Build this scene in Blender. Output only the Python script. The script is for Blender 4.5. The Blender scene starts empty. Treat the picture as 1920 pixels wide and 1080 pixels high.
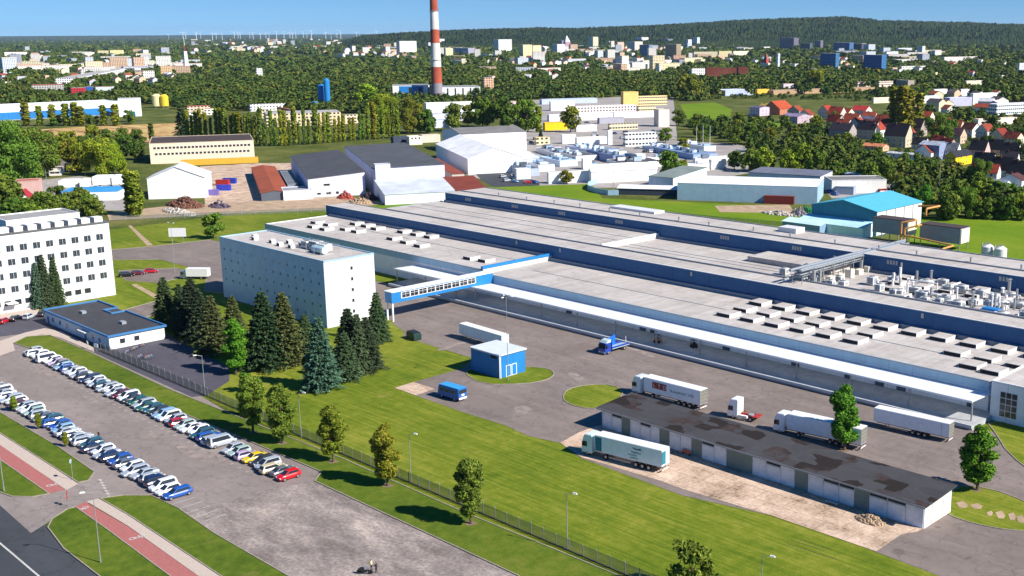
import bpy, bmesh, math, random
import numpy as np
from mathutils import Vector, Matrix
S = bpy.context.scene
COL = S.collection
rnd = random.Random(7)
R_ = math.radians

# ------------------------------------------------------------------ camera
CX, CY, HC = 1150., 540., 80.
VA = np.array([-1150., 72.]); VB = np.array([3230., 48.])
FP = math.sqrt(-((VA[0]-CX)*(VB[0]-CX)+(VA[1]-CY)*(VB[1]-CY)))
def _d(x, y):
    v = np.array([x-CX, -(y-CY), -FP]); return v/np.linalg.norm(v)
_X = -_d(*VA); _Y = _d(*VB); _Z = np.cross(_X, _Y)
RM = np.array([_X, _Y, _Z])
def G(x, y, z=0.):
    w = RM @ _d(x, y); t = (z-HC)/w[2]
    return Vector((w[0]*t, w[1]*t, z))
def PR(x, y, z=0.):
    c = RM.T @ np.array([x, y, z-HC]); return CX+FP*c[0]/-c[2], CY-FP*c[1]/-c[2]
def HT(x, yb, yt):
    g = G(x, yb); lo, hi = 0., 400.
    for _ in range(40):
        m = (lo+hi)/2
        if PR(g.x, g.y, m)[1] > yt: lo = m
        else: hi = m
    return lo
cam = bpy.data.cameras.new('camera'); co = bpy.data.objects.new('camera', cam); COL.objects.link(co)
m4 = Matrix([[RM[i][j] for j in range(3)]+[0] for i in range(3)]+[[0, 0, 0, 1]])
co.matrix_world = Matrix.Translation((0, 0, HC)) @ m4
cam.sensor_width = 36; cam.lens = 36*FP/1920; cam.shift_x = (960-CX)/1920
cam.clip_start = 1; cam.clip_end = 120000
S.camera = co
# ------------------------------------------------------------------ light
SUN_EL = 38.; SUN_DIR = math.atan2(.28, .96)
w = bpy.data.worlds.new('World'); S.world = w; w.use_nodes = True
nt = w.node_tree; bg = nt.nodes['Background']
sky = nt.nodes.new('ShaderNodeTexSky'); sky.sky_type = 'NISHITA'; sky.sun_disc = False
sky.sun_elevation = R_(SUN_EL); sky.sun_rotation = math.pi/2-SUN_DIR
sky.altitude = 300; sky.air_density = 1.0; sky.dust_density = .1; sky.ozone_density = 2.2
tcw = nt.nodes.new('ShaderNodeTexCoord'); va_ = nt.nodes.new('ShaderNodeVectorMath'); va_.operation = 'MULTIPLY_ADD'
va_.inputs[1].default_value = (1, 1, 1); va_.inputs[2].default_value = (0, 0, .12); nt.links.new(tcw.outputs['Generated'], va_.inputs[0]); nt.links.new(va_.outputs[0], sky.inputs['Vector'])
hs = nt.nodes.new('ShaderNodeHueSaturation'); hs.inputs['Saturation'].default_value = 1.42; hs.inputs['Hue'].default_value = .506
nt.links.new(sky.outputs[0], hs.inputs['Color']); nt.links.new(hs.outputs[0], bg.inputs[0]); bg.inputs[1].default_value = .082
sl = bpy.data.lights.new('sun', 'SUN'); sl.energy = 5.0; sl.angle = R_(.5); sl.color = (1, .94, .85)
so = bpy.data.objects.new('sun', sl); COL.objects.link(so)
dv = Vector((math.cos(SUN_DIR)*math.cos(R_(SUN_EL)), math.sin(SUN_DIR)*math.cos(R_(SUN_EL)), math.sin(R_(SUN_EL))))
so.rotation_euler = dv.to_track_quat('Z', 'Y').to_euler(); so.location = (0, 0, 300)
S.view_settings.view_transform = 'Standard'; S.view_settings.look = 'None'
S.view_settings.exposure = .7; S.view_settings.gamma = 1; S.view_settings.use_curve_mapping = False
S.cycles.max_bounces = 6; S.cycles.diffuse_bounces = 4; S.cycles.glossy_bounces = 2; S.cycles.transparent_max_bounces = 10
S.cycles.volume_bounces = 0
S.cycles.use_denoising = True

# ------------------------------------------------------------------ materials
def lin(c):
    if isinstance(c, str):
        c = [int(c[i:i+2], 16)/255 for i in (0, 2, 4)]
        return tuple(v/12.92 if v < .04045 else ((v+.055)/1.055)**2.4 for v in c)+(1,)
    return tuple(c)+(1,) if len(c) == 3 else tuple(c)
class NT:
    def __init__(s, name, rough=.8, metal=0, spec=.3):
        s.m = bpy.data.materials.new(name); s.m.use_nodes = True
        s.t = s.m.node_tree; s.b = s.t.nodes['Principled BSDF']
        s.b.inputs['Roughness'].default_value = rough; s.b.inputs['Metallic'].default_value = metal
        s.b.inputs['Specular IOR Level'].default_value = spec
        s.tc = s.n('ShaderNodeTexCoord')
    def n(s, t, **k):
        x = s.t.nodes.new(t)
        for a, b in k.items(): setattr(x, a, b)
        return x
    def l(s, a, b): s.t.links.new(a, b)
    def map(s, scale=(1, 1, 1), rot=0, src=None):
        m = s.n('ShaderNodeMapping'); m.inputs['Scale'].default_value = scale; m.inputs['Rotation'].default_value = (0, 0, rot)
        s.l(src or s.tc.outputs['Object'], m.inputs[0]); return m.outputs[0]
    def noise(s, scale, detail=4, rough=.6, vec=None, dist=0):
        n = s.n('ShaderNodeTexNoise'); n.inputs['Scale'].default_value = scale; n.inputs['Detail'].default_value = detail
        n.inputs['Roughness'].default_value = rough; n.inputs['Distortion'].default_value = dist
        s.l(vec or s.tc.outputs['Object'], n.inputs['Vector']); return n.outputs[0]
    def ramp(s, f, stops):
        r = s.n('ShaderNodeValToRGB'); e = r.color_ramp.elements
        while len(e) < len(stops): e.new(.5)
        for q, (p, c) in zip(e, stops): q.position = p; q.color = lin(c) if not isinstance(c, (int, float)) else (c, c, c, 1)
        s.l(f, r.inputs[0]); return r.outputs[0]
    def mix(s, f, a, b, mode='MIX'):
        m = s.n('ShaderNodeMix', data_type='RGBA', blend_type=mode)
        if isinstance(f, (int, float)): m.inputs[0].default_value = f
        else: s.l(f, m.inputs[0])
        for v, i in ((a, 6), (b, 7)):
            if isinstance(v, (tuple, list, str)): m.inputs[i].default_value = lin(v)
            else: s.l(v, m.inputs[i])
        return m.outputs[2]
    def math(s, op, a, b=0):
        m = s.n('ShaderNodeMath', operation=op)
        for v, i in ((a, 0), (b, 1)):
            if isinstance(v, (int, float)): m.inputs[i].default_value = v
            else: s.l(v, m.inputs[i])
        return m.outputs[0]
    def xyz(s, src=None):
        q = s.n('ShaderNodeSeparateXYZ'); s.l(src or s.tc.outputs['Object'], q.inputs[0]); return q.outputs
    def bump(s, h, st=.3, d=.05):
        b = s.n('ShaderNodeBump'); b.inputs['Strength'].default_value = st; b.inputs['Distance'].default_value = d
        s.l(h, b.inputs['Height']); s.l(b.outputs[0], s.b.inputs['Normal'])
    def out(s, c): s.l(c, s.b.inputs['Base Color']); return s.m
MATS = {}
def flat(name, c, rough=.7, metal=0, amt=.18, sc=1.2, spec=.3):
    if name in MATS: return MATS[name]
    n = NT(name, rough, metal, spec); f = n.noise(sc, 5)
    g = n.ramp(f, [(.3, 1-amt), (.7, 1.0)])
    n.out(n.mix(1., c, g, 'MULTIPLY')); MATS[name] = n.m; return n.m
def objm(name, rough=.75, amt=.22, sc=.35, metal=0, coat=0, streak=False, spec=.3):
    if name in MATS: return MATS[name]
    n = NT(name, rough, metal, spec)
    oi = n.n('ShaderNodeObjectInfo')
    f = n.noise(sc, 6, .65)
    if streak:
        f2 = n.noise(1., 4, .6, n.map((1.2, 1.2, .12)))
        f = n.math('ADD', n.math('MULTIPLY', f, .5), n.math('MULTIPLY', f2, .5))
    g = n.ramp(f, [(.35, 1-amt), (.62, 1.0)])
    if coat: n.b.inputs['Coat Weight'].default_value = coat; n.b.inputs['Coat Roughness'].default_value = .08
    n.out(n.mix(1., oi.outputs['Color'], g, 'MULTIPLY')); MATS[name] = n.m; return n.m
def winwall(name, px, pz, fx=.55, fz=.5, dark=(.03, .04, .055)):
    """painted wall with a regular grid of window openings, for far buildings a few pixels high"""
    if name in MATS: return MATS[name]
    n = NT(name, .7); oi = n.n('ShaderNodeObjectInfo'); o = n.xyz()
    u = n.math('DIVIDE', n.math('ADD', o[0], o[1]), px); v = n.math('DIVIDE', o[2], pz)
    a = n.math('LESS_THAN', n.math('FRACT', u), fx); b = n.math('LESS_THAN', n.math('FRACT', n.math('ADD', v, .72)), fz)
    f = n.math('MULTIPLY', a, b)
    f = n.math('MULTIPLY', f, n.math('LESS_THAN', n.math('ABSOLUTE', n.xyz(n.tc.outputs['Normal'])[2]), .3))
    n.out(n.mix(f, oi.outputs['Color'], dark)); MATS[name] = n.m; return n.m
M_WALL = objm('painted_wall', .8, .16, .25, streak=True)
M_ROOF = objm('roofing', .85, .25, .12)
M_TILE = objm('roof_tiles', .85, .5, .5)
M_METAL = objm('painted_metal', .45, .12, .8, spec=.5)
M_PAINT = objm('car_paint', .28, .06, .5, coat=.7, spec=.5)
M_WINF = winwall('flats_wall', 3.4, 2.9)
M_WINO = winwall('office_wall', 2.6, 3.4, .75, .42)
M_GLASS = flat('window_glass', (.025, .032, .042), .12, 0, .1, spec=.7)
M_DARK = flat('dark_opening', (.02, .02, .022), .8)
M_TYRE = flat('rubber', (.018, .018, .018), .85)
M_STEEL = flat('galvanised_steel', (.42, .43, .43), .45, .5)
M_WHITE = flat('white_paint', (.78, .78, .76), .5, 0, .08)
M_CHROME = flat('wheel_rim', (.45, .45, .46), .35, .6)
M_HEAD = flat('lamp_glass', (.75, .76, .74), .15, 0, .05)
M_TAIL = flat('red_lamp_glass', (.35, .015, .012), .2)
M_RED = flat('red_paint', (.42, .04, .03), .5)
M_BLUEW = None

def m_grass(name, c1, c2, c3, stripes=0, sc=1.):
    n = NT(name, .95, 0, .1)
    a = n.noise(.035*sc, 6, .62); b = n.noise(.45*sc, 6, .7); c = n.noise(4.*sc, 3, .6)
    f = n.math('ADD', n.math('MULTIPLY', a, .45), n.math('ADD', n.math('MULTIPLY', b, .38), n.math('MULTIPLY', c, .17)))
    if stripes:
        q = n.noise(1., 4, .6, n.map((.06, 1.6, 1), R_(-3)))
        q2 = n.noise(1., 3, .6, n.map((.012, .35, 1), R_(2)))
        f = n.math('ADD', n.math('MULTIPLY', f, .62), n.math('ADD', n.math('MULTIPLY', q, stripes), n.math('MULTIPLY', q2, .38-stripes)))
    col = n.ramp(f, [(.4, c1), (.5, c2), (.6, c3)])
    dr = n.noise(.13, 7, .75, dist=.5); col = n.mix(n.ramp(dr, [(.6, 0.), (.7, .6)]), col, tuple(v*1.1 for v in (c3[0]*1.05, c3[1]*.85, c3[2]*1.6)))
    n.bump(c, .5, .15); return n.out(col)
M_LAWN = m_grass('mown_lawn', (.06, .11, .006), (.135, .175, .013), (.25, .25, .036), .26)
M_VERGE = m_grass('lush_grass', (.05, .09, .008), (.09, .135, .012), (.145, .17, .022))
M_ROUGH = m_grass('rough_meadow', (.04, .06, .012), (.085, .105, .02), (.17, .16, .05))
M_LAWNB = m_grass('bright_lawn', (.08, .16, .006), (.13, .215, .008), (.2, .24, .02), .15)
def m_asphalt(name, c, amt=.3, patch=.25, warm=(1, .96, .92)):
    n = NT(name, .88, 0, .2)
    a = n.noise(.06, 5, .65); b = n.noise(.6, 6, .7); c_ = n.noise(9, 2)
    st = n.noise(1., 5, .6, n.map((.03, .3, 1)))
    f = n.math('ADD', n.math('MULTIPLY', a, .34), n.math('ADD', n.math('MULTIPLY', b, .26), n.math('ADD', n.math('MULTIPLY', c_, .1), n.math('MULTIPLY', st, .3))))
    g = n.ramp(f, [(.36, tuple(v*(1-amt) for v in c)), (.5, c), (.64, tuple(v*(1+patch) for v in c))])
    vo = n.n('ShaderNodeTexVoronoi', feature='DISTANCE_TO_EDGE'); vo.inputs['Scale'].default_value = .14
    wv = n.n('ShaderNodeVectorMath', operation='ADD'); nn = n.n('ShaderNodeTexNoise'); nn.inputs['Scale'].default_value = .5
    n.l(n.tc.outputs['Object'], nn.inputs[0]); n.l(n.tc.outputs['Object'], wv.inputs[0])
    sc = n.n('ShaderNodeVectorMath', operation='SCALE'); sc.inputs[3].default_value = 3.; n.l(nn.outputs[1], sc.inputs[0]); n.l(sc.outputs[0], wv.inputs[1])
    n.l(wv.outputs[0], vo.inputs['Vector'])
    cr = n.math('LESS_THAN', vo.outputs[0], .012)
    sp = n.noise(.35, 3, .5, dist=.4); g = n.mix(n.ramp(sp, [(.66, 0.), (.72, .55)]), g, tuple(v*.5 for v in c))
    wr = n.noise(.02, 3, .5, dist=2.5); g = n.mix(n.ramp(wr, [(.495, 0.), (.503, .28), (.512, 0.)]), g, tuple(v*.45 for v in c))
    pa = n.n('ShaderNodeTexVoronoi', distance='CHEBYCHEV'); pa.inputs['Scale'].default_value = .05; n.l(n.tc.outputs['Object'], pa.inputs['Vector'])
    g = n.mix(n.ramp(n.xyz(pa.outputs['Color'])[0], [(.78, 0.), (.8, .3)]), g, tuple(v*.72 for v in c))
    n.bump(c_, .3, .03)
    return n.out(n.mix(n.math('MULTIPLY', cr, .4), g, tuple(v*.45 for v in c)))
M_ROAD = m_asphalt('dark_asphalt', (.055, .06, .068), .12, .15)
M_YARD = m_asphalt('worn_asphalt', (.205, .168, .15), .3, .3)
M_LOT = m_asphalt('parking_asphalt', (.25, .21, .192), .22, .25)
M_NEWASP = m_asphalt('blue_asphalt', (.085, .08, .1), .2, .2)
M_TRACK = m_asphalt('pale_yard', (.34, .31, .29), .3, .25)
def m_conc():
    n = NT('broken_concrete', .9, 0, .2)
    a = n.noise(.12, 7, .72, n.map((.7, 1.5, 1), .5)); b = n.noise(1.6, 6, .75)
    f = n.math('ADD', n.math('MULTIPLY', a, .6), n.math('MULTIPLY', b, .4))
    g = n.ramp(f, [(.4, (.15, .125, .11)), (.49, (.24, .2, .185)), (.55, (.32, .27, .24)), (.65, (.56, .46, .39))])
    n.bump(b, .4, .06); return n.out(g)
M_CONC = m_conc()
def m_apron():
    n = NT('pale_concrete_apron', .9, 0, .2)
    a = n.noise(.15, 7, .7); b = n.noise(1.8, 6, .7)
    f = n.math('ADD', n.math('MULTIPLY', a, .6), n.math('MULTIPLY', b, .4))
    g = n.ramp(f, [(.37, (.13, .09, .06)), (.44, (.38, .27, .19)), (.6, (.66, .5, .38))])
    br = n.n('ShaderNodeTexBrick'); br.inputs['Scale'].default_value = 1; br.inputs['Brick Width'].default_value = 6; br.inputs['Row Height'].default_value = 4
    br.inputs['Mortar Size'].default_value = .05; br.inputs['Color1'].default_value = br.inputs['Color2'].default_value = (1, 1, 1, 1); br.inputs['Mortar'].default_value = (.45, .42, .38, 1)
    n.l(n.tc.outputs['Object'], br.inputs[0])
    return n.out(n.mix(1., g, br.outputs[0], 'MULTIPLY'))
M_APRON = m_apron()
M_PAVE = flat('beige_paving', (.52, .43, .36), .9, 0, .18, 2.5)
M_CYCLE = flat('red_cycle_paving', (.4, .14, .125), .9, 0, .2, 2.)
M_KERB = flat('kerb_concrete', (.38, .33, .26), .9, 0, .35, 1.5)
M_SAND = flat('sandy_soil', (.5, .36, .24), .95, 0, .45, .25)
M_LINE = flat('worn_road_paint', (.6, .58, .55), .7, 0, .4, 2.)
def m_field():
    n = NT('stubble_field', .95, 0, .1); f = n.noise(.5, 6, .7, n.map((.05, .2, 1), .5))
    return n.out(n.ramp(f, [(.38, (.19, .11, .045)), (.5, (.5, .32, .13)), (.65, (.5, .4, .17))]))
M_FIELD = m_field()
def m_far():
    n = NT('far_country', 1., 0, .05)
    a = n.noise(.0022, 8, .62); b = n.noise(.018, 6, .7); c = n.noise(.0007, 6, .6, n.map((1, 1, 1)))
    f = n.math('ADD', n.math('MULTIPLY', a, .4), n.math('ADD', n.math('MULTIPLY', b, .35), n.math('MULTIPLY', c, .25)))
    g = n.ramp(f, [(.34, (.012, .028, .012)), (.5, (.024, .045, .014)), (.57, (.05, .075, .02)), (.63, (.16, .15, .07))])
    n.bump(b, .6, 6.); return n.out(g)
M_FAR = m_far()
def m_hill():
    n = NT('wooded_hill', 1., 0, .05)
    a = n.noise(.006, 6, .6); b = n.noise(.035, 5, .75)
    f = n.math('ADD', n.math('MULTIPLY', a, .5), n.math('MULTIPLY', b, .5))
    g = n.ramp(f, [(.38, (.01, .024, .007)), (.5, (.022, .042, .01)), (.6, (.05, .066, .016))])
    n.bump(b, 1., 14.); return n.out(g)
M_HILL = m_hill()
def m_leaf(name, c1, c2, c3, sc=.5):
    n = NT(name, .85, 0, .15); oi = n.n('ShaderNodeObjectInfo')
    f = n.noise(sc, 5, .7); gi = n.n('ShaderNodeNewGeometry')
    rv = n.math('ADD', n.math('MULTIPLY', f, .6), n.math('MULTIPLY', gi.outputs['Random Per Island'], .4))
    g = n.ramp(rv, [(.3, c1), (.5, c2), (.72, c3)])
    g = n.mix(1., g, oi.outputs['Color'], 'MULTIPLY')
    return n.out(g)
M_LEAF = m_leaf('leaves', (.055, .1, .01), (.11, .175, .018), (.19, .245, .03))
M_CONIF = m_leaf('needles', (.03, .055, .026), (.062, .1, .042), (.115, .15, .058))
M_BARK = flat('bark', (.14, .1, .07), .95, 0, .4, 3.)

# ------------------------------------------------------------------ mesh builder
class MB:
    def __init__(s): s.v = []; s.f = []; s.mi = []
    def add(s, vs, fs, mi=0):
        o = len(s.v); s.v += [tuple(v) for v in vs]
        for f in fs: s.f.append([i+o for i in f]); s.mi.append(mi)
        return s
    def box(s, x0, x1, y0, y1, z0, z1, mi=0, top=None):
        v = [(x0, y0, z0), (x1, y0, z0), (x1, y1, z0), (x0, y1, z0), (x0, y0, z1), (x1, y0, z1), (x1, y1, z1), (x0, y1, z1)]
        s.add(v, [(0, 3, 2, 1), (0, 1, 5, 4), (1, 2, 6, 5), (2, 3, 7, 6), (3, 0, 4, 7)], mi)
        s.add(v[4:], [(0, 1, 2, 3)], mi if top is None else top); return s
    def hexa(s, b, t, mi=0):
        v = list(b)+list(t)
        return s.add(v, [(0, 3, 2, 1), (0, 1, 5, 4), (1, 2, 6, 5), (2, 3, 7, 6), (3, 0, 4, 7), (4, 5, 6, 7)], mi)
    def prism(s, pts, a, b, axis='x', mi=0):
        """polygon pts (2-D) extruded from a to b along axis"""
        n = len(pts)
        def P(p, t): return (t, p[0], p[1]) if axis == 'x' else ((p[0], t, p[1]) if axis == 'y' else (p[0], p[1], t))
        v = [P(p, a) for p in pts]+[P(p, b) for p in pts]
        return s.add(v, [list(range(n))[::-1], list(range(n, 2*n))]+[(i, (i+1) % n, n+(i+1) % n, n+i) for i in range(n)], mi)
    def cyl(s, p, q, r0, r1=None, n=8, mi=0):
        r1 = r0 if r1 is None else r1
        p = Vector(p); q = Vector(q); d = (q-p).normalized()
        a = d.orthogonal().normalized(); b = d.cross(a)
        v = []
        for c, r in ((p, r0), (q, r1)):
            for i in range(n):
                t = 2*math.pi*i/n; v.append(c+a*math.cos(t)*r+b*math.sin(t)*r)
        return s.add(v, [(i, (i+1) % n, n+(i+1) % n, n+i) for i in range(n)]+[list(range(n))[::-1], list(range(n, 2*n))], mi)
    def bar(s, p, q, w, mi=0): return s.cyl(p, q, w*.7, w*.7, 4, mi)
    def quad(s, a, b, c, d, mi=0): return s.add([a, b, c, d], [(0, 1, 2, 3)], mi)
    def mesh(s, name, mats):
        m = bpy.data.meshes.new(name); m.from_pydata(s.v, [], s.f)
        for q in (mats if isinstance(mats, (list, tuple)) else [mats]): m.materials.append(q)
        if any(s.mi): m.polygons.foreach_set('material_index', s.mi)
        m.validate(); m.update(); return m
    def build(s, name, mats, parent=None, color=None, **k): return ob(name, s.mesh(name, mats), parent, color, **k)
def ob(name, data, parent=None, color=None, loc=None, rz=None, **k):
    o = bpy.data.objects.new(name, data); COL.objects.link(o)
    if parent: o.parent = parent
    if color is not None: o.color = lin(color)
    if loc is not None: o.location = loc
    if rz is not None: o.rotation_euler = (0, 0, rz)
    for a, b in k.items(): o[a] = b
    return o
LABELS = {}
def tag(o, label, cat, group=None, kind=None):
    o['label'] = label; o['category'] = cat
    if group: o['group'] = group
    if kind: o['kind'] = kind
    return o
def thing(name, label, cat, loc=(0, 0, 0), rz=0, group=None, kind=None):
    return tag(ob(name, None, None, None, loc, rz), label, cat, group, kind)
def copy_tree(o, parent=None, color=None):
    c = o.copy(); COL.objects.link(c); c.parent = parent
    for k, ch in enumerate(list(o.children)): copy_tree(ch, c)
    return c
def bevel(me, w=.05, seg=2):
    bm = bmesh.new(); bm.from_mesh(me); bmesh.ops.remove_doubles(bm, verts=bm.verts, dist=.001)
    bmesh.ops.bevel(bm, geom=bm.edges[:], offset=w, segments=seg, affect='EDGES', clamp_overlap=True)
    bm.to_mesh(me); bm.free(); return me
SRECT = []; LAST = [None, 0, 0, 0]
FOOT = []   # footprints kept clear of trees (cx, cy, r)
def keep(x, y, r): FOOT.append((x, y, r))

# ------------------------------------------------------------------ ground
def ground():
    rings = [0]+[60*1.23**k for k in range(36)]
    rings = [r for r in rings if r < 90000]+[90000]
    N = 96; v = [(-200, 200, 0)]; f = []
    for r in rings[1:]:
        for i in range(N):
            a = 2*math.pi*i/N; v.append((-200+r*math.cos(a), 200+r*math.sin(a), 0))
    for i in range(N): f.append((0, 1+i, 1+(i+1) % N))
    for k in range(len(rings)-2):
        for i in range(N):
            a = 1+k*N+i; b = 1+k*N+(i+1) % N; f.append((a, a+N, b+N, b))
    m = bpy.data.meshes.new('ground'); m.from_pydata(v, [], f); m.materials.append(M_FAR)
    return ob('ground', m, kind='structure')
ground()
ZL = [0.]
def sheet(name, pts, z, mat, kerb=None, px=True, kind='structure', smooth=0, **k):
    """flat polygon laid on the ground; pts are picture points projected to the ground, or world points"""
    P = [p.copy() if isinstance(p, Vector) else (G(*p) if px else Vector((p[0], p[1], 0))) for p in pts]
    for _ in range(smooth):
        Q = []
        for i, p in enumerate(P):
            q = P[(i+1) % len(P)]; Q += [p*.75+q*.25, p*.25+q*.75]
        P = Q
    bm = bmesh.new(); vs = [bm.verts.new((p.x, p.y, z)) for p in P]
    fc = bm.faces.new(vs)
    if fc.normal.z < 0: fc.normal_flip()
    fc.normal_update()
    if fc.normal.z < 0: bmesh.ops.reverse_faces(bm, faces=[fc])
    bmesh.ops.triangulate(bm, faces=bm.faces[:])
    m = bpy.data.meshes.new(name); bm.to_mesh(m); bm.free(); m.materials.append(mat)
    o = ob(name, m, kind=kind)
    if kerb:
        mb = MB(); n = len(P)
        for i in range(n):
            if kerb is not True and i not in kerb: continue
            a, b = P[i], P[(i+1) % n]; d = (b-a)
            if d.length < .05: continue
            d.normalize(); s = Vector((-d.y, d.x, 0))*.09
            mb.hexa([(q.x, q.y, z-.02) for q in (a-s, b-s, b+s, a+s)], [(q.x, q.y, z+.1) for q in (a-s, b-s, b+s, a+s)])
        mb.build('kerb', M_KERB, kind='structure')
    return o
def W(x, y): return Vector((x, y, 0))
sheet('meadow', [W(-2600, -150), W(150, -150), W(150, 2600), W(-2600, 2600)], .03, M_ROUGH)
sheet('lawn', [W(-478, 113.6), W(0, 113.6), W(0, 312), W(-478, 312)], .06, M_LAWN)
sheet('lawn', [(640, 400), (905, 352), (1110, 345), (1130, 372), (1420, 385), (1500, 395), (1530, 420), (1990, 540), (1500, 470), (900, 372), (640, 420)], .075, M_LAWNB)
sheet('lawn', [(1700, 470), (1715, 410), (1800, 405), (1990, 404), (2050, 540), (1900, 500)], .09, M_LAWNB)
sheet('field', [(68, 243), (190, 236), (332, 231), (338, 262), (300, 268), (90, 272), (70, 262)], .05, M_FIELD)
sheet('field', [(1275, 196), (1340, 192), (1372, 205), (1368, 225), (1330, 232), (1290, 225)], .05, M_LAWNB)
sheet('field', [(1370, 232), (1440, 224), (1470, 232), (1450, 244), (1390, 244)], .05, M_LAWNB)
sheet('track', [(1668, 338), (1690, 340), (1770, 372), (1790, 380), (1720, 385), (1700, 368), (1672, 348)], .05, M_SAND)
sheet('road', [(78, 300), (135, 292), (146, 306), (130, 322), (85, 318)], .05, M_YARD)
sheet('road', [(0, 345), (150, 330), (240, 345), (240, 395), (0, 395)], .05, M_TRACK)
sheet('yard', [(375, 312), (484, 306), (560, 306), (560, 378), (385, 384)], .05, M_APRON)
sheet('yard', [(200, 400), (300, 388), (640, 368), (720, 380), (860, 366), (640, 392), (400, 402), (205, 414)], .085, M_SAND)
sheet('yard', [(800, 300), (1000, 262), (1250, 262), (1400, 272), (1420, 322), (1250, 352), (960, 352), (880, 330)], .05, M_TRACK)
sheet('road', [(884, 318), (930, 318), (1010, 340), (1012, 348), (930, 352), (905, 340)], .07, M_ROAD)
sheet('yard', [(935, 190), (1262, 178), (1270, 262), (960, 262)], .05, M_TRACK)
sheet('yard', [(1540, 350), (1690, 338), (1700, 366), (1560, 372)], .05, M_TRACK)
sheet('soil', [(1340, 386), (1480, 384), (1490, 400), (1350, 398)], .1, M_SAND)
# streets and lots at the front
sheet('road', [(-260, 770), (-100, 862), (0, 925), (60, 935), (88, 990), (120, 1030), (190, 1085), (400, 1260), (-500, 1260), (-500, 900)], .06, M_ROAD)
sheet('parking_lot', [(-260, 770), (-260, 640), (-50, 612), (100, 600), (215, 640), (380, 745), (610, 885), (592, 905), (480, 922), (355, 967), (333, 953), (283, 930), (230, 930), (190, 935), (150, 950), (95, 977), (58, 1000), (0, 948), (-60, 905), (-40, 860)], .07, M_LOT)
sheet('concrete_lot', [(592, 903), (480, 922), (355, 967), (400, 1000), (545, 1085), (640, 1180), (1160, 1180), (972, 1080)], .075, M_CONC)
sheet('forecourt', [(-60, 575), (60, 585), (110, 578), (215, 600), (300, 620), (430, 690), (430, 715), (388, 742), (360, 745), (177, 662), (90, 620), (-60, 640)], .1, M_NEWASP)
sheet('pavement', [(-60, 655), (0, 640), (48, 624), (84, 616), (115, 622), (175, 652), (177, 661), (112, 633), (80, 628), (50, 633), (25, 645), (28, 658), (-60, 690)], .13, M_PAVE)
sheet('verge', [(25, 644), (50, 632), (93, 629), (170, 662), (320, 732), (640, 860), (870, 962), (1170, 1085), (1300, 1180), (1120, 1180), (970, 1080), (590, 903), (603, 886), (330, 770), (120, 674)], .14, M_VERGE, kerb=True)
sheet('verge', [(-160, 690), (0, 774), (110, 839), (177, 886), (166, 902), (147, 906), (0, 813), (-160, 722)], .13, M_VERGE, kerb=True)
sheet('pavement', [(-160, 722), (0, 812), (147, 908), (125, 920), (0, 835), (-160, 742)], .115, M_PAVE)
sheet('cycle_path', [(-160, 742), (0, 834), (122, 919), (92, 926), (0, 862), (-160, 765)], .11, M_CYCLE)
sheet('verge', [(-160, 766), (0, 863), (92, 927), (60, 933), (22, 932), (0, 924), (-100, 860), (-160, 820)], .13, M_VERGE, kerb=True)
sheet('pavement', [(162, 941), (185, 936), (240, 966), (413, 1081), (560, 1180), (500, 1180), (372, 1081), (240, 987)], .115, M_PAVE)
sheet('cycle_path', [(139, 952), (160, 942), (240, 988), (371, 1081), (500, 1180), (440, 1180), (318, 1081), (200, 992)], .11, M_CYCLE)
sheet('verge', [(128, 955), (142, 952), (200, 993), (325, 1086), (440, 1180), (300, 1180), (190, 1084), (120, 1030), (90, 990), (98, 974)], .13, M_VERGE, kerb=True)
sheet('verge', [(188, 936), (230, 930), (283, 930), (333, 953), (400, 1000), (545, 1084), (640, 1180), (560, 1180), (414, 1081), (240, 966)], .13, M_VERGE, kerb=True)
# works yard
sheet('yard', [(735, 606), (757, 622), (757, 632), (885, 672), (870, 690), (740, 728), (807, 752), (873, 775), (947, 798), (990, 818), (1050, 831), (1090, 860), (1280, 930), (1480, 975), (1643, 1036), (1770, 1084), (1900, 1180), (2200, 1180), W(-20, 212), W(-300, 212), W(-318, 212), W(-318, 186), W(-262, 184)], .09, M_YARD)
sheet('apron', [(1050, 831), (1085, 812), (1116, 800), W(-157, 161), W(-83, 161), (1720, 998), (1690, 1003), (1643, 1035), (1447, 968), (1280, 918), (1240, 903), (1090, 858)], .12, M_APRON)
sheet('concrete_patch', [(740, 728), (775, 717), (815, 730), (780, 742)], .11, M_APRON)
sheet('grass_island', [(905, 722), (985, 721), (1028, 713), (1041, 702), (1030, 692), (985, 688), (890, 690), (868, 700)], .12, M_LAWN, kerb=True, smooth=1)
sheet('grass_island', [(1055, 745), (1063, 731), (1100, 722), (1150, 722), (1175, 740), (1125, 768), (1085, 765), (1060, 755)], .125, M_LAWN, kerb=True, smooth=1)
sheet('grass_island', [(1786, 912), (1850, 915), (1925, 942), (2000, 980), (2000, 1000), (1925, 998), (1865, 992), (1800, 976), (1768, 960)], .125, M_LAWN, kerb=True, smooth=1)
sheet('grass_island', [(1848, 789), (1935, 800), (2100, 850), (2100, 960), (1960, 905), (1890, 852), (1868, 815)], .125, M_LAWN, kerb=True, smooth=1)
sheet('lane', [(205, 469), (290, 462), (395, 450), (413, 455), W(-328, 170), W(-338, 166), (388, 516), (350, 500), (300, 487), (214, 488)], .1, M_YARD, kerb=True)
sheet('parking_pad', [(222, 508), (335, 503), (352, 518), (300, 531), (236, 527)], .1, M_YARD, kerb=True)
sheet('lane', [(205, 590), (225, 584), (300, 563), (306, 575), (300, 590), (220, 606)], .11, M_YARD, kerb=True)
sheet('footpath', [(240, 423), (246, 423), (287, 460), (276, 461)], .08, M_SAND)
sheet('footpath', [(246, 534), (256, 533), (303, 558), (296, 563)], .08, M_SAND)
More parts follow.
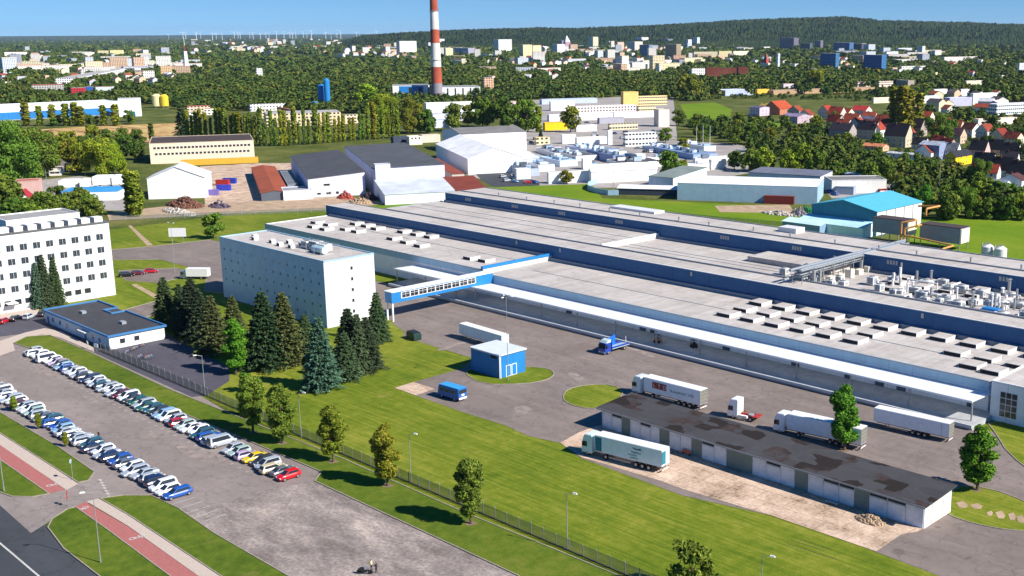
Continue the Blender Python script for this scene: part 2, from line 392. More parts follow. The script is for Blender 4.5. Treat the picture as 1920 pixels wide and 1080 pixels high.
sheet('footpath', [(0, 590), (60, 570), (75, 575), (70, 590), (40, 600), (0, 604)], .13, M_PAVE)
for a, b in (((1792, 944), (1815, 952)), ((1818, 948), (1842, 954)), ((1850, 962), (1862, 967)), ((1866, 962), (1885, 972)), ((1890, 965), (1905, 975)), ((1905, 970), (1922, 980))):
    sheet('concrete_patch', [(a[0], a[1]), ((a[0]+b[0])/2+3, a[1]-3), (b[0], b[1]-4), (b[0]-3, b[1]+2), ((a[0]+b[0])/2-4, b[1]+1)], .15, M_SAND)
# painted markings
def line(p, q, wd, z, m=M_LINE, px=True):
    a, b = (G(*p), G(*q)) if px else (W(*p), W(*q)); d = (b-a).normalized(); s = Vector((-d.y, d.x, 0))*wd/2
    MB().quad(*[(v.x, v.y, z) for v in (a-s, b-s, b+s, a+s)]).build('road_marking', m, kind='structure')
line((-60, 968), (85, 1091), .3, .066)
for k in range(5):
    x = -181.5-k*2.9
    if k < 5: line((-183.6+k*2.7, 79.3), (-183.6+k*2.7, 85.3), .13, .078, px=False)
for k in range(8): line((-204.5+k*1.5, 77.1-k*.35), (-203.6+k*1.5, 77.2-k*.35), .4, .078, px=False)
for k in range(40): line((-301+k*2.9, 97.4), (-300.8+k*2.9, 98.0), .22, .078, px=False)
for x, y in ((38, 909), (97, 942)):
    pass
M_RUT = flat('dark_rut_soil', (.09, .1, .03), .95, 0, .5, .8)
for a, b, w_ in (((1482, 1013), (1545, 1033), .2), ((1476, 1020), (1570, 1050), .22), ((1500, 1013), (1560, 1031), .14), ((1120, 870), (1180, 890), .25), ((330, 775), (380, 790), .2)): line(a, b, w_, .066, M_RUT)
M_WORN = flat('pale_worn_surface', (.34, .28, .25), .9, 0, .5, .5)
for P in ([(325, 832), (352, 838), (395, 862), (380, 868), (340, 850)], [(60, 690), (78, 686), (112, 706), (100, 710)], [(255, 800), (278, 803), (300, 822), (280, 820)], [(150, 740), (168, 742), (190, 756), (176, 757)], [(380, 846), (400, 850), (420, 868), (400, 866)], [(1060, 700), (1075, 697), (1100, 712), (1082, 716)], [(960, 765), (985, 760), (1005, 772), (975, 780)], [(1180, 650), (1230, 668), (1225, 672), (1176, 655)], [(820, 655), (870, 640), (905, 632), (905, 636), (860, 648), (824, 660)]):
    sheet('worn_patch', P, .105 if P[0][0] > 600 else .078, M_WORN, smooth=1)
for x, y in ((475, 812), (530, 832), (625, 867), (727, 912), (883, 983), (1583, 845), (1832, 920)):
    g = G(x, y); sheet('bare_soil', [W(g.x+math.cos(a*.8)*r, g.y+math.sin(a*.8)*r) for a, r in enumerate((.9, 1.3, .8, 1.1, 1.4, .9, 1.1, .8))][:8], .15, flat('bare_soil', (.24, .17, .11), .95, 0, .4, 1.), smooth=1)
def bike_mark(x, y):
    a = G(x, y); t = []
    m = MB()
    for c in (-.75, .75):
        for k in range(12):
            u, v = 2*math.pi*k/12, 2*math.pi*(k+1)/12
            m.quad(*[(a.x+math.cos(t)*r*.55, a.y+c+math.sin(t)*r*.55, .117) for t, r in ((u, .7), (v, .7), (v, 1), (u, 1))])
    for p, q in (((0, -.75), (.5, -.2)), ((.5, -.2), (.5, .5)), ((.5, .5), (0, .75)), ((0, -.75), (0, 0)), ((0, 0), (.5, .5)), ((.5, .5), (.9, .6))):
        P = Vector((a.x+p[0], a.y+p[1], .118)); Q = Vector((a.x+q[0], a.y+q[1], .118)); d = (Q-P).normalized()*.08; n = Vector((-d.y, d.x, 0))
        m.quad(P-n, Q-n, Q+n, P+n)
    m.build('cycle_marking', M_LINE, kind='structure')
bike_mark(101, 909); bike_mark(152, 955); bike_mark(257, 1008)

# ------------------------------------------------------------------ generic buildings
def ring_window(w_, h_, frame=.07):
    """a window in the plane y=0, facing -y, centred on x, bottom at z=0: frame and one pane"""
    m = MB(); f = frame
    m.box(-w_/2, w_/2, -.05, .01, 0, f, 0); m.box(-w_/2, w_/2, -.05, .01, h_-f, h_, 0)
    m.box(-w_/2, -w_/2+f, -.05, .01, f, h_-f, 0); m.box(w_/2-f, w_/2, -.05, .01, f, h_-f, 0)
    m.box(-w_/2+f, w_/2-f, -.02, .01, f, h_-f, 1)
    return m
WM = {}
def win_mesh(w_, h_, frame=.07, mats=None, key=''):
    k = (round(w_, 2), round(h_, 2), frame, key)
    if k not in WM: WM[k] = ring_window(w_, h_, frame).mesh('window', mats or [M_WHITE, M_GLASS])
    return WM[k]
def put_win(root, me, x, y, z, rz, name='window'): return ob(name, me, root, None, (x, y, z), rz)
def building(name, label, cat, C, wx, wy, h, ang=0, wall='e8e8e4', roof='8c8a88', kind='flat', rise=2., over=.3, wmat=None, rmat=None, win=(), group=None, ww=1.3, wh=1.4, chim=0, par=.35):
    """C = near corner; the building fills local x in [-wx,0], y in [0,wy]; local -y and +x faces look towards the camera"""
    t = thing(name, label, cat, (C[0], C[1], 0), R_(ang), group)
    c = Vector((-wx/2, wy/2)); c.rotate(Matrix.Rotation(R_(ang), 2)); keep(C[0]+c.x, C[1]+c.y, max(wx, wy)*.5)
    if min(wx, wy)*2 < max(wx, wy):
        n = int(max(wx, wy)/min(wx, wy)); FOOT.pop()
        for i in range(n):
            f = (i+.5)/n; q = Vector((-wx*f, wy/2)) if wx > wy else Vector((-wx/2, wy*f)); q.rotate(Matrix.Rotation(R_(ang), 2)); keep(C[0]+q.x, C[1]+q.y, min(wx, wy)*.75)
    b = MB(); r = MB(); o = over
    x0, x1, y0, y1 = -wx, 0, 0, wy
    if kind == 'flat':
        b.box(x0, x1, y0, y1, 0, h)
        r.box(x0-.05, x1+.05, y0-.05, y1+.05, h+.002, h+.06)
        if par:
            for q in ((x0-.06, x1+.06, y0-.06, y0+.24), (x0-.06, x1+.06, y1-.24, y1+.06), (x0-.06, x0+.24, y0+.24, y1-.24), (x1-.24, x1+.06, y0+.24, y1-.24)):
                b.box(*q, h+.062, h+par)
    elif kind in ('gabx', 'gaby'):
        ax = 'x' if kind == 'gabx' else 'y'
        a0, a1, c0, c1 = (x0, x1, y0, y1) if ax == 'x' else (y0, y1, x0, x1)
        cm = (c0+c1)/2
        b.prism([(c0, 0), (c1, 0), (c1, h), (cm, h+rise), (c0, h)], a0, a1, ax)
        sl = rise/(cm-c0); e = o
        for s_ in (-1, 1):
            ce = c0-e if s_ < 0 else c1+e
            ze = h-sl*e
            pts = [(ce, ze+.02), (cm, h+rise+.02), (cm, h+rise+.2), (ce, ze+.2)]
            r.prism(pts if s_ < 0 else pts[::-1], a0-e, a1+e, ax)
    elif kind in ('shedx', 'shedy'):      # rises away from the camera along y (shedy) or along -x (shedx)
        if kind == 'shedy':
            b.prism([(y0, 0), (y1, 0), (y1, h+rise), (y0, h)], x0, x1, 'x')
            sl = rise/wy; r.prism([(y0-o, h-sl*o+.02), (y1+o, h+rise+sl*o+.02), (y1+o, h+rise+sl*o+.2), (y0-o, h-sl*o+.2)], x0-o, x1+o, 'x')
        else:
            b.prism([(x0, 0), (x1, 0), (x1, h), (x0, h+rise)], y0, y1, 'y')
            sl = rise/wx; r.prism([(x0-o, h+rise+sl*o+.02), (x1+o, h-sl*o+.02), (x1+o, h-sl*o+.2), (x0-o, h+rise+sl*o+.2)], y0-o, y1+o, 'y')
    elif kind == 'hip':
        b.box(x0, x1, y0, y1, 0, h); k = min(wx, wy)/2
        if wx >= wy: rg = [(x0+k, (y0+y1)/2), (x1-k, (y0+y1)/2)]
        else: rg = [((x0+x1)/2, y0+k), ((x0+x1)/2, y1-k)]
        v = [(x0-o, y0-o, h), (x1+o, y0-o, h), (x1+o, y1+o, h), (x0-o, y1+o, h), (rg[0][0], rg[0][1], h+rise), (rg[1][0], rg[1][1], h+rise)]
        r.add(v, [(0, 1, 5, 4), (1, 2, 5), (2, 3, 4, 5), (3, 0, 4)] if wx >= wy else [(0, 1, 4), (1, 2, 5, 4), (2, 3, 5), (3, 0, 4, 5)])
        r.add([(p[0], p[1], p[2]-.03) for p in v[:4]], [(3, 2, 1, 0)])
    b.build('wall', wmat or M_WALL, t, wall); LAST[:] = [t, wx, wy, h]
    ro = r.build('roof', rmat or (M_TILE if kind in ('gabx', 'gaby', 'hip') and wx*wy < 500 else M_ROOF), t, roof)
    for c_ in range(chim):
        cx = x0+wx*(.35+.4*c_); MB().box(cx, cx+.7, y0+wy*.42, y0+wy*.42+.7, h+rise*.4, h+rise+.9).build('chimney', M_TILE, ro, '7a4a3a')
    for spec in win:
        face, rows, cols, z0, dz = spec[:5]; m = spec[5] if len(spec) > 5 else .08
        me = win_mesh(ww, wh)
        L = wx if face == 'y' else wy
        for i in range(rows):
            for j in range(cols):
                u = L*(m+(1-2*m)*((j+.5)/cols)); z = z0+i*dz
                if face == 'y': put_win(t, me, -wx+u, -.01, z, 0)
                else: put_win(t, me, .01, u, z, math.pi/2)
    return t
def solve_len(C, dx, dy, target, sgn):
    lo, hi = 0., 600.
    for _ in range(40):
        m = (lo+hi)/2; x = PR(C.x+dx*m, C.y+dy*m)[0]
        if (x > target) == (sgn < 0): lo = m
        else: hi = m
    return lo
def cbuild(name, label, cat, xl, xc, xr, yb, yt, ang=0, **k):
    """a building whose left end, near corner and right end stand at picture columns xl, xc, xr; yb base row, yt eaves row"""
    C = G(xc, yb); a = R_(ang)
    wx = max(3., solve_len(C, -math.cos(a), -math.sin(a), xl, -1)); wy = max(3., solve_len(C, -math.sin(a), math.cos(a), xr, 1))
    dep = k.pop('dep', None)
    wy0 = wy
    if dep: wx = dep
    elif ang < -15 and (xc-xl) < .5*(xr-xl): wx = min(wx, max(10, wy*.8))
    elif xc-xl < .15*(xr-xl): wx = min(wx, max(8, wy*.35), 60)
    h = HT(xc, yb, yt); SRECT.append((xl, xr, yt, yb, C.xy.length))
    return building(name, label, cat, C, wx, wy, h, ang, **k)

# ------------------------------------------------------------------ roof and wall surfaces of the works
def m_flatroof():
    n = NT('grey_roof_sheet', .8, 0, .25)
    a = n.noise(.05, 6, .65); b = n.noise(.5, 5, .7); st = n.noise(1., 5, .6, n.map((.5, .03, 1)))
    f = n.math('ADD', n.math('MULTIPLY', a, .35), n.math('ADD', n.math('MULTIPLY', b, .25), n.math('MULTIPLY', st, .4)))
    po = n.noise(.09, 5, .6, n.map((1, 1.6, 1)), .6)
    g = n.ramp(f, [(.36, (.37, .335, .305)), (.5, (.475, .435, .4)), (.64, (.56, .53, .5))])
    br = n.n('ShaderNodeTexBrick'); br.inputs['Scale'].default_value = 1; br.inputs['Brick Width'].default_value = 12; br.inputs['Row Height'].default_value = 1.1
    br.inputs['Mortar Size'].default_value = .025; br.inputs['Color1'].default_value = (1, 1, 1, 1); br.inputs['Color2'].default_value = (.95, .95, .95, 1); br.inputs['Mortar'].default_value = (.72, .7, .68, 1)
    n.l(n.map((1, 1, 1), math.pi/2), br.inputs[0])
    g = n.mix(n.ramp(po, [(.54, 0.), (.57, .35), (.6, .12), (.72, .3)]), g, (.27, .235, .21))
    return n.out(n.mix(1., g, br.outputs[0], 'MULTIPLY'))
M_FROOF = m_flatroof()
def m_panel(name, c, w_=9., amt=.15, jw=.012, seam=.6):
    n = NT(name, .55, 0, .4); o = n.xyz()
    f = n.noise(.3, 5, .65); u = n.math('FRACT', n.math('DIVIDE', n.math('ADD', o[0], n.math('MULTIPLY', o[1], 1.0)), w_))
    j = n.math('LESS_THAN', u, jw)
    g = n.mix(1., c, n.ramp(f, [(.35, 1-amt), (.62, 1.)]), 'MULTIPLY')
    wv = n.math('SINE', n.math('MULTIPLY', n.math('ADD', o[0], o[1]), 12.))
    n.bump(wv, .25, .03)
    return n.out(n.mix(n.math('MULTIPLY', j, seam), g, tuple(v*.3 for v in c)))
M_NAVY = m_panel('navy_cladding', (.012, .1, .25), 14.)
M_BLUE = m_panel('bright_blue_cladding', (.015, .2, .52), 4.)
M_PALE = m_panel('pale_blue_cladding', (.33, .5, .62), 6., .12)
M_LWALL = m_panel('light_grey_panels', (.8, .82, .84), 6., .1, .015)
M_WPAN = m_panel('white_panels', (.66, .665, .66), 6., .07, .008, .3)
M_TEAL = m_panel('teal_cladding', (.018, .2, .3), 2.5)
M_TEALR = m_panel('teal_roof_sheet', (.09, .42, .56), 1.2, .08)
M_CANOPY = flat('white_canopy_sheet', (.82, .83, .83), .5, 0, .06, .4)
M_DOCK = flat('dock_concrete', (.42, .43, .44), .85, 0, .3, .5)
M_FLASH = flat('grey_flashing', (.3, .33, .36), .6, 0, .2, .5)

fac = thing('factory_hall', 'vast low factory of stepped grey flat roofs, navy upper walls and white dock canopy', 'factory', (-101, 221, 0))
FX, FY = -101., 221.
def fb(name, mat, *boxes, parent=None):
    m = MB()
    for b in boxes: m.box(b[0]-FX, b[1]-FX, b[2]-FY, b[3]-FY, b[4], b[5])
    return m.build(name, mat, parent or fac)
def rsheet(name, mat, x0, x1, y0, y1, z, t=.12):
    m = MB(); m.box(x0-FX, x1-FX, y0-FY, y1-FY, z-t, z); o = m.build(name, mat, fac); return o
ZE, ZW, ZM, ZR, ZF, ZB = 7.4, 8.4, 12.4, 11.2, 16., 12.2
fb('wall', M_LWALL, (-266, -101, 221, 250, 0, ZE-.3), (-395, -266, 221, 250, 0, ZW-.3))
fb('fascia', M_PALE, (-266, -101, 220.85, 221.0, 5.75, ZE+.35), (-395.2, -266, 220.85, 221.0, 6.6, ZW+.4))
fb('gutter', M_FLASH, (-266, -101, 220.7, 220.84, ZE+.1, ZE+.3), (-395.2, -266, 220.7, 220.84, ZW+.15, ZW+.35))
rsheet('roof', M_FROOF, -266, -101, 221.02, 250, ZE)
rsheet('roof', M_FROOF, -395, -266, 221.02, 250, ZW)
fb('end_wall', M_WPAN, (-395.3, -395.02, 221, 250, 0, ZW+.3))
fb('step_wall', M_WPAN, (-266, -265.7, 221, 250, ZE, ZW+.5))
fb('fascia', M_BLUE, (-266.3, -265.5, 220.6, 250, ZW+.5, ZW+1.35))
fb('navy_wall', M_NAVY, (-398, -60, 250, 250.3, ZE, ZB+.1))
fb('gutter', M_FLASH, (-266, -60, 249.2, 249.98, ZE+.02, ZE+.9), (-395, -266, 249.2, 249.98, ZW+.02, ZW+.9))
fb('wall', M_LWALL, (-398, -60, 250.3, 259.6, 0, ZB-.15), (-371, -253, 259.6, 288, 0, ZM-.2), (-253, -60, 259.6, 288, 0, ZR-.2))
rsheet('roof', M_FROOF, -398, -60, 250.32, 259.6, ZB)
rsheet('roof', M_FROOF, -371, -253, 260.0, 288, ZM)
rsheet('roof', M_FROOF, -253, -60, 260.0, 288, ZR)
fb('coping', M_FLASH, (-371, -60, 259.6, 260.0, ZR, ZM+.25), (-398.1, -371, 259.6, 259.8, ZB-.1, ZB+.2))
fb('coping', M_WHITE, (-398.2, -60, 249.9, 250.32, ZB+.11, ZB+.28))
fb('step_wall', M_WPAN, (-253.2, -252.6, 260, 288, ZR, ZM+.55))
fb('navy_wall', M_NAVY, (-369, -60, 288, 288.3, ZR, ZF+.05))
fb('gutter', M_FLASH, (-369, -253.2, 287.2, 287.98, ZM+.02, ZM+.9), (-252.5, -60, 287.2, 287.98, ZR+.02, ZR+.7))
fb('wall', M_LWALL, (-369, -60, 288.3, 309, 0, ZF-.2))
fb('coping', M_WHITE, (-369.1, -60, 287.9, 288.32, ZF+.06, ZF+.22))
rsheet('roof', M_FROOF, -369, -60, 288.32, 309, ZF)
fb('coping', M_FLASH, (-369, -60, 295.4, 295.75, ZF, ZF+.4), (-371.2, -371, 260, 288, ZM-.2, ZM+.3), (-369, -60, 309, 309.3, 12, ZF+.3))
fb('roof_hatch', M_WPAN, (-290, -268, 303, 308.6, ZF+.01, ZF+.8)); fb('roof_hatch', M_WPAN, (-214, -207, 303, 308, ZF+.01, ZF+1.6))
# seams that run the length of the roofs
for y, z, x0, x1 in ((234.5, ZE, -258, -101), (239, ZW, -395, -266), (270.5, ZM, -371, -253), (277, ZM, -371, -254), (269, ZR, -252, -170), (272.5, ZR, -252, -185)):
    fb('roof_seam', M_FLASH, (x0, x1, y, y+.22, z+.003, z+.1))
# raised lower roof patch near the pipe rack
fb('roof_step', M_FROOF, (-206, -176, 276, 287.9, ZR+.01, ZR+1.6))
# skylights
def skylight_mesh(L=4.3, Wd=4.9, H=.95):
    m = MB(); m.box(-L/2, L/2, -Wd/2, Wd/2, 0, H, 0, top=1)
    m.box(-L/2+.1, L/2-.1, -Wd/2-.06, -Wd/2+.001, .08, H-.12, 2); m.box(-L/2-.05, -L/2+.001, -Wd/2+.1, Wd/2-.1, .08, H-.12, 2)  # dark glass sides, nearly full size so they also paint in the skylight's shadow
    return m.mesh('skylight', [M_WPAN, M_FROOF, M_DARK])
SK = skylight_mesh(); SKS = skylight_mesh(3.6, 4.2, 1.)
def sky_at(x, y, z, me=SK): return ob('skylight', me, fac, None, (x-FX, y-FY, z))
for k in range(11): sky_at(-178.9+7.7*k, 246.0, ZE)
for k in range(6): sky_at(-177.7+7.6*k, 237.6, ZE)
for k in range(3): sky_at(-116.4+7.4*k, 236.6, ZE)
for k in range(6): sky_at(-177.5+7.65*k, 230.2, ZE)
sky_at(-109, 229.4, ZE); sky_at(-101-2.6, 228.6, ZE)
for x, y in ((-374.7, 230), (-366.4, 230), (-382, 236), (-374, 236.5), (-360.5, 235), (-353.2, 235), (-368.3, 244.6), (-361, 244.6), (-353, 243.5), (-340, 246), (-332, 246), (-324, 246), (-331, 235), (-321.7, 234), (-312.5, 233), (-282.8, 230.5), (-275.9, 231)):
    sky_at(x, y, ZW, SKS)
for k in range(12): sky_at(-157+7.6*k, 284.6, ZR, SKS)
for k in range(12): sky_at(-155.5+7.6*k, 277.5, ZR, SKS)
for k in range(12): sky_at(-152.5+7.6*k, 270.4, ZR, SKS)
for k in range(11): sky_at(-146.5+7.6*k, 264.2, ZR, SKS)
# roof vents and stacks
def vent(x, y, z, r, h, cap=True, mat=M_STEEL):
    m = MB(); m.cyl((0, 0, 0), (0, 0, h), r, r, 10)
    if cap: m.cyl((0, 0, h+.05), (0, 0, h+.3), r*1.7, r*.3, 10); m.cyl((0, 0, h-.1), (0, 0, h+.06), r*.5, r*.5, 6)
    return m.build('roof_vent', mat, fac, loc=(x-FX, y-FY, z))
for k in range(17): vent(-345+k*15.5+rnd.uniform(-2, 2), 297.5+rnd.uniform(-1, 1), ZF, .28, 1.1)
for k in range(60):
    vent(-160+rnd.uniform(0, 75), 262+rnd.uniform(0, 24), ZR, rnd.uniform(.22, .42), rnd.uniform(1.6, 4.6), rnd.random() < .6, rnd.choice([M_STEEL, M_WHITE]))
def roof_unit(x, y, z, a, b, h, mat=M_WPAN):
    m = MB(); m.box(-a/2, a/2, -b/2, b/2, .3, h, 0)
    for i in (-1, 1):
        for j in (-1, 1): m.box(i*a*.42-.06, i*a*.42+.06, j*b*.42-.06, j*b*.42+.06, 0, .3, 1)
    m.box(a/2, a/2+.04, -b*.3, b*.3, .6, h-.3, 2); m.box(-a*.35, a*.35, -b/2-.04, -b/2, .5, h-.2, 2)
    m.cyl((0, 0, h), (0, 0, h+.25), min(a, b)*.36, min(a, b)*.36, 12, 1)
    return m.build('air_handler', [mat, M_STEEL, M_FLASH], fac, loc=(x-FX, y-FY, z))
for k in range(34):
    roof_unit(-170+rnd.uniform(0, 62), 262+rnd.uniform(0, 23), ZR, rnd.uniform(1.6, 3.4), rnd.uniform(1.4, 2.6), rnd.uniform(1.1, 2.4))
for x, y in ((-176.2, 261.8), (-173, 263.2), (-186, 267), (-184, 275)): roof_unit(x, y, ZR, 2.2, 2, 2)
for k in range(16):
    x, y = -160+rnd.uniform(0, 70), 262+rnd.uniform(0, 20); m = MB(); hz_ = rnd.uniform(.8, 2.2); L_ = rnd.uniform(3, 12); ax = rnd.random() < .5
    p, q = (0, 0, hz_), ((L_, 0, hz_) if ax else (0, min(L_, 285-y), hz_)); m.cyl(p, q, .22, .22, 8); m.cyl((0, 0, 0), p, .22, .22, 8); m.cyl((q[0], q[1], 0), q, .22, .22, 8)
    m.build('roof_duct', rnd.choice([M_STEEL, M_WHITE]), fac, loc=(x-FX, y-FY, ZR))
m = MB(); m.prism([(261, .0), (265, .0), (264, 1.6), (262, 1.6)], -125-FX, -121-FX, 'x')
o = MB(); o.prism([(-2, 0), (2, 0), (1.2, 1.5), (-1.2, 1.5)], -2, 2, 'x'); o.build('roof_tent', M_BLUE, fac, loc=(-121-FX, 263-FY, ZR+.02))
# small grille windows high in the rear navy wall
for x in (-356, -328, -302, -273, -226, -198, -165, -131): 
    mb = MB()
    for k in range(4): mb.box(k*.95, k*.95+.7, -.06, 0, 0, 1.3, 0)
    for k in range(4): mb.box(k*.95+.1, k*.95+.6, -.08, -.06, .15, 1.15, 1)
    mb.build('window', [M_FLASH, M_STEEL], fac, loc=(x-FX, 287.99-FY, ZF-1.9))
for x in (-283, -262, -207, -133): MB().box(0, .7, -.12, 0, 0, 1.2).build('wall_lamp', M_STEEL, fac, loc=(x-FX, 249.99-FY, ZB-1.6))
# loading dock
fb('dock', M_DOCK, (-300, -99, 210, 221, 0, 1.12))
fb('dock_edge', flat('pale_dock_edge', (.55, .58, .6), .8), (-300, -99, 209.7, 210, .55, 1.2))
q = NT('translucent_canopy_sheet', .5); tb0 = q.n('ShaderNodeBsdfTranslucent'); tb0.inputs[0].default_value = (.9, .95, 1, 1); mxs = q.n('ShaderNodeMixShader'); mxs.inputs[0].default_value = .38
q.b.inputs['Base Color'].default_value = (.93, .94, .95, 1); q.l(q.b.outputs[0], mxs.inputs[1]); q.l(tb0.outputs[0], mxs.inputs[2]); q.l(mxs.outputs[0], q.t.nodes['Material Output'].inputs[0]); M_TCAN = q.m
cm = MB()
cm.prism([(212.2-FY, 5.35), (220.84-FY, 5.05), (220.84-FY, 5.2), (212.2-FY, 5.5)], -264-FX, -100.3-FX, 'x')
cm.box(-264-FX, -100.3-FX, 212.05-FY, 212.2-FY, 5.15, 5.6)
cm.build('canopy', M_TCAN, fac)
cm = MB(); cm.prism([(212.2-FY, 5.6), (220.84-FY, 5.3), (220.84-FY, 5.45), (212.2-FY, 5.75)], -300-FX, -268-FX, 'x'); cm.box(-300-FX, -268-FX, 212.05-FY, 212.2-FY, 5.4, 5.85)
cm.build('canopy', M_TCAN, fac)
for k in range(12):
    x = -259.5+k*14.45
    MB().box(-.14, .14, -.14, .14, 0, 4.2).build('post', M_STEEL, fac, loc=(x-FX, 212.6-FY, 1.12))
for x in (-299, -284, -269): MB().box(-.14, .14, -.14, .14, 0, 4.4).build('post', M_STEEL, fac, loc=(x-FX, 212.6-FY, 1.12))
for k, x in enumerate((-256, -228, -199.5, -196, -171, -150, -135.5, -127, -121.5, -105)):
    wd = 2.2 if k % 3 else 1.4
    m = MB(); m.box(-wd/2-.1, wd/2+.1, -.08, -.01, 0, 3.4, 0); m.box(-wd/2, wd/2, -.1, -.08, 0, 3.25, 1)
    m.build('dock_door', [M_STEEL, flat('slate_door', (.09, .12, .16), .6)], fac, loc=(x-FX, 0, 1.12))
# office end of the works, right edge
oe = building('office_block', 'white two storey office end of the factory with gridded windows', 'office building', (-60, 219), 39.6, 30, 8.3, wall='dfe6ea', roof='b9b4ae', wmat=M_LWALL, rmat=M_FROOF)
g = MB()
for i in range(3):
    for j in range(4): g.box(i*1.25, i*1.25+1.1, -.06, 0, j*1.35, j*1.35+1.2, 1)
g.box(-.12, 3.75, -.03, 0, -.12, 5.35, 0)
gm = g.mesh('window', [M_WHITE, M_GLASS])
for k in range(1): ob('window', gm, oe, None, (-37.5, -.01, 1.4))
for k in range(8):
    for z in (1.6, 5.2): ob('window', win_mesh(3.4, 1.5), oe, None, (-30.5+k*4.2, -.01, z))

# ------------------------------------------------------------------ glazed link bridge
br = thing('link_bridge', 'bright blue enclosed footbridge with a band of white framed windows, joining tower block and factory', 'footbridge', (-260.8, 183.2, 0))
L = 37.5; bz0, bz1 = 5.4, 8.5
MB().box(-3.2, 0, 0, L, bz0, bz1).build('body', M_BLUE, br)
MB().box(-3.4, .2, 0, L, bz1+.002, bz1+.22).build('roof', M_CANOPY, br)
fr = MB(); gl = MB(); y0, y1 = 3.4, 30.5
fr.box(.002, .08, y0, y1, 6.35, 6.5); fr.box(.002, .08, y0, y1, 8.05, 8.2); fr.box(.002, .06, y0, y1, 7.45, 7.53)
for k in range(10):
    y = y0+(y1-y0)*k/9; fr.box(.002, .1, y-.16, y+.16, 6.5, 8.05)
    if k < 9: fr.box(.002, .07, y+1.5-.04, y+1.5+.04, 6.5, 8.05); gl.box(.001, .03, y+.16, y+2.85, 6.5, 8.05)
f_ = fr.build('window_frame', M_WHITE, br); gl.build('pane', M_GLASS, f_)
for y in (.0, ):
    for x in (-.3, -2.9): MB().box(x-.2, x+.2, -.2+.4, .6, 0, bz0).build('post', M_WHITE, br)

# ------------------------------------------------------------------ tall storage block
tb = thing('tower_block', 'tall white windowless-looking block with rows of tiny windows behind the conifers', 'building', (-268.4, 166.8, 0))
BX, BY, BH = 58., 16.4, 18.7
MB().box(-BX, 0, 0, BY, 0, BH).build('wall', M_WPAN, tb)
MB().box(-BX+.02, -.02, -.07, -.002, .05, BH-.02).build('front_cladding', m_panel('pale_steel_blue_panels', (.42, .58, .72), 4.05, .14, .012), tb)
MB().box(-BX+.3, -.3, .3, BY-.3, BH+.001, BH+.1).build('roof', M_FROOF, tb)
e = MB(); e.box(-BX-.1, .1, -.1, .3, BH+.002, BH+.4); e.box(-BX-.1, .1, BY-.3, BY+.1, BH+.002, BH+.4); e.box(-BX-.1, -BX+.3, .3, BY-.3, BH+.002, BH+.4); e.box(-.3, .1, .3, BY-.3, BH+.002, BH+.4)
e.build('parapet', M_PALE, tb)
tw = win_mesh(.75, .8, .06, [M_PALE, M_GLASS], 'p')
for i in range(5):
    for j in range(14):
        if i == 4 and j < 5: continue
        put_win(tb, tw, -BX+2.6+j*4.05, -.075, 15.1-3.15*i, 0)
for i in range(5): put_win(tb, win_mesh(.9, 1.1), .01, 8.8, 15.3-3.1*i, math.pi/2)
def chiller(px, py, a, b, h):
    m = MB(); m.box(-a/2, a/2, -b/2, b/2, .5, h)
    for i in range(3): m.cyl((-a/2+a*(i+.5)/3, 0, h), (-a/2+a*(i+.5)/3, 0, h+.3), .5, .5, 12, 1)
    for i in (-1, 1): m.box(i*a*.4-.1, i*a*.4+.1, -b/2, b/2, 0, .5, 1)
    for i in range(4): m.box(-a/2+.2+i*a/4, -a/2+i*a/4+a/4, -b/2-.05, -b/2, .8, h-.3, 2)
    return m.build('roof_chiller', [M_WPAN, M_STEEL, flat('blue_grey_coil', (.08, .16, .24), .5)], tb, loc=(px, py, BH+.11))
chiller(-22, 8.5, 3, 2.2, 2.2); chiller(-17.5, 8.8, 4, 2.4, 2.6); chiller(-12.5, 8.2, 4.5, 2.6, 2.5)
MB().cyl((-3, 0, 0), (2.6, 0, 0), 1.05, 1.05, 14).build('roof_tank', flat('pale_blue_tank', (.5, .68, .75), .4), tb, loc=(-11.5, 6.2, BH+1.3))
k_ = MB()
for x in (-24, -20, -16, -12, -8.5):
    for y in (4.6, 10.6): k_.box(x-.05, x+.05, y-.05, y+.05, 0, 2.6)
for y in (4.6, 10.6):
    for z in (1.3, 2.55): k_.box(-24, -8.5, y-.04, y+.04, z, z+.08)
k_.build('roof_railing', M_STEEL, tb, loc=(0, 0, BH+.11))
for x, y in ((-49, 7), (-45.5, 5), (-37, 6), (-32.5, 9), (-31, 5), (-26.5, 9.5), (-25.5, 5.5)):
    m = MB(); m.box(-.8, .8, -.7, .7, 0, .9); m.cyl((0, 0, .9), (0, 0, 1.15), .8, .8, 10, 0); m.box(-.7, .7, -.74, -.7, .1, .8, 1); m.build('roof_fan', [M_WHITE, M_DARK], tb, loc=(x, y, BH+.11))

# ------------------------------------------------------------------ white office, left
of = thing('office_block', 'white five storey office block with paired dark windows at the left edge', 'office building', (-354.2, 145, 0))
OL, OH = 56, 23.1
MB().box(-14, 0, -OL, 0, 0, OH).build('wall', M_WPAN, of)
MB().box(-14.3, .25, -OL, .2, OH+.001, OH+.35).build('roof', flat('dark_roof_edge', (.12, .12, .12), .8), of)
wp = MB(); 
for s_ in (-.78, .38):
    wd = .95 if s_ < 0 else .75
    wp.box(s_, s_+wd, -.03, 0, 0, 1.75, 1); wp.box(s_-.06, s_, -.06, .01, -.06, 1.81, 0); wp.box(s_+wd, s_+wd+.06, -.06, .01, -.06, 1.81, 0)
    wp.box(s_, s_+wd, -.06, .01, -.06, 0, 0); wp.box(s_, s_+wd, -.06, .01, 1.75, 1.81, 0); wp.box(s_+wd*.48, s_+wd*.52, -.05, 0, 0, 1.75, 0)
wpm = wp.mesh('window', [M_FLASH, M_GLASS])
for i in range(4):
    for j in range(14):
        put_win(of, wpm, .02, -3.4-j*3.72, 18.1-i*4.05, math.pi/2)
